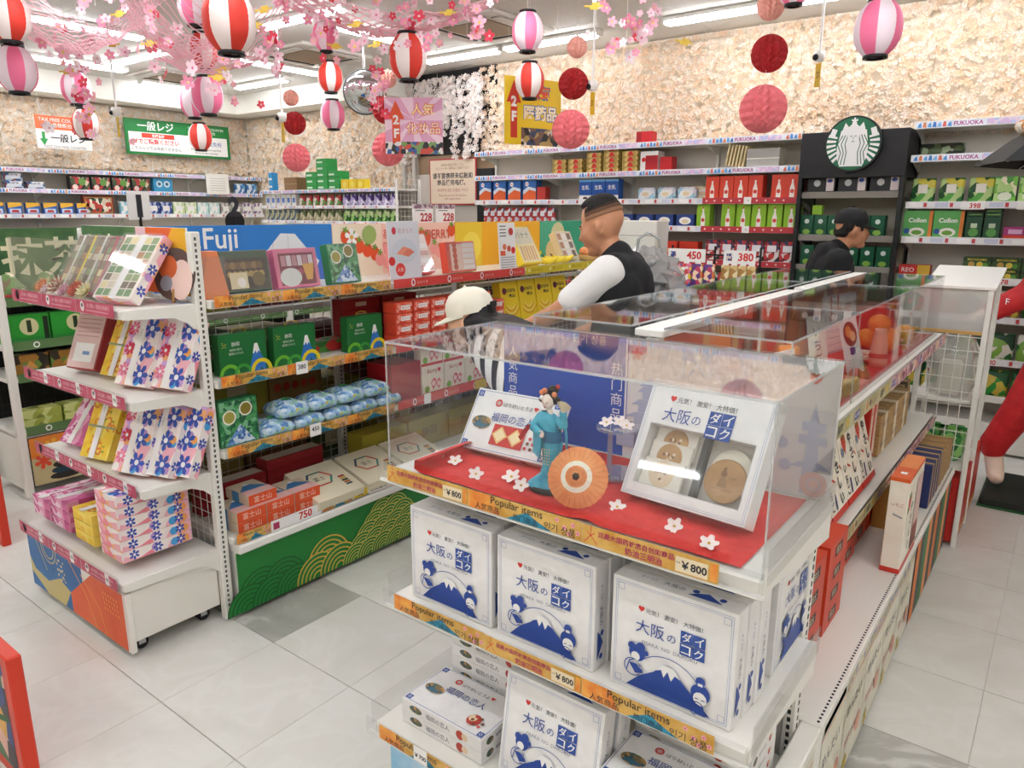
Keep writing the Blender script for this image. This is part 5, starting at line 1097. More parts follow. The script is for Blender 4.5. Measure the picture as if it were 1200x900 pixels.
BN = banbox(); row(BN, [(-2.66, 3.42+.175*k, D2, A90, R(-10)) for k in range(4)], 'yellow banana cake box leaning on the second shelf, #', 'banana cake boxes')
pbk = patch(['#2f6a2a', '#4a8a3a', '#b8322c', '#1f4a1f'], 22)
o = B().rbox(-.36, .36, -.1, 0, 0, .05, pbk, .003).obj('green_pack'); tag(o, 'row of dark green packs lying at the back of second shelf', 'pack'); o.location = (-2.83, 1.93, D2); o.rotation_euler[2] = A90; B().rbox(-.14, .16, -.09, -.01, .05, .09, C('#c0281f', .4), .004).obj('red_pack', o)
# ---- third level
chk = patch(['#8fb6dc', '#d3e3f0', '#5f8cc8', '#a9cbe4', '#9cc9b4', '#b9d6e6'], 62); gnet = patch(['#4a9a5a', '#7ab88a', '#2f7a4a'], 60)
def bundle():
    b = B(); vs = []; n = 14
    for z, rx, ry in ((0, .5, .5), (.006, 1, 1), (.03, 1.06, 1.06), (.05, .9, .9), (.062, .55, .55), (.07, .1, .1)):
        for k in range(n):
            a = 2*pi*k/n; sx = math.copysign(abs(cos(a))**.35, cos(a)); sy = math.copysign(abs(sin(a))**.35, sin(a)); vs.append((.075*rx*sx, .075*ry*sy-.08, z))
    b.add(vs, [(j*n+k, j*n+(k+1) % n, (j+1)*n+(k+1) % n, (j+1)*n+k) for j in range(5) for k in range(n)], chk, None, True); o = b.obj('cloth_bundle'); tag(o, '', 'cloth bundle')
    B().lathe([(.018, .066), (.022, .071), (.010, .074), (0, .072)], 10, gnet, Matrix.Translation((0, -.08, 0)), False).obj('knot', o); q = B(); p = Pr(q, (0, -.158, .02)); p.disc(0, .012, .008, C('#d8c04a'), 8); q.obj('tag', o); return o
CB = bundle(); row(CB, [(-2.725, 1.77+.158*(k % 5), D3+.07*(k//5)*0, A90) for k in range(5)] + [(-2.725, 1.85+.158*k, D3+.066, A90) for k in range(4)], 'blue checked cloth bundle on the third shelf, # from left', 'blue checked bundles', 'counted')
def gcard(p, w, h): sb3(p, w, h)
o = B().rbox(-.0875, .0875, -.05, 0, 0, .19, C('#2f7a4a', .5), .003).obj('green_bundle_box'); tag(o, 'green patterned box at the left end of third shelf', 'box'); o.location = (-2.66, 1.60, D3); o.rotation_euler[2] = A90; q = B(); sb3(Pr(q, (-.0875, -.05, 0)), .175, .19); q.obj('front_print', o)
o = B().rbox(-.10, .10, -.18, 0, 0, .19, C('#b8222c', .35), .003).obj('crimson_box'); tag(o, 'large crimson box beside the cloth bundles on third shelf', 'box'); o.location = (-2.765, 2.52, D3); o.rotation_euler[2] = A90
B().box(-.1003, .1003, -.1803, -.17, .0, .1903, C('#a01a24')).obj('edge', o)
def stbox():
    w, h, d = .16, .15, .05; o = B().rbox(-w/2, w/2, -d, 0, 0, h, C('#efe2d0', .4), .002).obj('strawberry_cream_box'); tag(o, '', 'box'); q = B(); p = Pr(q, (-w/2, -d, 0)); p.poly([(.06, .06), (.075, .02), (.10, .05), (.10, .075), (.08, .085)], C('#d8606a')); p.disc(.08, .055, .014, C('#f3d6d2'), 10); p.poly([(.095, .05), (.12, .02), (.135, .06), (.12, .08)], C('#d8606a')); p.disc(.118, .05, .012, C('#f3d6d2'), 10); p.text('Berry', .03, .105, .11, .135, C('#b04a4a')); p.disc(.03, .03, .018, C('#7ab03a'), 10); p.text('♥', .11, .11, .135, .135, RED); p.rect(0, 0, w, .014, C('#d2453f')); q.obj('front_print', o); return o
ST = stbox(); row(ST, [(-2.63, 2.71+.168*k, D3, A90) for k in range(5)] + [(-2.64, 2.71+.168*k, D3+.151, A90) for k in range(2)], 'cream strawberry sweets box on the third shelf, #', 'cream strawberry boxes', 'counted left to right')
o = B().rbox(-.15, .15, -.05, 0, 0, .17, C('#8a6a3c', .6), .003).obj('cardboard_carton'); tag(o, 'brown carton at the back of the third shelf', 'carton'); o.location = (-2.98, 2.12, D3+.0); o.rotation_euler[2] = A90; q = B(); p = Pr(q, (-.15, -.05, 0)); [p.disc(.04+.05*k, .11, .02, C('#a8321f'), 10) for k in range(5)]; q.obj('print', o)
o = B().rbox(-.2, .2, -.02, 0, 0, .22, C('#a39a3a', .6), .002).obj('olive_carton'); tag(o, 'olive carton standing against the grid on third shelf', 'carton'); o.location = (-2.97, 1.80, D3); o.rotation_euler[2] = A90; q = B(); Pr(q, (-.2, -.02, 0)).rect(.16, .06, .26, .16, C('#c9c29a')); q.obj('label', o)
# ---- base level
def snack():
    w, h, d = .135, .046, .17; o = B().rbox(-w/2, w/2, -d, 0, 0, h, C('#dfcab0', .4), .002).obj('mountain_snack_box'); tag(o, '', 'box'); q = B(); p = Pr(q, (-w/2, -d, 0)); p.rect(0, 0, w, h, C('#e2572f')); p.text('富士山', .02, h*.2, w-.02, h*.8, C('#f4d9c4')); q.obj('front_print', o)
    q = B(); p = Pr(q, (-w/2, -d, h), (1, 0, 0), (0, 1, 0)); p.rect(.0, .0, w, .06, C('#e9b9b4')); p.poly([(0, .06), (w*.5, .14), (w, .06)], C('#3f7ab0')); p.poly([(w*.36, .118), (w*.5, .14), (w*.64, .118)], PAPER); q.obj('top_print', o); q = B(); Pr(q, (-w/2, 0, 0), (0, -1, 0)).rect(.05, 0, .1, h, C('#5a9ac8')); q.obj('side_print', o); return o
SN = snack(); pl = [(-2.745, 1.60+.14*i, D4+.047*k, A90) for i in range(3) for k in range(2)] + [(-2.765, 1.67, D4+.094, A90)]
row(SN, pl, 'orange and blue mountain snack box on the base level, #', 'mountain snack boxes', 'counted from left')
def hexbox():
    w, h, d = .27, .05, .26; o = B().rbox(-w/2, w/2, -d, 0, 0, h, C('#e6dcc2', .45), .002).obj('hexagon_box'); tag(o, '', 'box'); q = B(); p = Pr(q, (-w/2, -d, h), (1, 0, 0), (0, 1, 0))
    for k in range(6):
        a = k*pi/3; a2 = a+pi/3; c = (.115, .15); p.poly([(c[0]+.075*cos(a), c[1]+.06*sin(a)), (c[0]+.075*cos(a2), c[1]+.06*sin(a2)), (c[0]+.062*cos(a2), c[1]+.05*sin(a2)), (c[0]+.062*cos(a), c[1]+.05*sin(a))], C(('#c8442f', '#2f7a6a', '#2f4a6a', '#c8642f', '#c8442f', '#3a8a7a')[k]))
    p.text('富士', .085, .135, .145, .165, C('#6a6258')); 
    for k in range(5): p.rect(.20, .05+.016*k, .235, .062+.016*k, C(('#3a5a5a', '#c8642f', '#2f4a3a', '#d8b04a', '#a83a2f')[k]))
    q.obj('lid_print', o); return o
HX = hexbox(); row(HX, [(-2.79, 2.04, D4+.062, A90, R(18)), (-2.79, 2.33, D4+.062, A90, R(18)), (-2.79, 2.62, D4+.062, A90, R(18))], 'cream flat box with hexagon emblem tilted on the base level, #', 'hexagon emblem boxes')
def flatred():
    o = B().rbox(-.16, .16, -.09, 0, 0, .04, C('#a02a30', .4), .002).obj('flat_red_box'); tag(o, '', 'box'); q = B(); p = Pr(q, (-.16, -.09, .04), (1, 0, 0), (0, 1, 0)); p.rect(.01, .01, .31, .08, C('#d9cfc4')); q.obj('lid', o); return o
FR_ = flatred(); row(FR_, [(-2.94, 1.70, D4+.0, A90), (-2.94, 1.70, D4+.041, A90), (-2.94, 1.70, D4+.082, A90), (-2.94, 2.03, D4+.0, A90), (-2.94, 2.03, D4+.041, A90), (-2.94, 2.03, D4+.082, A90), (-2.94, 2.03, D4+.123, A90)], 'flat dark red lidded box at the back of base level, #', 'flat red boxes', 'counted')
for i in range(5):
    o = B().rbox(-.16, .16, -.12, 0, 0, .17, C('#a89a34', .6), .003).obj('olive_carton'); tag(o, 'olive shipping carton at back of base level, %s from the left' % ORD[i], 'carton', 'olive cartons'); o.location = (-2.905, 2.55+.33*i, D4); o.rotation_euler[2] = A90; q = B(); Pr(q, (-.16, -.12, 0)).text('静岡', .10, .05, .22, .12, C('#6a5f1c')); q.obj('lettering', o)

# ---- the other side of the left island, seen through the wire grids
t = thing('rear_side_shelf', 'white shelves on the hidden far side of the left island', 'shelf')
for z in (1.20, .90, .62, .34): B().rbox(-3.46, -3.055, 1.53, 5.0, z-.03, z, SHELFW, .003).obj('shelf', t)
B().rbox(-3.46, -3.055, 1.53, 5.0, .02, .29, WHITE, .004).obj('base', t)
bc = [('#8f8436', 'olive'), ('#7a5a3a', 'brown'), ('#6a2a2c', 'dark red'), ('#4f5f3a', 'dark green'), ('#9a8a4a', 'khaki')]
for j, (z, h) in enumerate(((1.201, .12), (.901, .20), (.621, .20), (.341, .22))):
    for i in range(9):
        c, cn = bc[(i*2+j*3) % 5]; w = .36; hh = h*(.7+.3*((i*7+j*3) % 4)/3)
        o = B().rbox(-w/2, w/2, -.30, 0, 0, hh, C(c, .6), .003).obj('shipping_carton'); tag(o, '%s carton behind the wire grid, %s level from top, %s from the left' % (cn, ORD[j], ORD[i]), 'carton', 'cartons behind the grid'); o.location = (-3.07, 1.73+.375*i, z); o.rotation_euler[2] = -A90
        o.location = (-3.40, 1.73+.375*i, z); o.rotation_euler[2] = A90
        q = B(); p = Pr(q, (-w/2, -.30, 0)); p.rect(.10, hh*.3, .24, hh*.65, C('#d3c9a8')); q.obj('label', o)
# ================================================================ wall of blossoms
_PT = {}
def petal(c):
    """thin silk petal: part of the light passes through"""
    if c in _PT: return _PT[c]
    m = bpy.data.materials.new('silk_petal'); m.use_nodes = True; n = m.node_tree; n.nodes.clear()
    o = n.nodes.new('ShaderNodeOutputMaterial'); d = n.nodes.new('ShaderNodeBsdfDiffuse'); t_ = n.nodes.new('ShaderNodeBsdfTranslucent'); x = n.nodes.new('ShaderNodeMixShader')
    d.inputs[0].default_value = lin(c); t_.inputs[0].default_value = lin(c); x.inputs[0].default_value = .18
    n.links.new(d.outputs[0], x.inputs[1]); n.links.new(t_.outputs[0], x.inputs[2]); n.links.new(x.outputs[0], o.inputs[0]); _PT[c] = m; return m
def blossoms(name, label, n, place, cols, r0=.022, r1=.034, parent=None):
    b = B(); rnd = random.Random(name); mats = [petal(c) for c in cols]; cen = C('#f3c9a4', .8)
    for k in range(n):
        (x, y, z), (nx, ny, nz) = place(rnd); r = rnd.uniform(r0, r1)
        nrm = Vector((nx+rnd.uniform(-.6, .6), ny+rnd.uniform(-.6, .6), nz+rnd.uniform(-.3, .7))).normalized(); u = nrm.orthogonal().normalized(); v = nrm.cross(u); o = Vector((x, y, z)); vs = [tuple(o)]; a0 = rnd.uniform(0, 6)
        for i in range(5):
            for da, rr, up in ((-.42, .8, .25), (0, 1.05, .42), (.42, .8, .25)):
                a = a0+2*pi*i/5+da; vs.append(tuple(o+u*(r*rr*cos(a))+v*(r*rr*sin(a))+nrm*(r*up)))
        fs = []
        for i in range(5): fs += [(0, 1+3*i, 2+3*i), (0, 2+3*i, 3+3*i)]
        b.add(vs, fs, mats[rnd.randrange(len(mats))])
        q = [tuple(o+nrm*(r*.12)+u*(r*.2*cos(j*2.1))+v*(r*.2*sin(j*2.1))) for j in range(3)]; b.add(q, [(0, 1, 2)], cen)
    o = b.obj(name, parent); o['kind'] = 'stuff'
    if not parent: tag(o, label, 'blossoms')
    return o
CRM = ['#fdecd8', '#fef4e8', '#fae2c8', '#fdeee0', '#f6dabb']; CRL = ['#fff1de', '#fee8cf', '#fff6ea', '#fce1c0', '#fffaf2']
def pb(rnd):
    z = 2.2+.95*(rnd.random()**1.5); return (rnd.uniform(-5.25, .6), 6.355-rnd.uniform(.0, .03), min(z, 3.10)), (0, -1, 0)
blossoms('flower_wall', 'cream silk blossom curtain covering the back wall above shelves', 8600, pb, CRM, .020, .030)
def pl_(rnd): return (-9.555+rnd.uniform(0, .03), rnd.uniform(1.6, 6.3), rnd.uniform(2.15, 2.86)), (1, 0, 0)
blossoms('flower_wall', 'cream silk blossom curtain on the left wall around the counter signs', 9000, pl_, CRL, .022, .034)
def pc(rnd): return (rnd.uniform(-9.5, -6.3), 6.35-rnd.uniform(0, .03), rnd.uniform(1.92, 2.85)), (0, -1, 0)
blossoms('flower_wall', 'cream silk blossom curtain in the left rear corner', 6200, pc, CRL, .022, .034)
strands = [(-6.35+.072*i + .02*sin(i*5), 2.18+.28*abs(sin(i*1.7))+(.25 if i in (9, 10) else 0)) for i in range(17)]
def pd(rnd):
    x, zb = strands[rnd.randrange(len(strands))]; return (x+rnd.gauss(0, .020), 6.30-rnd.uniform(0, .05), zb+(3.05-zb)*rnd.random()), (0, -1, 0)
blossoms('blossom_strands', 'hanging white blossom strands over the dark elevator recess', 1900, pd, ['#fbf3ee', '#f6e8e0', '#fdf8f4'], .020, .030)
b = B()
for k in range(48): x = -5.2+.12*k+.03*sin(k*3); b.cyl((x, 6.385, 2.3), (x, 6.385, 3.14), .0016, None, 3, C('#b9a27a', .8), caps=False)
o = b.obj('blossom_stems'); o['kind'] = 'stuff'; tag(o, 'thin brown hanging strings between the wall blossoms', 'strings')
# elevator recess with dark surround and brown lintel
dk_ = struct(B().box(-6.42, -5.08, 6.375, 6.399, 2.25, 3.14, C('#1c1a1b', .6)).obj('trim_3')); struct(B().box(-6.42, -5.06, 6.35, 6.40, 2.05, 2.26, C('#9a7f63', .6)).obj('trim_4'))
d_ = thing('door_1', 'x', 'x'); del d_['label']; del d_['category']; struct(d_)
B().rbox(-6.36, -5.30, 6.33, 6.38, 0, 2.06, C('#cfc9c1', .3, .4), .003).obj('door_panel', d_); B().box(-5.86, -5.85, 6.325, 6.331, 0, 2.05, C('#77736e')).obj('door_gap', d_)
for x in (-6.42, -6.25): B().rbox(x, x+.05, 6.28, 6.39, 0, 2.30, C('#bfb9b0', .35, .3), .004).obj('door_frame', d_)
struct(B().box(-5.29, -5.06, 6.30, 6.38, 0, 2.10, C('#161416', .5)).obj('trim_5'))
o = B().rbox(-5.99, -5.30, 6.30, 6.318, 1.72, 2.22, C('#b8363a', .5), .003).obj('elevator_notice'); tag(o, 'red-framed cream notice with Chinese lettering on the elevator door', 'sign')
q = B(); p = Pr(q, (-5.99, 6.30, 1.72)); p.rect(.015, .015, .675, .485, C('#e8d3bb')); p.text('未会計商品を持っての\nエレベーター使用はご遠慮下さい', .10, .37, .59, .46, C('#8a5a44')); p.text('请不要携带未结账的\n商品使用电梯。', .05, .20, .64, .36, INK, .02); p.text('계산하지 않은 상품을 가지고', .06, .145, .63, .18, C('#b0584a')); p.text('Please do not use the elevator\nwith unpaid items.', .14, .04, .55, .13, C('#b0584a')); q.obj('lettering', o)
# ================================================================ shelving along the back wall
def fukuoka(p, x0, x1, z0, z1):
    h = z1-z0; p.rect(x0, z0, x1, z1, C('#e6e9f2')); x = x0; k = 0
    while x < x1-.1:
        L = min(.62, x1-x)
        for i in range(7):
            xx = x+.03*i+.012
            if xx+.026 > x1: break
            p.poly([(xx, z0+h*.15), (xx+.026, z0+h*.1), (xx+.020, z0+h*.85), (xx+.006, z0+h*(.6+.3*(i % 2)))], C(('#4a8fd0', '#e08a5a', '#5aa0dc', '#3f7ac0', '#7ab4e4', '#d86a5a', '#4a8fd0')[(i+k) % 7])); p.k -= .00012
        p.k += .00012
        if x+.40 < x1: p.text('FUKUOKA', x+.23, z0+h*.15, x+.40, z1-h*.15, C('#b04a86'), .03); p.rect(x+.42, z0+h*.1, min(x+.60, x1), z1-h*.1, patch(['#d9b9dc', '#b9c4e8', '#e9d3e4'], 40))
        x += .62; k += 1
def redrail(p, x0, x1, z0, z1):
    p.rect(x0, z0, x1, z1, C('#b8343c')); n = int((x1-x0)/.07)
    for k in range(n): p.disc(x0+.035+.07*k, (z0+z1)/2, .008, C('#eec9c4'), 8); p.k -= .00012
    p.rect((x0+x1)/2-.03, z0-.004, (x0+x1)/2+.03, z1+.004, PAPER)
def whiterail(p, x0, x1, z0, z1):
    p.rect(x0, z0, x1, z1, C('#e6e4e6')); n = int((x1-x0)/.16)
    for k in range(n): p.rect(x0+.02+.16*k, z0+.006, x0+.10+.16*k, z1-.006, C('#c9cede') if k % 2 else C('#f5f3f0')); p.k -= .00012
    p.k += .00012
    for k in range(n): p.rect(x0+.11+.16*k, z0+.008, x0+.13+.16*k, z1-.008, C('#c84a4a'))
def wall_unit(label, x0, x1, levels, yf=5.95, yb=6.33, panel='#ddd6cc', name='wall_shelf', frame=None, top=2.27, mat=None):
    t = thing(name, label, 'shelf'); m = mat or SHELFW
    B().box(x0, x1, yb, yb+.012, .05, top, C(panel, .6)).obj('back_panel', t)
    n = max(1, round((x1-x0)/.9))
    for k in range(n+1): xx = x0+(x1-x0)*k/n; B().rbox(xx-.014, xx+.014, yb-.03, yb, 0, top, frame or m, .003).obj('upright', t)
    for z, rail in levels:
        s = B().rbox(x0+.004, x1-.004, yf+.008, yb-.002, z-.03, z, m, .003).obj('shelf', t)
        B().rbox(x0+.004, x1-.004, yf, yf+.008, z-.036, z+.012, m, .002).obj('rail', s)
        if rail: q = B(); rail(Pr(q, (0, yf, 0)), x0+.01, x1-.01, z-.034, z+.011); q.obj('price_strip', s)
        for k in range(n+1):
            xx = x0+(x1-x0)*k/n; xx = min(max(xx, x0+.008), x1-.008); B().prism([(yf+.08, z-.032), (yb-.03, z-.10), (yb-.03, z-.032)], xx-.004, xx+.004, m, Matrix(((0, 1, 0, 0), (1, 0, 0, 0), (0, 0, 1, 0), (0, 0, 0, 1)))).obj('bracket', s)
    B().rbox(x0, x1, yf-.02, yb, .02, .22, m, .004).obj('base', t)
    return t
ZL = dict(a=2.225, b=1.99, c=1.752, d=1.525, e=1.255, f=1.0, g=.72)
wall_unit('white wall shelves along the back wall left of the black coffee section', -5.03, -1.775, [(ZL['a'], fukuoka), (ZL['b'], fukuoka), (ZL['c'], whiterail), (ZL['d'], whiterail), (ZL['e'], redrail), (ZL['f'], redrail), (ZL['g'], redrail), (.45, redrail)])
for z in (ZL['c'], ZL['d']):
    o = B().box(-2.55, -1.79, 5.9462, 5.9492, z-.034, z+.013, C('#b8343c')).obj('price_card_strip'); tag(o, 'red snowflake price strip under the bottle cartons, %s rail' % ('upper' if z > 1.6 else 'lower'), 'price strip'); q = B(); redrail(Pr(q, (0, 5.9462, 0)), -2.55, -1.79, z-.034, z+.013); q.obj('print', o)
wall_unit('white wall shelves at the right with green tea sweets', -1.035, .62, [(2.25, fukuoka), (2.03, fukuoka), (1.715, whiterail), (1.475, whiterail), (1.21, whiterail), (.95, whiterail), (.66, whiterail), (.40, None)])
t = wall_unit('black framed coffee shelf section with dark header', -1.765, -1.045, [(1.79, None), (1.475, None), (1.25, None), (.98, None), (.7, None), (.42, None)], 5.93, 6.33, '#cfc8b4', 'coffee_shelf', BLACK, 2.2, C('#8c877e', .5))
B().rbox(-1.775, -1.045, 5.90, 6.30, 1.90, 2.225, C('#17171a', .5), .004).obj('header', t)
for x in (-1.775, -1.075): B().rbox(x, x+.03, 5.90, 5.96, 0, 1.90, C('#141416', .4), .003).obj('front_post', t)
# round coffee emblem
t = thing('round_emblem', 'round green and white emblem of a crowned long-haired figure on black header', 'sign', (-1.40, 5.90, 2.13))
B().cyl((0, -.05, 0), (0, 0, 0), .192, None, 40, C('#0d1a14', .4)).obj('rim', t)
q = B(); p = Pr(q, (0, -.05, 0)); gr = C('#0f6b45', .4); wh = C('#f6f6f4', .4)
p.disc(0, 0, .180, gr, 40)
for k in range(6):     # tail stripes at both sides
    for s in (-1, 1):
        a = -.75+.22*k; p.poly([(s*.178*cos(a-.06), .178*sin(a-.06)), (s*.178*cos(a+.06), .178*sin(a+.06)), (s*.115*cos(a+.09), .115*sin(a+.09)), (s*.115*cos(a-.02), .115*sin(a-.02))][::s], wh)
p.poly([(-.085, .09), (-.105, -.02), (-.10, -.10), (-.075, -.155), (.075, -.155), (.10, -.10), (.105, -.02), (.085, .09), (.05, .115), (-.05, .115)], wh)
for s in (-1, 1):
    for k in range(3): x = s*(.045+.022*k); p.line([(x*.8, .06), (x*1.15, .0), (x*.85, -.06), (x*1.05, -.145)], .006, gr)
p.disc(0, .045, .04, wh, 18, .05); p.line([(-.022, .052), (-.008, .052)], .005, gr); p.line([(.008, .052), (.022, .052)], .005, gr); p.line([(0, .045), (0, .03)], .004, gr); p.line([(-.010, .016), (.010, .016)], .005, gr)
p.poly([(-.075, .10), (-.06, .145), (-.035, .115), (0, .15), (.035, .115), (.06, .145), (.075, .10)], wh); p.flower(0, .155, .022, wh, 5, None, pi/2, 1)
for s in (-1, 1): p.poly([(s*.11, .10), (s*.145, .11), (s*.16, .06), (s*.125, .05)][::s], wh)
q.obj('emblem_print', t)
# ---------------------------------------------------------------- goods on the back wall
def prod(name, cat, w, d, h, mat, draw=None, bev=.002):
    o = B().rbox(-w/2, w/2, 0, d, 0, h, mat, bev).obj(name); tag(o, '', cat)
    if draw: q = B(); draw(Pr(q, (-w/2, 0, 0)), w, h); q.obj('front_print', o)
    return o
def line(pr, x0, x1, n, y, z, desc, group, side='from the left'): return row(pr, [(x0+(x1-x0)*(k/(n-1) if n > 1 else 0), y, z) for k in range(n)], desc, group, side)
gold = patch(['#b99a4a', '#d8bd74', '#a88a3c'], 40)
def dg_(p, w, h): p.poly([(w*.35, h*.1), (w*.75, h*.1), (w*.65, h*.9), (w*.45, h*.9)], RED)
GB = prod('gold_tin', 'box', .15, .12, .045, gold, dg_); pl = []; nm = []
for i, (x, n) in enumerate(((-4.02, 3), (-3.84, 3), (-3.64, 4), (-3.46, 5), (-3.27, 4))):
    for k in range(n): pl.append((x, 5.99, ZL['b']+.001+.046*k)); nm.append((i, k))
for (p_, (i, k)) in zip(pl, nm):
    o = GB if (i, k) == (0, 0) else dup(GB, p_); o.location = p_; o['label'] = 'gold and red flat box, %s up in the %s stack, upper back shelf' % (ORD[k], ORD[i]); o['group'] = 'gold flat boxes on the back wall'
def dwr(p, w, h): p.rect(w*.3, h*.1, w, h*.8, C('#b8222c')); p.disc(w*.2, h*.6, .02, RED, 10)
line(prod('white_red_box', 'box', .17, .12, .17, PAPER, dwr), -3.08, -3.08, 1, 5.99, ZL['b']+.001, 'white box with a red picture beside the gold stacks', 'white red box'); line(prod('red_box', 'box', .11, .1, .12, C('#c8242a', .4)), -2.92, -2.92, 1, 5.99, ZL['b']+.001, 'plain red box right of the white and red one, back wall', 'red box')
line(prod('red_box', 'box', .15, .1, .11, C('#c8242a', .4), lambda p, w, h: p.rect(.0, .0, .05, h, C('#a01a20'))), -3.17, -3.17, 1, 6.05, ZL['a']+.001, 'red box standing alone on the top back shelf', 'red box top')
t = thing('wooden_tray_bundle', 'bundle of slim wooden trays wrapped in clear film', 'trays', (-2.20, 5.99, ZL['b']+.001))
for k in range(6): B().rbox(-.20+.028*k, -.184+.028*k, 0, .15, .0, .17, C('#d9c79a', .5), .002).obj('tray', t).rotation_euler = (0, R(9), 0)
B().rbox(-.02, .24, .0, .15, 0, .15, acrylic('wrapped_trays', '#efe6cc', .8, .45), .006).obj('wrapped_stack', t)
B().box(-.02, .24, -.002, -.001, .07, .078, C('#f1eee6')).obj('tape', t)
def dsn(p, w, h): p.poly([(0, 0), (w, 0), (w, h*.45), (w*.5, h*.55), (0, h*.3)], C('#e2652f')); p.poly([(0, h*.3), (w*.5, h*.55), (w, h*.45), (w, h*.6), (w*.4, h*.7), (0, h*.5)], C('#dfeaf2')); p.disc(w*.3, h*.82, .022, PAPER, 10); p.rect(w*.22, h*.8, w*.38, h*.84, RED)
line(prod('blue_orange_box', 'box', .155, .1, .195, C('#2f6ab8', .4), dsn), -4.92, -4.36, 4, 5.99, ZL['c']+.001, 'blue, white and orange snack box on the third back shelf, #', 'blue orange snack boxes')
line(prod('red_pouch', 'box', .10, .08, .13, C('#c23a32', .4)), -4.22, -4.22, 1, 5.99, ZL['c']+.001, 'red pouch at the end of the blue and orange boxes', 'red pouch')
def dmk(p, w, h): p.rect(0, 0, w, h*.25, C('#efe9e4')); p.disc(w*.5, h*.1, .025, C('#4a2f24'), 10, .015); p.text('生乳', w*.2, h*.5, w*.8, h*.75, PAPER, .02); p.rect(0, h*.9, w, h, C('#6fb0e0'))
line(prod('blue_milk_box', 'box', .135, .09, .185, C('#1f55a8', .4), dmk), -3.72, -3.44, 3, 5.99, ZL['c']+.001, 'blue milk biscuit box on the third back shelf, #', 'blue milk boxes')
def dps(p, w, h): p.disc(w*.5, h*.5, w*.34, PAPER, 12, h*.3); p.disc(w*.5, h*.45, w*.2, C('#e6d3b0'), 10, h*.18)
line(prod('pale_sweets_pack', 'pack', .165, .08, .105, patch(['#9ad0e4', '#d9ecf2', '#b9c9e8', '#efe9f2'], 30), dps, .02), -3.10, -2.72, 3, 5.99, ZL['c']+.001, 'pale blue and white sweets pack on the third back shelf, #', 'pale sweets packs'); line(prod('beige_sweets_pack', 'pack', .2, .08, .11, patch(['#e6dca0', '#d6c98a', '#efe9d9'], 30), dps, .01), -2.62, -2.62, 1, 6.08, ZL['c']+.001, 'beige sweets pack beside the pale blue ones', 'beige pack')
def dbt(p, w, h, c='#f3ece4'): p.poly([(w*.34, h*.05), (w*.66, h*.05), (w*.66, h*.45), (w*.56, h*.66), (w*.56, h*.8), (w*.44, h*.8), (w*.44, h*.66), (w*.34, h*.45)], C(c)); p.disc(w*.5, h*.32, w*.14, C('#d84a3a'), 10); p.rect(w*.45, h*.8, w*.55, h*.87, RED)
RBX = prod('red_bottle_carton', 'carton', .115, .1, .185, C('#d8432c', .4), dbt); line(RBX, -2.49, -2.13, 4, 5.99, ZL['c']+.001, 'red carton with a white bottle picture, #, third back shelf', 'red bottle cartons'); line(RBX, -1.945, -1.84, 2, 5.99, ZL['c']+.001, 'red carton with white bottle beside the black coffee post, #', 'red bottle cartons')
LBX = prod('lime_bottle_carton', 'carton', .115, .1, .19, C('#8ab82a', .4), dbt); line(LBX, -2.555, -2.555, 1, 5.99, ZL['d']+.001, 'lone lime green carton with a white bottle picture', 'lime bottle cartons'); line(LBX, -2.34, -1.83, 5, 5.99, ZL['d']+.001, 'lime green carton with a bottle, # in the row of five', 'lime bottle cartons')
def pouch(name, w, h, d, mat, draw=None):
    b = B(); n = 12; vs = []
    for z, sw, sd in ((0, .96, .5), (h*.15, 1, 1), (h*.6, 1, .8), (h*.88, .98, .25), (h, .98, .08)):
        for k in range(n): a = 2*pi*k/n; vs.append((w/2*sw*math.copysign(abs(cos(a))**.4, cos(a)), d/2*sd*sin(a)+d/2, z))
    b.add(vs, [(j*n+k, j*n+(k+1) % n, (j+1)*n+(k+1) % n, (j+1)*n+k) for j in range(4) for k in range(n)] + [tuple(range(4*n, 5*n))], mat, None, True); o = b.obj(name); tag(o, '', 'pack')
    if draw: q = B(); draw(Pr(q, (-w/2, -.001, 0)), w, h); q.obj('front_print', o)
    return o
def dnv(p, w, h): p.rect(w*.2, h*.5, w*.8, h*.8, C('#e9e6ea')); p.disc(w*.5, h*.3, w*.2, C('#c83a3a'), 8)
line(pouch('navy_red_pack', .085, .165, .06, patch(['#24356a', '#b02a34', '#e6e3ea', '#c23a3f'], 26), dnv), -4.92, -4.12, 10, 6.0, ZL['d']+.001, 'navy and red snack pack on the fourth back shelf, #', 'navy and red packs')
line(prod('navy_white_pack', 'pack', .16, .08, .105, C('#2a4488', .4), dps), -3.30, -2.72, 4, 6.0, ZL['d']+.001, 'navy pack with white oval on the fourth back shelf, #', 'navy white packs'); line(prod('dark_red_can', 'can', .09, .09, .11, C('#8a1f28', .4)), -3.44, -3.44, 1, 6.02, ZL['d']+.001, 'dark red box left of the navy packs, fourth shelf', 'dark red can')
ddk = patch(['#2a1f22', '#7a1f2a', '#b8323a', '#e0d4d0', '#24355a'], 22)
line(prod('dark_snack_pack', 'pack', .12, .1, .17, ddk, dnv), -2.46, -1.84, 6, 6.0, ZL['e']+.001, 'dark red and black snack pack, # beside the coffee post', 'dark snack packs'); line(prod('dark_snack_box', 'box', .13, .1, .16, patch(['#1f2a26', '#2f6a44', '#b8323a', '#24355a', '#d9d3cc'], 20), dnv), -2.46, -1.84, 6, 6.0, ZL['f']+.001, 'dark green and navy snack box, # on the sixth back shelf', 'dark snack boxes')
line(prod('red_flame_box', 'box', .17, .1, .12, C('#d23a24', .4), lambda p, w, h: p.ring(w/2, 0, .03, .055, GOLD, 12, .2, 2.9)), -2.86, -2.67, 2, 5.99, ZL['e']+.03, 'red box with gold arcs above the hanging snacks, #', 'red gold-arc boxes')
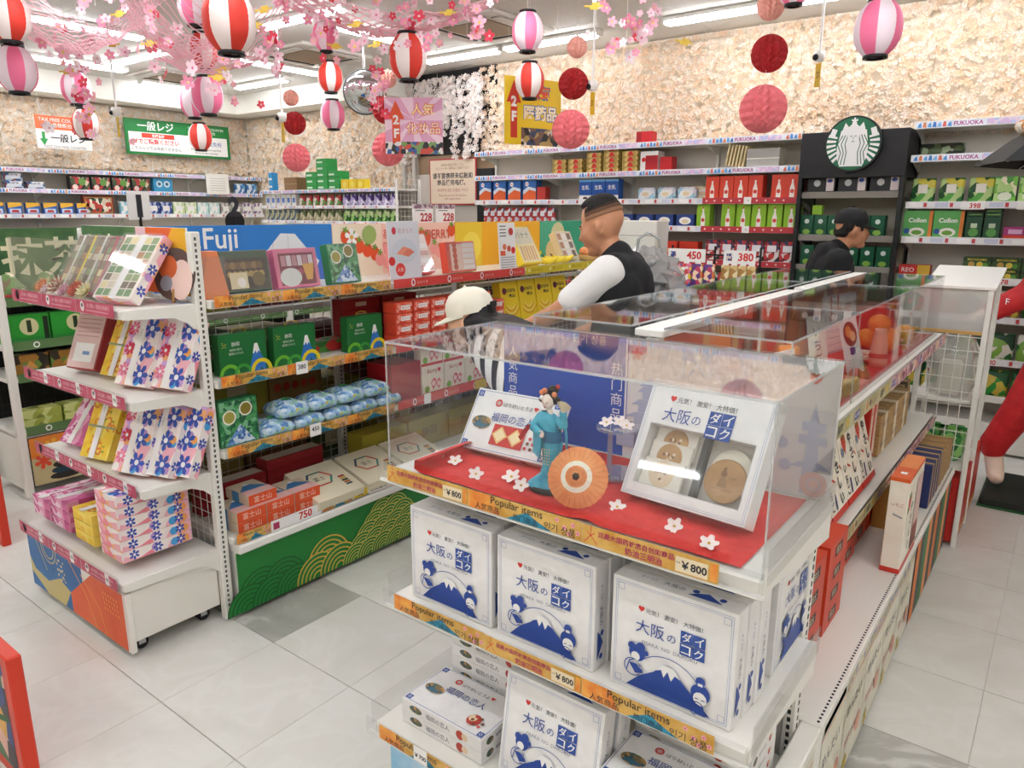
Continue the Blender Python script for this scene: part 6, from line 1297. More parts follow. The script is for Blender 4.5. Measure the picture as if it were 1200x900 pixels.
line(prod('red_pack', 'pack', .12, .1, .15, patch(['#b8323a', '#d8604a', '#e9d9d0', '#7a1f24'], 20)), -4.9, -3.0, 14, 6.0, ZL['e']+.001, 'red assorted snack pack on the fifth back shelf, #', 'red assorted packs'); line(prod('mixed_pack', 'pack', .14, .1, .15, patch(['#b85a3a', '#d8b04a', '#5a7a3a', '#e9e2d0'], 16)), -4.9, -2.8, 12, 6.0, ZL['f']+.001, 'mixed brown and yellow snack pack on sixth back shelf, #', 'mixed packs')
# coffee section goods
def dcf(p, w, h): p.disc(w*.35, h*.45, .025, C('#c9c9c6'), 12); p.rect(w*.68, h*.1, w*.95, h*.95, C('#e6d9d6')); p.disc(w*.8, h*.55, .02, C('#2f4a9a'), 10, .014)
line(prod('black_coffee_pack', 'pack', .2, .1, .165, C('#1c1c1e', .4), dcf), -1.62, -1.18, 3, 5.965, 1.791, 'black coffee pack with pale card on upper coffee shelf, #', 'black coffee packs')
def dgc(p, w, h): p.disc(w*.5, h*.7, .018, C('#d9e6dc'), 10); p.disc(w*.5, h*.2, .028, C('#8ab84a'), 10, .02)
GCP = prod('green_coffee_pack', 'pack', .095, .09, .155, C('#12593a', .4), dgc); line(GCP, -1.70, -1.20, 6, 5.965, 1.476, 'dark green coffee pack on the middle coffee shelf, #', 'green coffee packs'); line(prod('lime_cube', 'box', .07, .07, .07, C('#9ac83a', .5)), -1.64, -1.64, 1, 5.985, 1.634, 'small lime box on top of the green coffee packs', 'lime cube'); line(GCP, -1.68, -1.14, 6, 5.965, 1.251, 'dark green coffee pack on the lower coffee shelf, #', 'green coffee packs'); line(prod('pale_lid_cup', 'cup', .085, .08, .15, C('#1f5a40', .4), lambda p, w, h: p.rect(0, h*.88, w, h, C('#e9dcc0'))), -1.66, -1.15, 6, 5.965, .981, 'green cup with pale lid on the low coffee shelf, #', 'green cups')
# right section goods
line(pouch('dark_foil_bundle', .28, .09, .12, patch(['#1f241c', '#4a5a3a', '#8a9a7a', '#2f2a1f'], 24)), -.86, -.86, 1, 6.0, 2.031, 'dark crumpled foil packs on the right upper shelf', 'foil')
grp = patch(['#2f7a3a', '#5aa84a', '#1f4f28', '#b8d08a', '#d8c84a'], 20)
line(pouch('green_tea_bag', .15, .17, .08, grp, lambda p, w, h: p.rect(w*.3, h*.4, w*.7, h*.75, C('#efeadc'))), -.94, -.59, 3, 6.0, 1.716, 'green tea sweets bag on the right third shelf, #', 'green tea bags')
line(prod('green_cup_box', 'box', .125, .1, .17, patch(['#7ac04a', '#b9dc8a', '#4a9a3a', '#efe9c9'], 24), lambda p, w, h: p.disc(w*.5, h*.25, .04, C('#e9f0d9'), 12, .028)), -.45, .1, 5, 6.0, 1.716, 'light green cup sweets box on the right third shelf, #', 'green cup boxes')
def dcl(p, w, h): p.rect(w*.88, 0, w, h, C('#e0803a')); p.text('Collon', w*.18, h*.55, w*.8, h*.75, PAPER, .03); p.disc(w*.5, h*.22, w*.28, C('#efe9e0'), 14, h*.16); p.disc(w*.5, h*.2, w*.18, C('#6aa03a'), 12, h*.09); p.disc(w*.15, h*.25, .02, C('#2f5a9a'), 8)
line(prod('light_green_sweets_box', 'box', .185, .1, .19, C('#5fae5a', .4), dcl), -.945, -.755, 2, 5.99, 1.476, 'light green sweets box with white bowl, # on right fourth shelf', 'light green boxes')
TG = prod('dark_green_tea_box', 'box', .095, .1, .15, C('#16482a', .4), lambda p, w, h: (p.disc(w*.5, h*.3, .03, C('#5a9a4a'), 10), p.rect(w*.3, h*.5, w*.7, h*.7, C('#cfe0c0')))); line(TG, -.60, -.495, 2, 5.99, 1.476, 'dark green tea box beside the light green boxes, #', 'dark green tea boxes')
TB = prod('dark_green_flat_box', 'box', .095, .1, .024, C('#1f4f30', .4), lambda p, w, h: p.rect(.01, h*.4, w-.01, h*.6, C('#8ab84a')))
for i, (x, k) in enumerate(((-.60, 0), (-.495, 0), (-.495, 1), (-.495, 2))): o = TB if i == 0 else dup(TB, (0, 0, 0)); o.location = (x, 5.99, 1.627+.0245*k); o['label'] = ('flat dark green box on top of the left tea box', 'flat dark green box, lowest of three on the right tea box', 'flat dark green box, middle of three on the right tea box', 'flat dark green box, topmost of three on the right tea box')[i]; o['group'] = 'flat dark green boxes'
line(prod('magenta_box', 'box', .13, .1, .085, C('#a8307a', .4), lambda p, w, h: (p.rect(0, 0, w, h*.35, C('#d8452f')), p.rect(w*.2, h*.45, w*.8, h*.8, C('#e6b9dc')))), -.36, .05, 4, 5.99, 1.476, 'magenta and red sweets box on the right fourth shelf, #', 'magenta boxes')
line(prod('red_yellow_box', 'box', .2, .1, .075, C('#c8342a', .4), lambda p, w, h: (p.rect(w*.6, 0, w, h, C('#d8b03a')), p.text('REO', w*.1, h*.3, w*.5, h*.75, PAPER))), -.93, -.93, 1, 5.99, 1.211, 'red and yellow flat box at the left of right fifth shelf', 'red yellow')
def dmc(p, w, h): p.rect(0, h*.6, w, h*.9, C('#2a3a24')); p.text('MACADAMIA', w*.08, h*.66, w*.92, h*.86, C('#d8c84a'), .02); p.disc(w*.3, h*.3, .02, C('#c8a04a'), 9); p.disc(w*.6, h*.3, .02, C('#e0c84a'), 9); p.disc(w*.8, h*.25, .016, C('#5a9a3a'), 9)
MB = prod('macadamia_box', 'box', .165, .1, .072, C('#3a5a2a', .4), dmc); pl = [(-.55+.17*i, 5.99, 1.211+.073*k) for i in range(4) for k in range(2)]
for i, p_ in enumerate(pl): o = MB if i == 0 else dup(MB, p_); o.location = p_; o['label'] = 'green nut box, %s layer, %s from the left, right fifth shelf' % (('lower', 'upper')[i % 2], ORD[i//2]); o['group'] = 'green nut boxes'
for z, mt, l in ((.951, patch(['#d8c04a', '#2f6a2f', '#b84a2f', '#efe6c9'], 18), 'yellow and green'), (.661, patch(['#2f7a3a', '#8ab84a', '#efe9dc', '#1f4a2f'], 18), 'green'), (.401, patch(['#2f9a3a', '#d9c24a', '#1f5a2f'], 18), 'bright green')):
    line(pouch('snack_bag', .17, .18, .09, mt), -.9, .2, 7, 6.0, z, l+' snack bag on the lower right shelves, #', l+' bags')
for z, t_ in ((1.71, '398'), (1.21, '278'), (.66, '480')):
    for i, x in enumerate((-.62, -.3) if z > 1.5 else (-.40,)):
        o = B().rbox(-.07, .07, 0, .002, 0, .05, PAPER, .0005).obj('price_card'); tag(o, {'398': 'white price card with red 398 under the green tea bags, %s one' % ('left', 'right')[i], '278': 'white price card with red 278 under the green nut boxes', '480': 'white price card with red 480 on the low right shelf'}[t_], 'price card'); o.location = (x, 5.945, z-.037); q = B(); Pr(q, (-.07, 0, 0)).text(t_, .04, .008, .13, .042, RED, .02); q.obj('numerals', o)
# ================================================================ left wall shelving, turned to face the room
t = wall_unit('white wall shelves along the left wall behind the counters', 1.7, 6.3, [(2.09, fukuoka), (1.87, fukuoka), (1.60, whiterail), (1.33, whiterail), (1.0, whiterail), (.66, whiterail)], 9.2, 9.53, top=2.12)
t.rotation_euler[2] = A90
def lrow(pr, y0, y1, n, z, desc, group, x=-9.24): return row(pr, [(x, y0+(y1-y0)*(k/(n-1) if n > 1 else 0), z, A90) for k in range(n)], desc, group)
def dtoy(p, w, h): p.poly([(0, h*.55), (w, h*.75), (w, h), (0, h)], C('#e9b23a')); p.rect(w*.1, h*.15, w*.9, h*.5, C('#c8d4e6')); p.poly([(w*.2, h*.2), (w*.8, h*.2), (w*.7, h*.4), (w*.3, h*.4)], C('#b83a3a'))
TY = prod('toy_car_pack', 'toy', .135, .06, .13, C('#2f62b0', .4), dtoy)
lrow(TY, 2.70, 3.92, 8, 1.601, 'blue toy car pack on the left wall, #, upper row', 'toy car packs'); lrow(TY, 2.70, 3.92, 8, 1.331, 'blue toy car pack on the left wall, #, lower row', 'toy car packs')
TY2 = prod('toy_box', 'toy', .17, .1, .085, patch(['#3a5a8a', '#b9c4d0', '#7a3a3a', '#e0e0e0'], 26), lambda p, w, h: p.rect(w*.1, h*.3, w*.9, h*.7, C('#d0d6dc')))
for i, (y, k) in enumerate(((3.25, 0), (3.25, 1), (3.46, 0))): o = TY2 if i == 0 else dup(TY2, (0, 0, 0)); o.location = (-9.24, y, 1.871+.086*k); o.rotation_euler[2] = A90; o['label'] = ('toy box at the bottom of the left wall pile', 'toy box on top of another on the left wall', 'single toy box right of the pile, left wall')[i]; o['group'] = 'toy boxes on the left wall'
def dpic(p, w, h): p.rect(.01, .01, w-.01, h-.01, patch(['#4a5a3a', '#b83a3a', '#2a2a2a', '#d9c9b0'], 22)); p.disc(w*.6, h*.6, .04, C('#6a9a4a'), 12); p.disc(w*.25, h*.25, .03, C('#efd9cf'), 10)
lrow(prod('picture_box', 'box', .22, .08, .165, C('#2f2a2a', .5), dpic), 3.92, 4.62, 4, 1.871, 'dark picture puzzle box on the left wall, #', 'picture boxes')
lrow(prod('blue_speaker_pack', 'pack', .24, .08, .17, C('#3f9ac8', .4), lambda p, w, h: (p.disc(w*.3, h*.6, .04, C('#cfe4ee')), p.disc(w*.7, h*.6, .04, C('#cfe4ee')), p.disc(w*.3, h*.6, .02, C('#3f6a8a')), p.disc(w*.7, h*.6, .02, C('#3f6a8a')))), 4.90, 4.90, 1, 1.871, 'light blue pack with two white rings on left wall', 'blue ring pack')
lrow(prod('framed_game_box', 'box', .34, .06, .22, C('#7a3226', .5), lambda p, w, h: (p.rect(.03, .03, w-.03, h-.03, patch(['#d9cbb4', '#b83a2f', '#2f4a3a', '#efe6d6'], 24)), p.frame(.02, .02, w-.02, h-.02, .006, C('#c8a04a')))), 4.10, 4.10, 1, 1.601, 'red framed board game box on the left wall', 'game box')
cols6 = [('#8ac0d0', '#e9f0f2'), ('#2f4a8a', '#b9c4e0'), ('#c9d8a8', '#eef2e0'), ('#b9dcd8', '#f2f2ec'), ('#9a9490', '#d9d6d0'), ('#e6e2de', '#8a6a9a')]
for i, (c, c2) in enumerate(cols6): lrow(prod('stationery_pack', 'pack', .15, .05, .155, patch([c, c2, c], 30), lambda p, w, h: p.rect(w*.2, h*.3, w*.8, h*.7, PAPER)), 4.42+.33*i, 4.58+.33*i, 2, 1.601, 'boxed goods on left wall, %s kind from the left, #' % ORD[i], 'boxed goods on the left wall')
lrow(prod('blue_pack', 'pack', .15, .05, .14, patch(['#3f7ab8', '#dfe9f2', '#7ab0d8'], 24)), 5.98, 6.16, 2, 1.871, 'blue and white pack near the rear corner, #', 'corner packs')
o = B().rbox(-9.135, -9.125, 5.42, 5.74, 1.86, 2.12, C('#eeeae2', .5), .001).obj('wall_notice'); tag(o, 'white notice sheet fixed on the left wall shelf', 'sign'); q = B(); p = Pr(q, (-9.125, 5.42, 1.86), (0, 1, 0)); [p.line([(.05, .05+.03*k), (.27, .05+.03*k)], .006, C('#b9b6b0')) for k in range(6)]; q.obj('print', o)
# ---------------------------------------------------------------- counter signs on the left wall
o = B().rbox(-9.43, -9.41, 4.58, 5.98, 2.33, 2.75, C('#1f7a3a', .4), .002).obj('counter_sign'); B().rbox(-9.60, -9.43, 5.2, 5.3, 2.5, 2.56, C('#1f7a3a', .4), .002).obj('wall_bracket', o); tag(o, 'large green and white general register sign with Japanese lettering', 'sign')
q = B(); p = Pr(q, (-9.41, 4.58, 2.33), (0, 1, 0)); p.rect(.04, .03, 1.36, .265, C('#f0eeea')); p.text('一般レジ', .06, .285, .72, .40, PAPER, .02); p.text('NOT TAX FREE COUNTER\n不是免税柜台', .80, .30, 1.34, .38, PAPER); p.rect(.20, .20, .62, .255, C('#d8442f')); p.text('免税会計', .25, .208, .57, .248, PAPER, .02); p.text('2Fでご精算ください', .06, .125, .70, .19, RED, .02); p.text('こちらレジでは免税できません', .06, .05, .70, .105, INK); p.text('本柜台不能免税', .80, .15, 1.30, .21, BLUE); p.text('Please pay for non-tax-free\nitems at this counter', .78, .05, 1.32, .12, INK); q.obj('lettering', o)
o = B().rbox(-9.02, -9.0, 3.44, 4.00, 2.30, 2.64, C('#eeebe6', .4), .002).obj('counter_sign'); tag(o, 'small orange and white register sign with a green arrow', 'sign')
q = B(); p = Pr(q, (-9.0, 3.44, 2.30), (0, 1, 0)); p.rect(0, .20, .56, .34, C('#dd6a3f')); p.text('TAX FREE COUNTER\n免税柜台', .04, .215, .5, .325, PAPER); p.poly([(.03, .10), (.07, .03), (.11, .10), (.085, .10), (.085, .17), (.055, .17), (.055, .10)], C('#2f9a4a')); p.text('一般レジ', .14, .06, .50, .17, INK, .02); p.text('NOT TAX FREE COUNTER', .06, .01, .5, .035, C('#7a7a7a')); q.obj('lettering', o)
b = B(); [b.cyl((-9.01, y, 2.64), (-9.01, y, 3.14), .002, None, 4, wm) for y in (3.5,)]; b.obj('wire', o); b = B(); b.cyl((-9.01, 3.94, 2.64), (-9.01, 3.94, 3.14), .002, None, 4, wm); b.obj('wire', o)
for i, (y, n, c) in enumerate(((2.87, '1', None), (3.68, '2', None))):
    t = thing('register_number', 'register counter with a white plate numbered one' if n == '1' else 'register counter with a black disc and the numeral two', 'sign', (-5.8, y, 0))
    if n == '1': B().rbox(-.012, 0, -.085, .085, 1.58, 1.79, C('#f2f0ec', .4), .001).obj('plate', t)
    q = B(); Pr(q, (.0005, 0, 1.60), (0, 1, 0)).text(n, -.06, 0, .06, .17, INK, .05); q.obj('numeral', t)
    if n == '2': B().cyl((-.012, 0, 1.56), (-.0, 0, 1.56), .09, None, 24, BLACK).obj('plate', t); B().box(-.006, -.002, -.05, .05, 1.5, 1.79, ACRP).obj('clear_plate', t)
    B().cyl((-.006, 0, .9), (-.006, 0, 1.60), .012, None, 10, BLACK).obj('pole', t); B().rbox(-.25, .25, -.35, .35, 0, .9, C('#d6d2ca', .5), .01).obj('counter', t)
# ---------------------------------------------------------------- middle rack with sweets bags
t = thing('sweets_rack', 'white rack of bagged sweets with a wire end panel', 'rack')
for x in (-7.35, -6.75, -6.05, -5.22): B().rbox(x-.012, x+.012, 5.30, 5.33, 0, 1.86, wm, .003).obj('upright', t)
for z in (1.86, 1.70, 1.545, 1.36, 1.1, .8):
    s = B().rbox(-7.36, -5.21, 5.02, 5.30, z-.02, z, SHELFW, .003).obj('shelf', t); B().rbox(-7.36, -5.21, 5.0, 5.02, z-.025, z+.008, C('#dfe0ea', .4), .002).obj('rail', s); q = B(); p = Pr(q, (0, 5.0, 0)); (fukuoka if z > 1.8 else whiterail)(p, -7.35, -5.22, z-.024, z+.007); q.obj('price_strip', s)
B().box(-7.36, -5.21, 5.30, 5.31, .3, 1.86, C('#d9d3c8', .6)).obj('back_panel', t)
grid('end_grid', t, (-5.205, 5.02, 1.0), (0, 1, 0), (0, 0, 1), 6, 19, .05, .05, .002); B().rbox(-5.21, -5.185, 5.0, 5.02, 0, 1.95, wm, .004).obj('end_post', t); B().rbox(-5.21, -5.185, 5.31, 5.33, 0, 1.95, wm, .004).obj('end_post', t)
def mrow(pr, x0, x1, n, z, desc, group): return row(pr, [(x0+(x1-x0)*k/max(1, n-1), 5.05, z) for k in range(n)], desc, group)
mrow(prod('white_bottle_box', 'box', .075, .07, .125, C('#e9e7e2', .4), lambda p, w, h: p.rect(w*.2, h*.3, w*.8, h*.7, C('#5a7ac0'))), -7.28, -6.82, 6, 1.701, 'white bottle box on the middle rack, #', 'white bottle boxes')
mrow(pouch('red_sweets_bag', .095, .12, .06, patch(['#c23a3a', '#efe0d6', '#5a9a4a', '#b82a34'], 30)), -6.70, -6.12, 6, 1.701, 'red and white sweets bag on the middle rack, #', 'red sweets bags'); mrow(pouch('purple_sweets_bag', .095, .12, .06, patch(['#6a4a9a', '#b9a8d8', '#e9e4ee', '#4a2f7a'], 30)), -5.99, -5.30, 7, 1.701, 'purple sweets bag on the middle rack, #', 'purple sweets bags')
mrow(pouch('green_sweets_bag', .095, .12, .06, patch(['#4a9a3a', '#a8d07a', '#2f6a2a', '#d9e6b0'], 30)), -5.99, -5.30, 7, 1.546, 'green sweets bag on the middle rack, #', 'green sweets bags'); mrow(pouch('olive_sweets_bag', .095, .12, .06, patch(['#a8a07a', '#d9d0b0', '#6a7a4a'], 30)), -6.70, -6.12, 6, 1.546, 'olive sweets bag below the red ones on the middle rack, #', 'olive sweets bags')
mrow(prod('jar_box', 'box', .08, .07, .12, patch(['#5a6a7a', '#c9c9a0', '#8a9ab0'], 22)), -7.28, -6.82, 6, 1.546, 'grey and yellow jar box on the middle rack, #', 'jar boxes')
GBX = prod('green_carton', 'carton', .17, .14, .062, C('#2f9a4a', .4), lambda p, w, h: p.rect(w*.1, h*.3, w*.6, h*.6, C('#cfe8d4'))); pl = [(-6.52+.18*i, 5.06, 1.861+.063*k) for i, n in ((0, 3), (1, 5), (2, 3)) for k in range(n)]
row(GBX, pl, 'green carton stacked on top of the middle rack, #', 'green cartons on the rack top', )
mrow(prod('yellow_pack', 'pack', .11, .08, .10, C('#e6c72f', .4), lambda p, w, h: p.disc(w/2, h/2, .03, C('#f2e06a'))), -5.98, -5.74, 3, 1.861, 'yellow pack on top of the middle rack, #', 'yellow packs')
mrow(prod('tall_blue_box', 'box', .06, .08, .20, C('#2f8ac0', .4), lambda p, w, h: (p.rect(0, h*.2, w, h*.3, PAPER), p.rect(0, h*.6, w, h*.7, PAPER))), -7.22, -7.22, 1, 1.861, 'tall blue box on the left top of the middle rack', 'tall blue'); mrow(prod('brown_carton', 'carton', .22, .14, .14, C('#8a6a48', .6), lambda p, w, h: p.rect(0, h*.5, w, h*.54, C('#b9976a'))), -6.86, -6.86, 1, 1.861, 'brown cardboard carton on top of the middle rack', 'brown carton')
# price cards clipped on the left island header
for i, y in enumerate((3.02, 3.21)):
    o = B().rbox(-3.012, -3.008, y, y+.165, 1.56, 1.69, PAPER, .0005).obj('price_card'); tag(o, 'white price card reading 228 above the header board, %s one' % ('left', 'right')[i], 'price card'); q = B(); p = Pr(q, (-3.008, y, 1.56), (0, 1, 0)); p.rect(0, .105, .165, .13, patch(['#8a6a7a', '#c9b9c0'], 60)); p.text('228', .06, .03, .155, .085, C('#b8222c'), .03); p.line([(.02, .095), (.1, .095)], .004, INK); q.obj('numerals', o)
    B().box(-3.014, -3.006, y+.075, y+.09, 1.34, 1.56, ACRP).obj('clip', o)
# ================================================================ second island on the far left
t = thing('green_tea_shelf', 'white shelf of green tea sweets with painted base at far left', 'shelf'); X2 = -4.70
for y in (1.50, 2.44, 3.38): B().rbox(X2-.03, X2+.012, y-.02, y+.02, 0, 1.30, SHELFW, .004).obj('upright', t)
for z in (1.15, .90, .715, .40): 
    s = B().rbox(X2-.44, X2-.012, 1.48, 3.9, z-.025, z, SHELFW, .003).obj('shelf', t); q = B(); p = Pr(q, (X2-.011, 0, 0), (0, 1, 0)); p.rect(1.53, z-.03, 3.9, z+.022, C('#5a7a4a')); [p.disc(1.65+.3*k, z-.004, .018, PAPER, 12) for k in range(7)]; [p.disc(1.65+.3*k, z-.004, .011, C('#5a7a4a'), 10) for k in range(7)]; q.obj('price_strip', s)
B().rbox(X2-.44, X2-.02, 1.48, 3.9, .05, .36, C('#e6e2da', .5), .003).obj('base', t)
grid('back_grid', t, (X2-.43, 1.5, .38), (0, 1, 0), (0, 0, 1), 20, 15, .06, .05, .0015, C('#2a2a2a', .5)); B().box(X2-.46, X2-.45, 1.5, 3.9, .36, 1.3, C('#1d1f1d', .7)).obj('back_panel', t)
q = B(); p = Pr(q, (X2-.0195, 0, 0), (0, 1, 0)); p.rect(1.53, .05, 2.42, .355, C('#c9b98a')); p.poly([(1.53, .22), (1.9, .30), (2.1, .355), (1.53, .355)], C('#e8862f')); p.flower(1.66, .28, .05, C('#f0b03a'), 6); p.flower(1.60, .2, .05, C('#dc4a2c'), 6); p.flower(1.78, .31, .04, C('#f0b03a'), 6)
for k in range(5): p.disc(1.72, .09+.035*k, .10-.012*k, C('#1f3a4a') if k % 2 else C('#2a2420'), 12, .024)
p.text('京都', 1.84, .10, 2.18, .29, PAPER, .10); p.text('京都', 1.85, .11, 2.17, .28, INK, .03); p.frame(1.53, .05, 2.42, .355, .006, INK); q.obj('base_painting', t)
o = B().rbox(X2-.40, X2-.39, 1.50, 2.9, 1.16, 1.545, C('#3f6a43', .5), .001).obj('header_board'); tag(o, 'dark green header board with large cream lettering at far left', 'sign'); q = B(); p = Pr(q, (X2-.39, 1.5, 1.16), (0, 1, 0)); p.rect(0, 0, 1.4, .38, speckle('moss_print', '#355c36', '#5a7f4c', 6, .5)); p.text('抹茶', .10, .10, .7, .33, C('#ded7b4'), .02); p.disc(.05, .3, .05, C('#d8b03a'), 12); q.obj('print', o)
for i, (y, c) in enumerate(((1.60, '#7a6a4a'), (1.80, '#b8a878'), (2.02, '#8a5a3a'))):
    o = B().lathe([(0, 0), (.07, 0), (.085, .03), (.08, .07), (.05, .10), (.03, .14), (0, .15)], 16, patch([c, '#d9cfae', '#6a8a4a'], 24)).obj('sample_dome'); tag(o, 'wrapped tea sweets sample at far left, %s one' % ORD[i], 'sample'); o.location = (X2-.14, y, 1.151); B().lathe([(.086, .02), (.09, .026), (.086, .034)], 16, C('#b83a3a')).obj('ribbon', o)
def dmt(p, w, h): p.disc(w*.55, h*.58, .05, C('#d8d2a0'), 16); p.rect(w*.5, h*.38, w*.6, h*.8, C('#2a3a1f')); p.rect(.0, 0, w, h*.2, C('#2f8a3a')); p.rect(w*.86, h*.1, w*.97, h*.9, C('#1f2a1a'))
MT = prod('green_tea_box', 'box', .24, .08, .165, C('#2f9a35', .4), dmt); row(MT, [(X2-.06, 1.63+.25*k, .901, A90) for k in range(5)], 'bright green tea sweets box at far left, #', 'bright green tea boxes')
MT2 = prod('brown_tea_pack', 'pack', .2, .08, .12, patch(['#3a2f22', '#a8762f', '#6a8a3a', '#2a241c'], 22), lambda p, w, h: p.poly([(w*.3, h*.3), (w*.5, h*.7), (w*.7, h*.3)], C('#d89a4a'))); row(MT2, [(X2-.06, 1.62+.21*k, .716, A90) for k in range(5)], 'brown and green tea pack at far left, #', 'brown tea packs')
GL_ = prod('olive_flat_pack', 'pack', .22, .12, .05, patch(['#a8b04a', '#d0d68a', '#7a8a3a'], 20)); row(GL_, [(X2-.06, 1.64+.23*(k % 4), .401+.051*(k//4), A90) for k in range(8)], 'olive green flat pack at far left, # counted', 'olive flat packs')
t = thing('white_wheeled_rack', 'white wheeled rack end with a red box at the left picture edge', 'rack', (-5.30, 1.26, 0)); B().rbox(-.3, .3, -.2, .14, .07, .36, C('#e6e2da', .4), .006).obj('body', t); B().rbox(-.3, .3, -.2, .14, .37, .40, WHITE, .004).obj('shelf', t); B().rbox(.22, .27, .1, .13, .3, 1.2, WHITE, .003).obj('post', t)
for x in (-.22, .22): B().cyl((x-.012, .05, .035), (x+.012, .05, .035), .035, None, 14, BLACK).obj('caster', t)
o = B().rbox(-.10, .10, -.1, .1, 0, .42, C('#a01f24', .4), .003).obj('tall_red_box'); tag(o, 'tall dark red box on the wheeled rack at the left edge', 'box'); o.location = (-5.18, 1.20, .4005); B().box(.1003, .1006, -.06, .06, .1, .3, C('#c23a34')).obj('label', o)
# red framed picture boards at the near left
artm = patch(['#2a1f2a', '#c85a6a', '#d9a24a', '#1f3a7a', '#3a6a3a', '#e0b0a0'], 14)
for i, (x0, x1, y, h, l) in enumerate(((-2.72, -2.205, .60, .435, 'red framed picture board at the lower left corner'), (-4.55, -4.09, 1.17, .62, 'red panel standing on the floor at the left edge'))):
    o = B().rbox(x0, x1, y-.02, y+.02, .0, h, C('#d23a22', .4), .004).obj('framed_board'); tag(o, l, 'sign')
    q = B(); p = Pr(q, (0, y-.02, 0)); p.rect(x0+.05, .04, x1-.045, h-.03, artm); p.line([(x0+.05, .1), (x1-.06, h*.5)], .02, C('#1f5a2a')); q.obj('picture', o)
# ================================================================ hanging decorations
cord = C('#d9d2cc', .6)
def lantern_meshes(kind):
    A = C('#d93a2c', .55) if kind == 'r' else C('#f5789f', .55); Wm = C('#f4e4df', .55) if kind == 'r' else C('#f6e2ea', .55)
    b = B(); prof = []; n = 20
    for k in range(n+1):
        u = -1+2*k/n; r = .5*(1-abs(u)**2.6*.52)*(1-.0 if k % 2 else 1-.014); prof.append((r, u*.56))
    b.lathe(prof, 32, A, None, True, lambda i: A if (i//4) % 2 else Wm)
    return b
_LM = {}
def lantern(kind, loc, D, label):
    t = thing('paper_lantern', label, 'lantern', loc, random.uniform(0, 1.5), 'striped paper lanterns')
    if kind not in _LM:
        o = lantern_meshes(kind).obj('paper_body', t); b = B(); b.lathe([(.20, .545), (.27, .55), (.27, .62), (.20, .62)], 20, C('#18171a', .4)); o2 = b.obj('top_ring', t); b = B(); b.lathe([(.18, -.62), (.26, -.62), (.26, -.55), (.19, -.545)], 20, C('#18171a', .4)); o3 = b.obj('bottom_ring', t); _LM[kind] = (o.data, o2.data, o3.data); parts = (o, o2, o3)
    else:
        parts = []
        for nm, d in zip(('paper_body', 'top_ring', 'bottom_ring'), _LM[kind]): q = bpy.data.objects.new(nm, d); COL.objects.link(q); q.parent = t; parts.append(q)
    for q in parts: q.scale = (D, D, D)
    L = 3.137-loc[2]-.6*D
    if L > 0: B().cyl((0, 0, .58*D), (0, 0, .6*D+L), .0012, None, 4, cord).obj('cord', t)
for k, x, y, z, D, l in (('r', -5.41, 2.0, 2.80, .25, 'at the top left picture corner'), ('r', -3.46, 2.25, 2.55, .25, 'largest near the top left, in front of others'), ('r', -5.52, 3.34, 2.83, .22, 'just left below the largest one'), ('r', -8.17, 3.59, 2.5, .25, 'in front of the small orange register sign'), ('r', -8.06, 4.76, 2.46, .25, 'overlapping the green register sign'), ('r', -5.62, 4.64, 2.83, .224, 'beside the round mirror'), ('r', -3.74, 3.75, 2.65, .25, 'above the pink second floor sign'), ('r', -3.15, 4.32, 2.52, .198, 'in front of the yellow second floor sign')): lantern(k, (x, y, z), D, 'red and white striped paper lantern ' + l)
for k, x, y, z, D, l in (('p', -5.8, 2.15, 2.56, .25, 'at the left picture edge'), ('p', -5.82, 3.53, 2.56, .25, 'above the green sign, front one'), ('p', -7.09, 4.15, 2.68, .25, 'half hidden behind another pink one'), ('p', -4.35, 3.57, 2.83, .177, 'high up left of the round mirror'), ('p', -6.41, 5.3, 2.63, .25, 'below the lantern beside the mirror'), ('p', -3.17, 4.32, 2.83, .213, 'above the yellow second floor sign'), ('p', -1.06, 4.72, 2.64, .25, 'alone at the right before the flower wall'), ('p', -7.52, 3.26, 2.74, .25, 'veiled by garlands at left'), ('p', -4.46, 2.67, 2.85, .186, 'beside the largest lantern at the top edge'), ('p', -1.48, 4.55, 2.90, .192, 'cut by the top picture edge')): lantern(k, (x, y, z), D, 'pink and white striped paper lantern ' + l)
def honey(col):
    b = B(); n, m = 28, 18; vs = []
    for j in range(m+1):
        t_ = pi*j/m
        for i in range(n):
            a = 2*pi*(i+.5*(j % 2))/n; r = .5*(1.0 if i % 2 else .80); vs.append((r*sin(t_)*cos(a), r*sin(t_)*sin(a), .5*cos(t_)))
    fs = []
    for j in range(m):
        for i in range(n):
            i2 = (i+1) % n
            if j % 2 == 0: fs += [(j*n+i, (j+1)*n+i, j*n+i2), ((j+1)*n+i, (j+1)*n+i2, j*n+i2)]
            else: fs += [(j*n+i, (j+1)*n+i, (j+1)*n+i2), (j*n+i, (j+1)*n+i2, j*n+i2)]
    b.add(vs, fs, C(col, .7)); return b
_HM = {}
def hball(col, loc, D, label, up):
    t = thing('honeycomb_ball', label, 'paper ball', loc, random.uniform(0, 3), 'honeycomb paper balls')
    if col not in _HM: o = honey(col).obj('tissue', t); _HM[col] = o.data
    else: o = bpy.data.objects.new('tissue', _HM[col]); COL.objects.link(o); o.parent = t
    o.scale = (D, D, D); B().cyl((0, 0, D*.49), (0, 0, up-loc[2]), .001, None, 4, cord).obj('thread', t); B().lathe([(.012, D*.49), (.008, D*.5+.008), (0, D*.5+.01)], 8, C('#e9d9c9', .6)).obj('knot', t)
PALE, REDB, PNK = '#f0b0a0', '#a81f22', '#ea7a80'
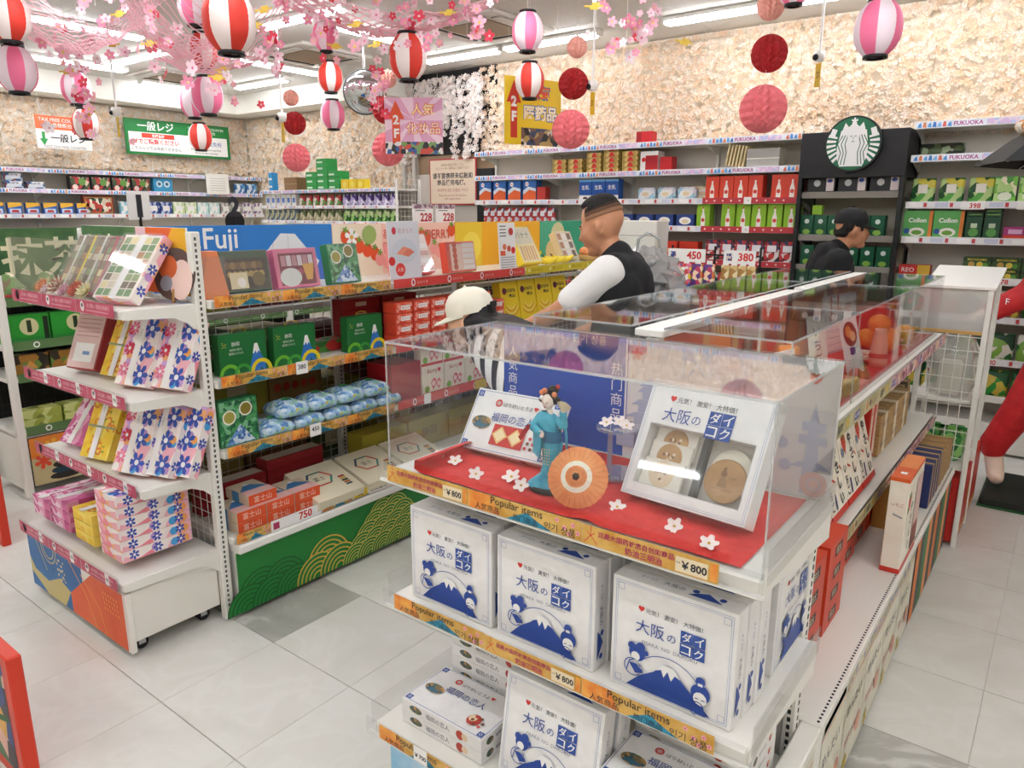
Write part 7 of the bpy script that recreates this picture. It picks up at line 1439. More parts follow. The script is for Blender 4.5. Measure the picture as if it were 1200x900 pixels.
for nm, rows_ in (('near the yellow sign', ((-3.10, 4.83, 2.81, .148), (-3.08, 4.76, 2.55, .216), (-3.05, 4.69, 2.23, .272))), ('right of centre', ((-1.70, 4.81, 2.87, .166), (-1.67, 4.76, 2.59, .218), (-1.65, 4.67, 2.26, .28))), ('at left above the middle rack', ((-6.37, 4.76, 2.73, .151), (-6.31, 4.74, 2.49, .218), (-6.25, 4.69, 2.16, .268))), ('by the pink sign', ((-4.86, 4.63, 2.74, .144), (-4.84, 4.57, 2.48, .217), (-4.77, 4.52, 2.16, .274)))):
    ups = [3.137, rows_[0][2]-rows_[0][3]/2, rows_[1][2]-rows_[1][3]/2]
    for (x, y, z, D), c, cn, up in zip(rows_, (PALE, REDB, PNK), ('small pale pink', 'dark red', 'large pink'), ups): hball(c, (x, y, z), D, '%s honeycomb paper ball in the string %s' % (cn, nm), up)
# convex mirror
t = thing('convex_mirror', 'round convex mirror hanging below the ceiling', 'mirror', (-5.0, 4.49, 2.63), R(52)); t.rotation_euler = (R(10), 0, R(46))
b = B(); b.lathe([(.175, 0)] + [(.175*cos(a), .055*sin(a)) for a in (.3, .6, .9, 1.2, 1.45)] + [(0, .056)], 32, C('#c9ccce', .04, 1.0), Matrix.Rotation(R(90), 4, 'X')); b.obj('mirror_face', t); B().lathe([(.172, -.004), (.182, -.004), (.182, .006), (.172, .006)], 32, C('#55565a', .4), Matrix.Rotation(R(90), 4, 'X')).obj('rim', t); B().lathe([(0, -.03), (.12, -.02), (.172, -.004)], 24, C('#3a3a3c', .6), Matrix.Rotation(R(90), 4, 'X')).obj('back', t)
B().cyl((0, .03, .05), (0, .08, .50), .01, None, 8, STEEL).obj('arm', t)
# hanging second-floor signs
def hsign(name, label, c, rz, w, h, draw):
    t = thing('hanging_sign', label, 'sign', c, rz); B().rbox(-w/2, w/2, -.003, .003, -h/2, h/2, C('#f0d9e0', .3), .001).obj('sheet', t); q = B(); draw(Pr(q, (-w/2, -.003, -h/2)), w, h); q.obj('lettering', t)
    for s in (-1, 1): B().cyl((s*w*.42, 0, h/2), (s*w*.42, 0, 3.137-c[2]), .001, None, 4, cord).obj('wire', t)
def hs1(p, w, h):
    p.rect(0, 0, w, h, C('#e3a9c8')); 
    for k in range(12): a = k*pi/6; p.poly([(w/2, h*.6), (min(w, max(0, w/2+.5*cos(a))), min(h, max(0, h*.6+.4*sin(a)))), (min(w, max(0, w/2+.5*cos(a+.2))), min(h, max(0, h*.6+.4*sin(a+.2))))], C('#f2d4e2'))
    p.poly([(.02, h*.62), (.085, h*.95), (.15, h*.62), (.115, h*.62), (.115, h*.10), (.055, h*.10), (.055, h*.62)], C('#e0562f')); p.text('2\nF', .062, h*.24, .108, h*.74, PAPER, .04); p.text('人気', .20, h*.66, .38, h*.93, C('#e2622f'), .06); p.text('人気', .205, h*.67, .375, h*.92, C('#fbe9b0'), .01); p.text('化妆品', .16, h*.32, .425, h*.60, C('#d8542c'), .05); p.text('化妆品', .165, h*.33, .42, h*.59, C('#fbeed0'), .0); p.rect(0, 0, w, h*.22, patch(['#3a5a9a', '#e6e2dc', '#2a2a2a', '#c84a3a', '#7a9a5a'], 30))
hsign('a', 'pink second floor cosmetics sign with red arrow', (-4.18, 4.235, 2.285), R(37.6), .44, .41, hs1)
def hs2(p, w, h):
    p.rect(0, 0, w, h, C('#f0cc2a')); p.poly([(.02, h*.62), (.085, h*.95), (.15, h*.62), (.115, h*.62), (.115, h*.10), (.055, h*.10), (.055, h*.62)], C('#d23a2a')); p.text('2\nF', .06, h*.3, .11, h*.76, PAPER, .05); p.text('人気', .22, h*.66, .42, h*.94, C('#2f6ab0'), .08); p.text('人気', .225, h*.67, .415, h*.93, C('#e0562f'), .03); p.text('医药品', .17, h*.36, .49, h*.62, C('#2f6ab0'), .08); p.text('医药品', .175, h*.37, .485, h*.61, C('#fbeed0'), .03); p.rect(.15, 0, w, h*.26, patch(['#3a4a6a', '#d9cfc0', '#2a2a2a', '#b89a5a', '#7a5a4a'], 24))
hsign('b', 'yellow second floor medicine sign with red arrow', (-3.38, 4.68, 2.37), R(72), .52, .47, hs2)
# ceiling cameras on poles with yellow tags
for i, (x, y, z, l) in enumerate(((-2.97, 4.85, 2.54, 'beside the dark red paper ball'), (-1.60, 5.55, 2.69, 'left of the lone pink lantern'), (-6.43, 3.08, 2.44, 'in front of the green register sign'), (-5.34, 3.89, 2.40, 'left of the middle rack'))):
    t = thing('ceiling_camera', 'white ceiling pole camera with yellow tag '+l, 'camera', (x, y, z)); B().cyl((0, 0, .02), (0, 0, 3.137-z), .009, None, 10, WHITE).obj('pole', t)
    B().lathe([(0, -.04), (.03, -.035), (.038, 0), (.036, .03), (0, .035)], 16, WHITE).obj('housing', t); B().ball((-.016, -.030, -.01), .022, BLACK, 12, 8).obj('lens', t)
    q = B(); q.rbox(-.018, .018, -.002, .002, -.20, -.045, C('#d8b02a', .4), .0005); q.obj('tag', t); q = B(); Pr(q, (-.018, -.002, -.2)).text('防\n犯', .008, .04, .028, .12, INK); q.obj('tag_lettering', t)
# paper nets sagging from the ceiling
netm = C('#f6c3cc', .8)
def net(label, P, w, seg=34, cross=8, flare=.0):
    P = [Vector(p) for p in P]; b = B()
    def pos(u, v):
        a = P[0]*(1-u)**2 + P[1]*2*u*(1-u) + P[2]*u*u; d = (P[2]-P[0]); side = Vector((d.y, -d.x, 0)).normalized()
        return a + side*((v-.5)*w*(1-.5*abs(u-.5))) + Vector((0, 0, -.10*sin(pi*v)*(1-2*abs(u-.5)) + .012*sin(v*18+u*25)))
    cells = 28; up = Vector((0, 0, .0045))
    for i in range(1, seg):
        for j in range(cells):
            p0 = pos((i+(.48 if j % 2 else -.48)*(1 if i % 2 else -1))/seg, j/cells); p1 = pos((i+(-.48 if j % 2 else .48)*(1 if i % 2 else -1))/seg, (j+1)/cells)
            b.add([tuple(p0-up), tuple(p1-up), tuple(p1+up), tuple(p0+up)], [(0, 1, 2, 3)], netm)
    o = b.obj('paper_net'); o['kind'] = 'stuff'; tag(o, label, 'paper net')
net('pink paper net sagging from the ceiling at far top left', [(-5.5, 1.9, 3.08), (-5.35, 2.4, 2.42), (-5.6, 2.95, 3.12)], .75)
net('second pink paper net sagging beside the first one', [(-5.6, 2.85, 3.12), (-5.3, 3.1, 2.55), (-5.5, 3.5, 3.12)], .6)
net('pink paper net hanging by the largest lantern', [(-4.3, 2.3, 3.1), (-4.85, 2.9, 2.15), (-4.9, 3.45, 3.1)], .7)
net('pink paper net above the round mirror', [(-4.5, 3.1, 3.12), (-4.0, 3.75, 2.72), (-3.6, 4.5, 3.12)], .55)
# blossom garlands of paper flowers and gold clouds
_FM = {}
def fmesh(c, c2):
    if (c, c2) in _FM: return _FM[c, c2]
    b = B(); m = C(c, .7)
    for i in range(5):
        M = Matrix.Rotation(2*pi*i/5, 4, 'Z'); b.add([(0, 0, 0), (.45, -.36, .1), (.88, -.28, .2), (1.0, -.08, .2), (.9, 0, .17), (1.0, .08, .2), (.88, .28, .2), (.45, .36, .1)], [(0, 1, 2), (0, 2, 3), (0, 3, 4), (0, 4, 5), (0, 5, 6), (0, 6, 7)], m, M)
    b.lathe([(.2, .03), (.12, .1), (0, .12)], 8, C(c2, .7)); o = b.obj('paper_flower'); _FM[c, c2] = o.data; bpy.data.objects.remove(o); return _FM[c, c2]
def cloudmesh():
    if 'cl' in _FM: return _FM['cl']
    b = B(); pl = [(-1, -.1), (-.4, -.1), (-.4, -.35), (.5, -.35), (.5, -.1), (1, -.1), (1, .1), (.6, .1), (.6, .35), (-.2, .35), (-.2, .1), (-1, .1)]; b.prism(pl, -.02, .02, C('#d9b64a', .35, .4)); o = b.obj('gold_cloud'); _FM['cl'] = o.data; bpy.data.objects.remove(o); return _FM['cl']
PALS = [('#f6b4c6', '#f0d24a'), ('#f9d6df', '#e87a9a'), ('#e2455a', '#f4e0d8'), ('#fcecef', '#e8a0b0'), ('#f096b2', '#f7e6a0')]
def garland(label, c, top, n, sx, sz, seed, rs=(.022, .045), clouds=2):
    rnd = random.Random(seed); t = thing('blossom_garland', label, 'garland', c, 0, 'paper blossom garlands')
    b = B(); b.cyl((0, 0, -sz*.5), (0, 0, top-c[2]), .0015, None, 4, cord); b.obj('cord', t)
    for k in range(n):
        v = 1-2*k/(n-1) if n > 1 else 0; q = bpy.data.objects.new('paper_flower', fmesh(*PALS[rnd.choice((0, 0, 1, 1, 2, 3, 4))])); COL.objects.link(q); q.parent = t
        rr = rnd.uniform(*rs)*(1.25 if rnd.random() < .15 else 1); q.scale = (rr, rr, rr); q.location = (rnd.gauss(0, sx)*.6, rnd.gauss(0, sx)*.6, v*sz*.5+rnd.gauss(0, .03)); q.rotation_euler = (R(90)+rnd.uniform(-.6, .6), rnd.uniform(0, 6), R(35)+rnd.uniform(-.7, .7))
    for k in range(clouds): q = bpy.data.objects.new('gold_cloud', cloudmesh()); COL.objects.link(q); q.parent = t; q.scale = (.055, .055, .055); q.location = (rnd.gauss(0, sx)*.8, rnd.gauss(0, sx)*.8, rnd.uniform(-.5, .5)*sz); q.rotation_euler = (0, rnd.uniform(-.4, .4), R(35))
for i, (c, n, sx, sz, cl, l) in enumerate((((-5.85, 2.51, 2.46), 28, .16, .62, 2, 'cascading in front of the orange register sign'), ((-5.5, 2.45, 2.78), 22, .22, .25, 2, 'clustered below the first paper net'), ((-4.42, 2.83, 2.60), 30, .2, .55, 4, 'behind the largest lantern'), ((-4.20, 3.05, 2.75), 22, .09, .6, 1, 'hanging right of the largest lantern'), ((-3.80, 3.64, 2.84), 34, .28, .42, 4, 'clustered over the lantern above the pink sign'), ((-3.90, 3.62, 2.50), 14, .05, .40, 0, 'trailing beside the lantern above the pink sign'), ((-3.52, 4.10, 2.92), 18, .16, .3, 1, 'high up right of the pink sign'), ((-2.46, 4.41, 2.84), 38, .2, .45, 3, 'hanging before the back flower wall'), ((-5.0, 2.72, 2.78), 16, .10, .5, 1, 'between the paper nets'), ((-4.7, 2.2, 2.92), 16, .2, .25, 2, 'at the top edge left of the largest lantern'), ((-4.05, 3.35, 2.9), 16, .15, .3, 1, 'left of the clustered lantern garland'))):
    garland('pink paper blossom garland ' + l, c, 3.137, n, sx, sz, i+20, clouds=cl)
# ================================================================ people
def flesh(segs, mat, name, parent=None, voxel=.008, smooth=5, extra=None, loc=None, rz=0):
    b = B()
    for (p0, r0, p1, r1) in segs:
        b.cyl(p0, p1, r0, r1, 14, mat); b.ball(p0, r0, mat, 14, 10); b.ball(p1, r1, mat, 14, 10)
    for e in (extra or []): b.ball(e[0], e[1], mat, 16, 12, e[2])
    o = b.obj(name, parent, loc, rz)
    m = o.modifiers.new('skin', 'REMESH'); m.mode = 'VOXEL'; m.voxel_size = voxel; m.use_smooth_shade = True
    if smooth: s = o.modifiers.new('soften', 'SMOOTH'); s.factor = .5; s.iterations = smooth
    return o
def chain(pts, rs): return [(pts[i], rs[i], pts[i+1], rs[i+1]) for i in range(len(pts)-1)]
def add(a, b_): return tuple(x+y for x, y in zip(a, b_))
def hand(w, d, up, s):
    """palm and five fingers at wrist w, pointing along d; up is the back of the hand"""
    w = Vector(w); d = Vector(d).normalized(); up = Vector(up); up = (up-d*up.dot(d)).normalized(); side = d.cross(up)*s; out = []
    pe = w+d*.085
    for k in (-1, 0, 1): out.append((tuple(w+side*(.012*k)), .017, tuple(pe+side*(.024*k)), .014))
    for k, L in enumerate((.066, .076, .072, .056)):
        a = pe+side*(.033-.022*k); m = a+d*(L*.5)-up*.006; e = m+d*(L*.42)-up*.022; out += [(tuple(a), .010, tuple(m), .009), (tuple(m), .009, tuple(e), .0075)]
    a = w+d*.03+side*.026; m = a+d*.03+side*.028-up*.008; e = m+d*.032+side*.006-up*.01; out += [(tuple(a), .013, tuple(m), .0105), (tuple(m), .0105, tuple(e), .008)]
    return out
def headsegs(c, tilt, sc=1.0):
    """face looks along -y, tilted down by tilt; returns segments, ellipsoids and a placing function"""
    M = Matrix.Translation(Vector(c)) @ Matrix.Rotation(tilt, 4, 'X') @ Matrix.Scale(sc, 4)
    P = lambda x, y, z: tuple(M @ Vector((x, y, z)))
    segs = [(P(0, -.02, -.055), .060*sc, P(0, -.055, -.085), .038*sc), (P(0, .01, .0), .082*sc, P(0, -.035, -.02), .070*sc), (P(0, -.088, .008), .010*sc, P(0, -.108, -.022), .014*sc), (P(-.014, -.092, -.055), .010*sc, P(.014, -.092, -.055), .010*sc), (P(-.035, -.078, .022), .013*sc, P(.035, -.078, .022), .013*sc), (P(0, -.088, -.098), .014*sc, P(0, -.07, -.1), .02*sc)]
    segs += [(P(s*.076, .008, .012), .014*sc, P(s*.080, .014, -.03), .010*sc) for s in (-1, 1)]
    ell = [(P(0, .018, .035), .098*sc, (.80, 1.02, .95))]
    return segs, ell, P
def shell(P, par, name, mat, c, rad, f0, f1, a0, a1, kf, n=22, m=10):
    b = B(); vs = []
    for lay in (0, 1):
        for j in range(m+1):
            f = f0+(f1-f0)*j/m
            for i in range(n+1):
                a = a0+(a1-a0)*i/n; k = (kf(f, a) if lay == 0 else .93); vs.append(P(c[0]+rad[0]*k*sin(f)*cos(a), c[1]+rad[1]*k*sin(f)*sin(a), c[2]+rad[2]*k*cos(f)))
    q = n+1; o = q*(m+1); fs = [(j*q+i, (j+1)*q+i, (j+1)*q+i+1, j*q+i+1) for j in range(m) for i in range(n)] + [(m*q+i, o+m*q+i, o+m*q+i+1, m*q+i+1) for i in range(n)]
    return b.add(vs, fs, mat, None, True).obj(name, par)
def face_parts(P, par, sc=1.0, iris='#2a1c16', skin=None):
    for s in (-1, 1):
        b = B(); b.ball((0, 0, 0), .03*sc, skin or SKIN, 12, 10, (.28, .62, 1.0)); b.ball((s*.006*sc, -.002, .001), .02*sc, skin or SKIN, 10, 8, (.28, .5, .9)); e = b.obj('ear', par); e.matrix_local = Matrix.Translation(P(s*.079, .016, -.006)) @ Matrix.Rotation(s*R(18), 4, 'Z')
    for s in (-1, 1):
        e = B().ball(P(s*.030, -.077, .004), .0105*sc, C('#efe9e4', .3), 10, 8).obj('eye', par); B().ball(P(s*.031, -.0845, .003), .0055*sc, C(iris, .2), 8, 6).obj('iris', e)
        B().tube([P(s*.014, -.091, .026), P(s*.030, -.087, .031), P(s*.048, -.076, .026)], .0035*sc, C('#1d1613', .7), 6).obj('eyebrow', par)
    B().tube([P(-.020, -.095, -.056), P(0, -.103, -.054), P(.020, -.095, -.056)], .0042*sc, C('#b5675a', .5), 6, [.002, .0048, .002]).obj('lips', par)
SKIN = speckle('skin_tone', '#c08562', '#cd9472', 14, .5); SKIN2 = speckle('skin_tone_light', '#dba888', '#e6b798', 14, .5)
def leg_chain(x, hz, kn, an, r=(.095, .062, .042), toe=-.16): return chain([(x, 0, hz), kn, an], r) + [(add(an, (0, .02, -.03)), .038, add(an, (0, toe, -.045)), .032)]
# ---- man in white shirt and black vest
t = thing('person', 'man in black vest over white short-sleeved shirt, looking down at the shelf', 'person', (-1.645, 2.98, 0), R(-78))
hs, he, HP = headsegs((0, -.105, 1.585), R(20)); body = []
larm = [(.185, -.01, 1.395), (.245, -.215, 1.215), (.20, -.44, 1.105)]; rarm = [(-.185, -.01, 1.395), (-.25, -.10, 1.13), (-.16, -.33, 1.02)]
torso = [((0, .01, .93), .135, (0, .02, 1.12), .125), ((0, .02, 1.12), .125, (0, .0, 1.33), .125), ((-.10, .0, 1.30), .105, (.10, .0, 1.30), .105), ((-.08, .01, .96), .11, (.08, .01, .96), .11), ((-.16, -.005, 1.385), .065, (.16, -.005, 1.385), .065), ((-.09, .01, 1.12), .095, (.09, .01, 1.12), .095)]
neck = [((0, -.005, 1.40), .062, (0, -.075, 1.52), .054)]
legs = leg_chain(-.09, .90, (-.10, -.02, .50), (-.10, .02, .085)) + leg_chain(.09, .90, (.10, -.02, .50), (.10, .02, .085))
bo = flesh(torso + neck + hs + chain(larm, [.058, .044, .030]) + chain(rarm, [.058, .044, .030]) + hand(larm[2], (-.05, -.22, -.10), (0, -.2, 1), 1) + hand(rarm[2], (.09, -.23, -.1), (0, -.2, 1), -1) + legs, SKIN, 'body', t, .007, 4, he)
face_parts(HP, t)
Rr = lambda sg, d: [(a, r+d, b_, q+d) for a, r, b_, q in sg]
flesh(Rr(torso, .010) + [((larm[0]), .076, tuple(Vector(larm[0]).lerp(Vector(larm[1]), .70)), .066), (rarm[0], .076, tuple(Vector(rarm[0]).lerp(Vector(rarm[1]), .70)), .066)], C('#efece8', .8), 'white_shirt', t, .009, 6)
flesh(Rr(torso[:4] + torso[5:], .024) + [((-.125, 0, 1.395), .082, (.125, 0, 1.395), .082), ((0, -.01, 1.40), .084, (0, -.025, 1.452), .076)], C('#17171a', .8), 'black_vest', t, .009, 6)
flesh(Rr(legs, .014)[:2] + Rr(legs, .014)[3:5] + [((-.09, .01, .92), .125, (.09, .01, .92), .125)], C('#24242a', .8), 'trousers', t, .012, 4)
for s in (-1, 1): flesh([((s*.10, .05, .05), .046, (s*.10, -.15, .042), .042)], C('#e2e0dc', .6), 'shoe', t, .012, 2)
hm = speckle('short_black_hair', '#120f10', '#221c1b', 120, .8, bump=.3)
c_, r_ = (0, .018, .035), (.0795, .101, .096)
shell(HP, t, 'hair', hm, c_, r_, .0, 1.08, 0, 2*pi, lambda f, a: (.90 if (-sin(a) > .45 and f > .80) else (1.13+.07*max(0, -sin(a))*sin(f)+.010*sin(a*23)*sin(f*9)-.10*max(0, f-.72)/.36)), 48, 14)
for f0_, f1_, cf in ((.94, 1.16, '#35271f'), (1.16, 1.34, '#604534'), (1.34, 1.52, '#8f684e')): shell(HP, t, 'hair_fade', C(cf, .9), c_, r_, f0_, f1_, -.60, pi+.60, lambda f, a: 1.045-.05*max(0, f-.94), 26, 4)
# ---- clear shopping bag on his back
t = thing('clear_shopping_bag', 'crumpled clear plastic bag with dark goods behind the man in the vest', 'bag', (-1.735, 3.41, 1.02), R(30))
b = B(); rnd = random.Random(4); vs = []; n = 22; m = 14
for j in range(m+1):
    v = j/m; rr = (.10+.10*sin(pi*min(1, v*1.05))**.7)*(1 if v < .9 else .6)
    for i in range(n): a = 2*pi*i/n; k_ = 1+.22*rnd.uniform(-1, 1); vs.append((rr*k_*cos(a), rr*.75*k_*sin(a), .46*v+.012*rnd.uniform(-1, 1)))
crk = acrylic('crinkled_plastic', '#d8dade', 4.0, .28)
b.add(vs, [(j*n+i, j*n+(i+1) % n, (j+1)*n+(i+1) % n, (j+1)*n+i) for j in range(m) for i in range(n)], crk).obj('plastic', t)
b = B(); b.ball((0, 0, .24), .10, C('#4a4c54', .6), 14, 10, (1, .7, 1.2)); b.obj('dark_contents', t); B().rbox(-.11, .11, -.06, .06, .03, .075, C('#3f6a3a', .5), .004).obj('green_box', t); B().rbox(-.11, .11, -.06, .06, .0, .028, C('#c8742f', .5), .004).obj('orange_box', t)
B().tube([(-.06, 0, .44), (-.05, 0, .50), (0, 0, .53), (.05, 0, .50), (.06, 0, .44)], .008, crk, 6).obj('handle', t)
# ---- bending person in a cream cap
t = thing('person', 'bending person in a cream cap with long black hair and striped top', 'person', (-1.500, 2.385, 0), R(-72))
hs, he, HP = headsegs((0, -.455, 1.215), R(14), .92)
torso = [((0, 0, .90), .125, (0, -.17, 1.04), .105), ((0, -.17, 1.04), .105, (0, -.30, 1.12), .10), ((-.09, -.29, 1.115), .082, (.09, -.29, 1.115), .082), ((-.145, -.33, 1.13), .05, (.145, -.33, 1.13), .05), ((-.07, 0, .90), .11, (.07, 0, .90), .11)]
larm = [(.155, -.32, 1.11), (.18, -.16, .90), (.13, -.30, .76)]; rarm = [(-.155, -.32, 1.11), (-.19, -.18, .88), (-.14, -.34, .74)]
legs = leg_chain(-.085, .88, (-.09, -.06, .48), (-.09, .05, .085), (.085, .056, .038)) + leg_chain(.085, .88, (.09, -.06, .48), (.09, .05, .085), (.085, .056, .038))
flesh(torso + [((0, -.34, 1.15), .050, (0, -.415, 1.19), .045)] + hs + chain(larm, [.046, .036, .025]) + chain(rarm, [.046, .036, .025]) + hand(larm[2], (-.02, -.2, -.12), (0, -.2, 1), 1) + hand(rarm[2], (.02, -.2, -.12), (0, -.2, 1), -1) + legs, SKIN2, 'body', t, .007, 4, he)
face_parts(HP, t, .92, skin=SKIN2)
sm, n_, bs = nodes('striped_knit'); wv = n_.nodes.new('ShaderNodeTexWave'); wv.inputs['Scale'].default_value = 6.5; wv.bands_direction = 'Y'; n_.links.new(tcoord(n_), wv.inputs['Vector']); n_.links.new(ramp(n_, wv.outputs[0], [(0, '#f0eeec'), (.6, '#1d1d20')], 'CONSTANT'), bs.inputs['Base Color']); bs.inputs['Roughness'].default_value = .9
flesh(Rr(torso, .014) + Rr(chain(larm, [.05, .042, .034]), .006) + Rr(chain(rarm, [.05, .042, .034]), .006), sm, 'striped_top', t, .010, 5)
flesh(Rr(legs, .014)[:2] + Rr(legs, .014)[3:5] + [((-.07, 0, .87), .125, (.07, 0, .87), .125)], C('#2a2c34', .8), 'trousers', t, .012, 4)
for s in (-1, 1): flesh([((s*.09, .08, .05), .042, (s*.09, -.10, .04), .038)], C('#d9d6d0', .6), 'shoe', t, .012, 2)
hr = speckle('long_black_hair', '#0d0b0c', '#1d1718', 60, .55, stretch=(8, 1, 8)); ss = []
for k in range(9):
    x = -.065+.016*k; ss += [(HP(x, .055, .0), .030, (x*1.2, -.30, 1.215), .026), ((x*1.2, -.30, 1.215), .026, (x*1.5+.01, -.16, 1.175), .018), ((x*1.5+.01, -.16, 1.175), .018, (x*1.7+.03, -.02-.02*(k % 3), 1.12), .005)]
ss += [(HP(s*.072, .03, .0), .025, HP(s*.070, .02, -.08), .018) for s in (-1, 1)] + [(HP(0, .06, .03), .07, HP(0, .07, -.03), .06)]
flesh(ss, hr, 'hair', t, .007, 3)
capm = C('#ece5d3', .85)
def cap(P, par, mat, sc=1.0, strap=None):
    b = B(); n = 24; vs = []; prof = [(1.0, .0), (1.0, .03), (.93, .062), (.72, .092), (.40, .110), (.0, .116)]
    for r_, z in prof:
        for i in range(n): a = 2*pi*i/n; vs.append(P(.089*r_*cos(a), .018+.112*r_*sin(a), .035+z))
    b.add(vs, [(j*n+i, j*n+(i+1) % n, (j+1)*n+(i+1) % n, (j+1)*n+i) for j in range(5) for i in range(n)], mat, None, True); b.obj('cap_crown', par)
    b = B(); vs = []; m = 12
    for e in (0, .006):
        for rr in (0, 1):
            for i in range(m+1):
                a = pi+pi*i/m; bx = .088*cos(a); by = .018+.110*sin(a); k_ = rr*(1-abs(cos(a))**3); vs.append(P(bx*(1+.0*k_), by-.075*k_, .040-e-.022*k_-.010*rr*(cos(a)**2)))
    q = m+1; fs = [(i, i+1, q+i+1, q+i) for i in range(m)] + [(2*q+i, 3*q+i, 3*q+i+1, 2*q+i+1) for i in range(m)] + [(q+i, q+i+1, 3*q+i+1, 3*q+i) for i in range(m)]
    b.add(vs, fs, mat, None, True); b.obj('visor', par); B().ball(P(0, .018, .152), .007, mat, 8, 5).obj('button', par)
    if strap: B().rbox(-.03, .03, -.004, .004, -.014, .014, strap, .003).obj('strap', par).matrix_local = Matrix.Translation(P(0, .132, .052))
cap(HP, t, capm, .92, BLACK)
# ---- man in a black cap by the coffee shelves
t = thing('person', 'man in black cap and black hooded top walking past the coffee shelves', 'person', (-1.36, 5.40, 0), R(124))
hs, he, HP = headsegs((0, -.13, 1.535), R(4))
torso = [((0, .01, .90), .135, (0, .01, 1.12), .13), ((0, .01, 1.12), .13, (0, -.01, 1.29), .125), ((-.10, .0, 1.27), .105, (.10, .0, 1.27), .105), ((-.165, 0, 1.33), .065, (.165, 0, 1.33), .065)]
larm = [(.195, 0, 1.33), (.25, -.02, 1.06), (.22, -.16, .86)]; rarm = [(-.195, 0, 1.33), (-.25, -.02, 1.06), (-.22, -.16, .86)]
legs = leg_chain(-.09, .88, (-.10, -.06, .48), (-.10, .03, .085)) + leg_chain(.09, .88, (.10, .0, .48), (.10, .10, .085))
flesh(torso + [((0, -.01, 1.36), .062, (0, -.09, 1.46), .055)] + hs + chain(larm, [.055, .044, .03]) + chain(rarm, [.055, .044, .03]) + hand(larm[2], (0, -.1, -.2), (0, -1, 0), 1) + hand(rarm[2], (0, -.1, -.2), (0, -1, 0), -1) + legs, SKIN, 'body', t, .008, 4, he)
face_parts(HP, t)
flesh(Rr(torso, .022) + Rr(chain(larm, [.06, .05, .04]), .012) + Rr(chain(rarm, [.06, .05, .04]), .012) + [((-.05, .03, 1.385), .070, (.05, .03, 1.385), .070), ((0, -.03, 1.38), .080, (0, -.04, 1.40), .078)], C('#131316', .85), 'black_hoodie', t, .010, 6)
flesh(Rr(legs, .014)[:2] + Rr(legs, .014)[3:5] + [((-.08, 0, .88), .125, (.08, 0, .88), .125)], C('#1f2026', .8), 'trousers', t, .012, 4)
for s in (-1, 1): flesh([((s*.10, .08 if s < 0 else .14, .05), .046, (s*.10, -.12 if s < 0 else -.06, .042), .042)], C('#2a2a2e', .6), 'shoe', t, .012, 2)
flesh([(HP(-.05, .05, .02), .042, HP(.05, .05, .02), .042), (HP(-.045, .075, -.02), .035, HP(.045, .075, -.02), .035), (HP(-.078, -.03, .03), .012, HP(-.078, -.032, .0), .010), (HP(.078, -.03, .03), .012, HP(.078, -.032, .0), .010)], hm, 'hair', t, .008, 3)
cap(HP, t, C('#121214', .7))
# ================================================================ mannequin in a red tracksuit at the right edge
t = thing('mannequin', 'pale mannequin in a red tracksuit on a dark base at the right edge', 'mannequin', (.10, 5.12, 0)); mq = C('#e6cdb9', .45); rt = speckle('red_tracksuit', '#b81c22', '#c8282c', 20, .6)
arm = [(-.19, 0, 1.40), (-.30, 0, 1.20), (-.44, -.02, 1.105)]; arm2 = [(.19, 0, 1.40), (.27, .02, 1.15), (.24, -.08, .92)]
tors = [((0, 0, .95), .13, (0, 0, 1.32), .13), ((-.15, 0, 1.38), .065, (.15, 0, 1.38), .065), ((-.09, 0, .95), .11, (.09, 0, .95), .11)]
lg = chain([(-.10, 0, .93), (-.24, -.02, .55), (-.345, -.0, .30), (-.335, 0, .19)], [.11, .075, .058, .05]); lg2 = chain([(.10, 0, .93), (.17, 0, .5), (.18, 0, .12)], [.11, .075, .05])
flesh(tors + [((0, 0, 1.42), .055, (0, 0, 1.55), .05)] + chain(arm, [.055, .045, .032]) + chain(arm2, [.055, .045, .032]) + hand(arm[2], (-.16, -.02, -.07), (0, -.3, 1), 1) + lg + lg2 + [((-.335, 0, .20), .050, (-.315, -.05, .13), .048), ((-.315, -.05, .13), .048, (-.305, -.09, .115), .040), ((.18, 0, .12), .05, (.18, -.12, .10), .045)], mq, 'body', t, .010, 4, [((0, -.01, 1.66), .10, (.82, 1, 1.18))])
flesh(Rr(tors, .02) + Rr(chain(arm, [.06, .052, .045]), .02), rt, 'jacket', t, .012, 5)
flesh(Rr(lg[:2], .02) + [((-.345, 0, .31), .078, (-.345, 0, .27), .070)] + Rr(lg2, .025), rt, 'track_trousers', t, .012, 5)
q = B(); Pr(q, (-.40, -.09, 1.145), (1, 0, -.3)).text('F', 0, 0, .03, .035, PAPER); q.obj('sleeve_logo', t)
B().rbox(-.36, .36, -.32, .26, .0, .055, C('#1a211c', .6), .008).obj('base_plate', t); B().rbox(-.37, .37, -.33, .27, .0, .012, C('#1f5a2a', .7), .003).obj('green_mat', t)
B().cyl((.0, .10, .05), (0, .10, 1.0), .014, None, 10, STEEL).obj('support_rod', t)
t = thing('black_parasol', 'black parasol with a furry trim hanging at the upper right edge', 'parasol', (.06, 5.12, 1.93)); b = B(); n = 8; vs = [(0, 0, .30)]
for rr, z in ((.25, .25), (.45, .12), (.62, -.02)):
    vs += [(rr*cos(2*pi*i/n), rr*sin(2*pi*i/n), z) for i in range(n)]
fs = [(0, 1+i, 1+(i+1) % n) for i in range(n)] + [(1+j*n+i, 1+(j+1)*n+i, 1+(j+1)*n+(i+1) % n, 1+j*n+(i+1) % n) for j in (0, 1) for i in range(n)]
b.add(vs, fs, C('#0b0b0c', .7)); b.obj('canopy', t); B().cyl((0, 0, -.3), (0, 0, 1.2), .008, None, 8, STEEL).obj('rod', t)
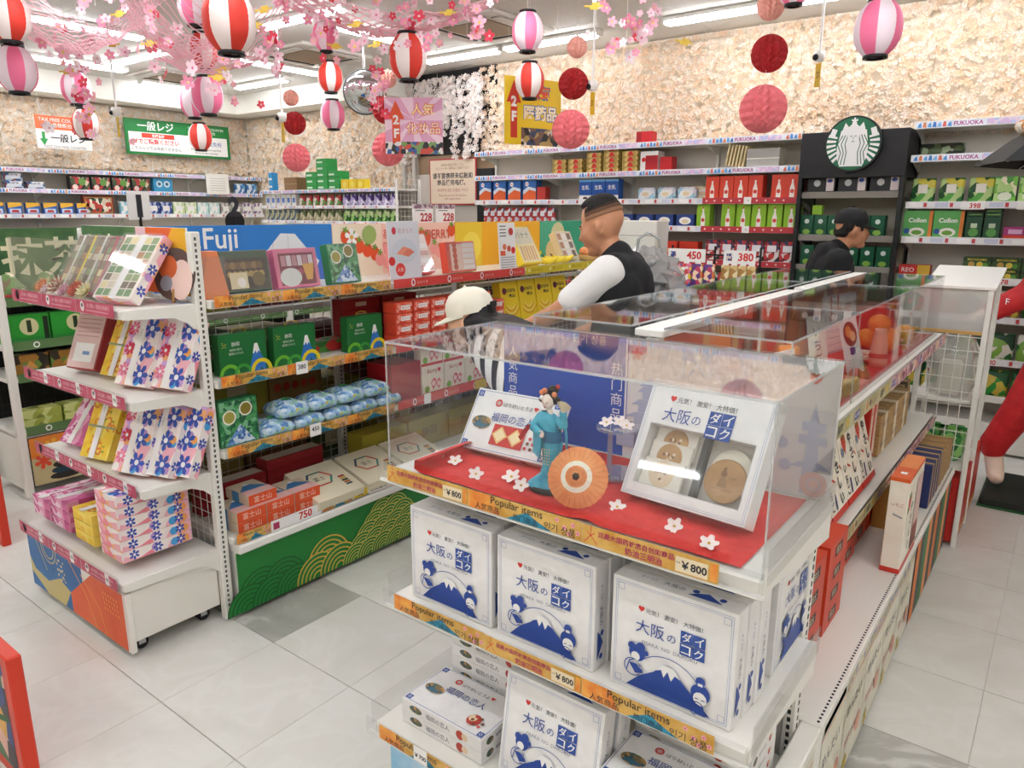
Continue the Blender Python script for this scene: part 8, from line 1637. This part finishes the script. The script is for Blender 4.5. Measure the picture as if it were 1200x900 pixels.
for i in range(n): a = 2*pi*i/n; B().cyl((.02*cos(a), .02*sin(a), .27), (.6*cos(a), .6*sin(a), -.02), .004, None, 5, STEEL).obj('rib', t)
b = B(); rnd = random.Random(2)
for k in range(40): a = 3.3+.02*k; r_ = .40+.02*rnd.random(); b.ball((r_*cos(a), r_*sin(a), .165+.02*rnd.random()), .03, C(('#e6cdb0', '#d98a4a', '#f0e6d6')[k % 3], .9), 6, 4)
o = b.obj('fur_trim', t); o['kind'] = 'stuff'
# ================================================================ snack stand and white cabinet behind the man
t = thing('snack_stand', 'black wire stand with hanging snack packs and a 450 price board', 'stand', (-2.02, 4.95, 0)); bw = C('#1d1d20', .5)
for x in (-.32, .0, .32): B().cyl((x, .03, 0), (x, .03, 1.42), .008, None, 8, bw).obj('post', t)
for z in (.5, .8, 1.12, 1.36): B().cyl((-.32, .03, z), (.32, .03, z), .006, None, 8, bw).obj('crossbar', t)
B().rbox(-.34, .34, -.18, .18, .0, .03, bw, .004).obj('foot', t)
for x0, x1, s_ in ((-.31, -.03, '450'), (.10, .32, '380')):
    s = B().rbox(x0, x1, -.062, -.058, 1.31, 1.40, PAPER, .001).obj('price_board', t); q = B(); p = Pr(q, (x0, -.062, 1.31)); p.text(s_, (x1-x0)*.45, .02, (x1-x0)*.95, .075, RED, .03); p.rect(.02, .02, .06, .07, patch(['#8a4a5a', '#3a4a8a', '#d9c9c0'], 60)); q.obj('numerals', s)
pk = [patch(['#e6c23a', '#c83a3a', '#f0ece6', '#3a5aa8', '#d86a8a'], 34), patch(['#d8742f', '#b8305a', '#5a2f7a', '#4a9a3a', '#f0d0b0'], 30), patch(['#c8a86a', '#e6d6a8', '#a87a3a'], 26)]
for i in range(8):
    x = (-.25+.085*i) if i < 4 else (.12+.06*(i-4)); o = pouch('hanging_snack_pack', .085 if i < 4 else .06, .20, .05, pk[0 if i < 2 else 1 if i < 4 else 2]); tag(o, 'hanging snack pack on the wire stand, upper row, %s from the left' % ORD[i], 'snack', 'hanging snack packs'); o.location = (-2.02+x, 4.86, 1.10)
    B().rbox(-.02, .02, .023, .027, .199, .225, PAPER, .0005).obj('hang_tab', o)
    o = dup(o, (-2.02+x, 4.86, .84), (0, 0, 0), 'hanging snack pack on the wire stand, lower row, %s from the left' % ORD[i])
t = thing('white_cabinet', 'tall white cabinet standing behind the man in the vest', 'cabinet', (-2.76, 5.3, 0)); B().rbox(-.20, .18, -.10, .10, 0, 1.585, C('#e6e2da', .4), .006).obj('body', t); B().rbox(-.195, .175, -.108, -.10, .05, 1.46, C('#dedad2', .4), .003).obj('door', t); B().box(-.20, .18, -.102, -.10, 1.47, 1.475, C('#9a958c')).obj('seam', t); B().rbox(.13, .15, -.125, -.108, .8, 1.0, STEEL, .003).obj('handle', t)
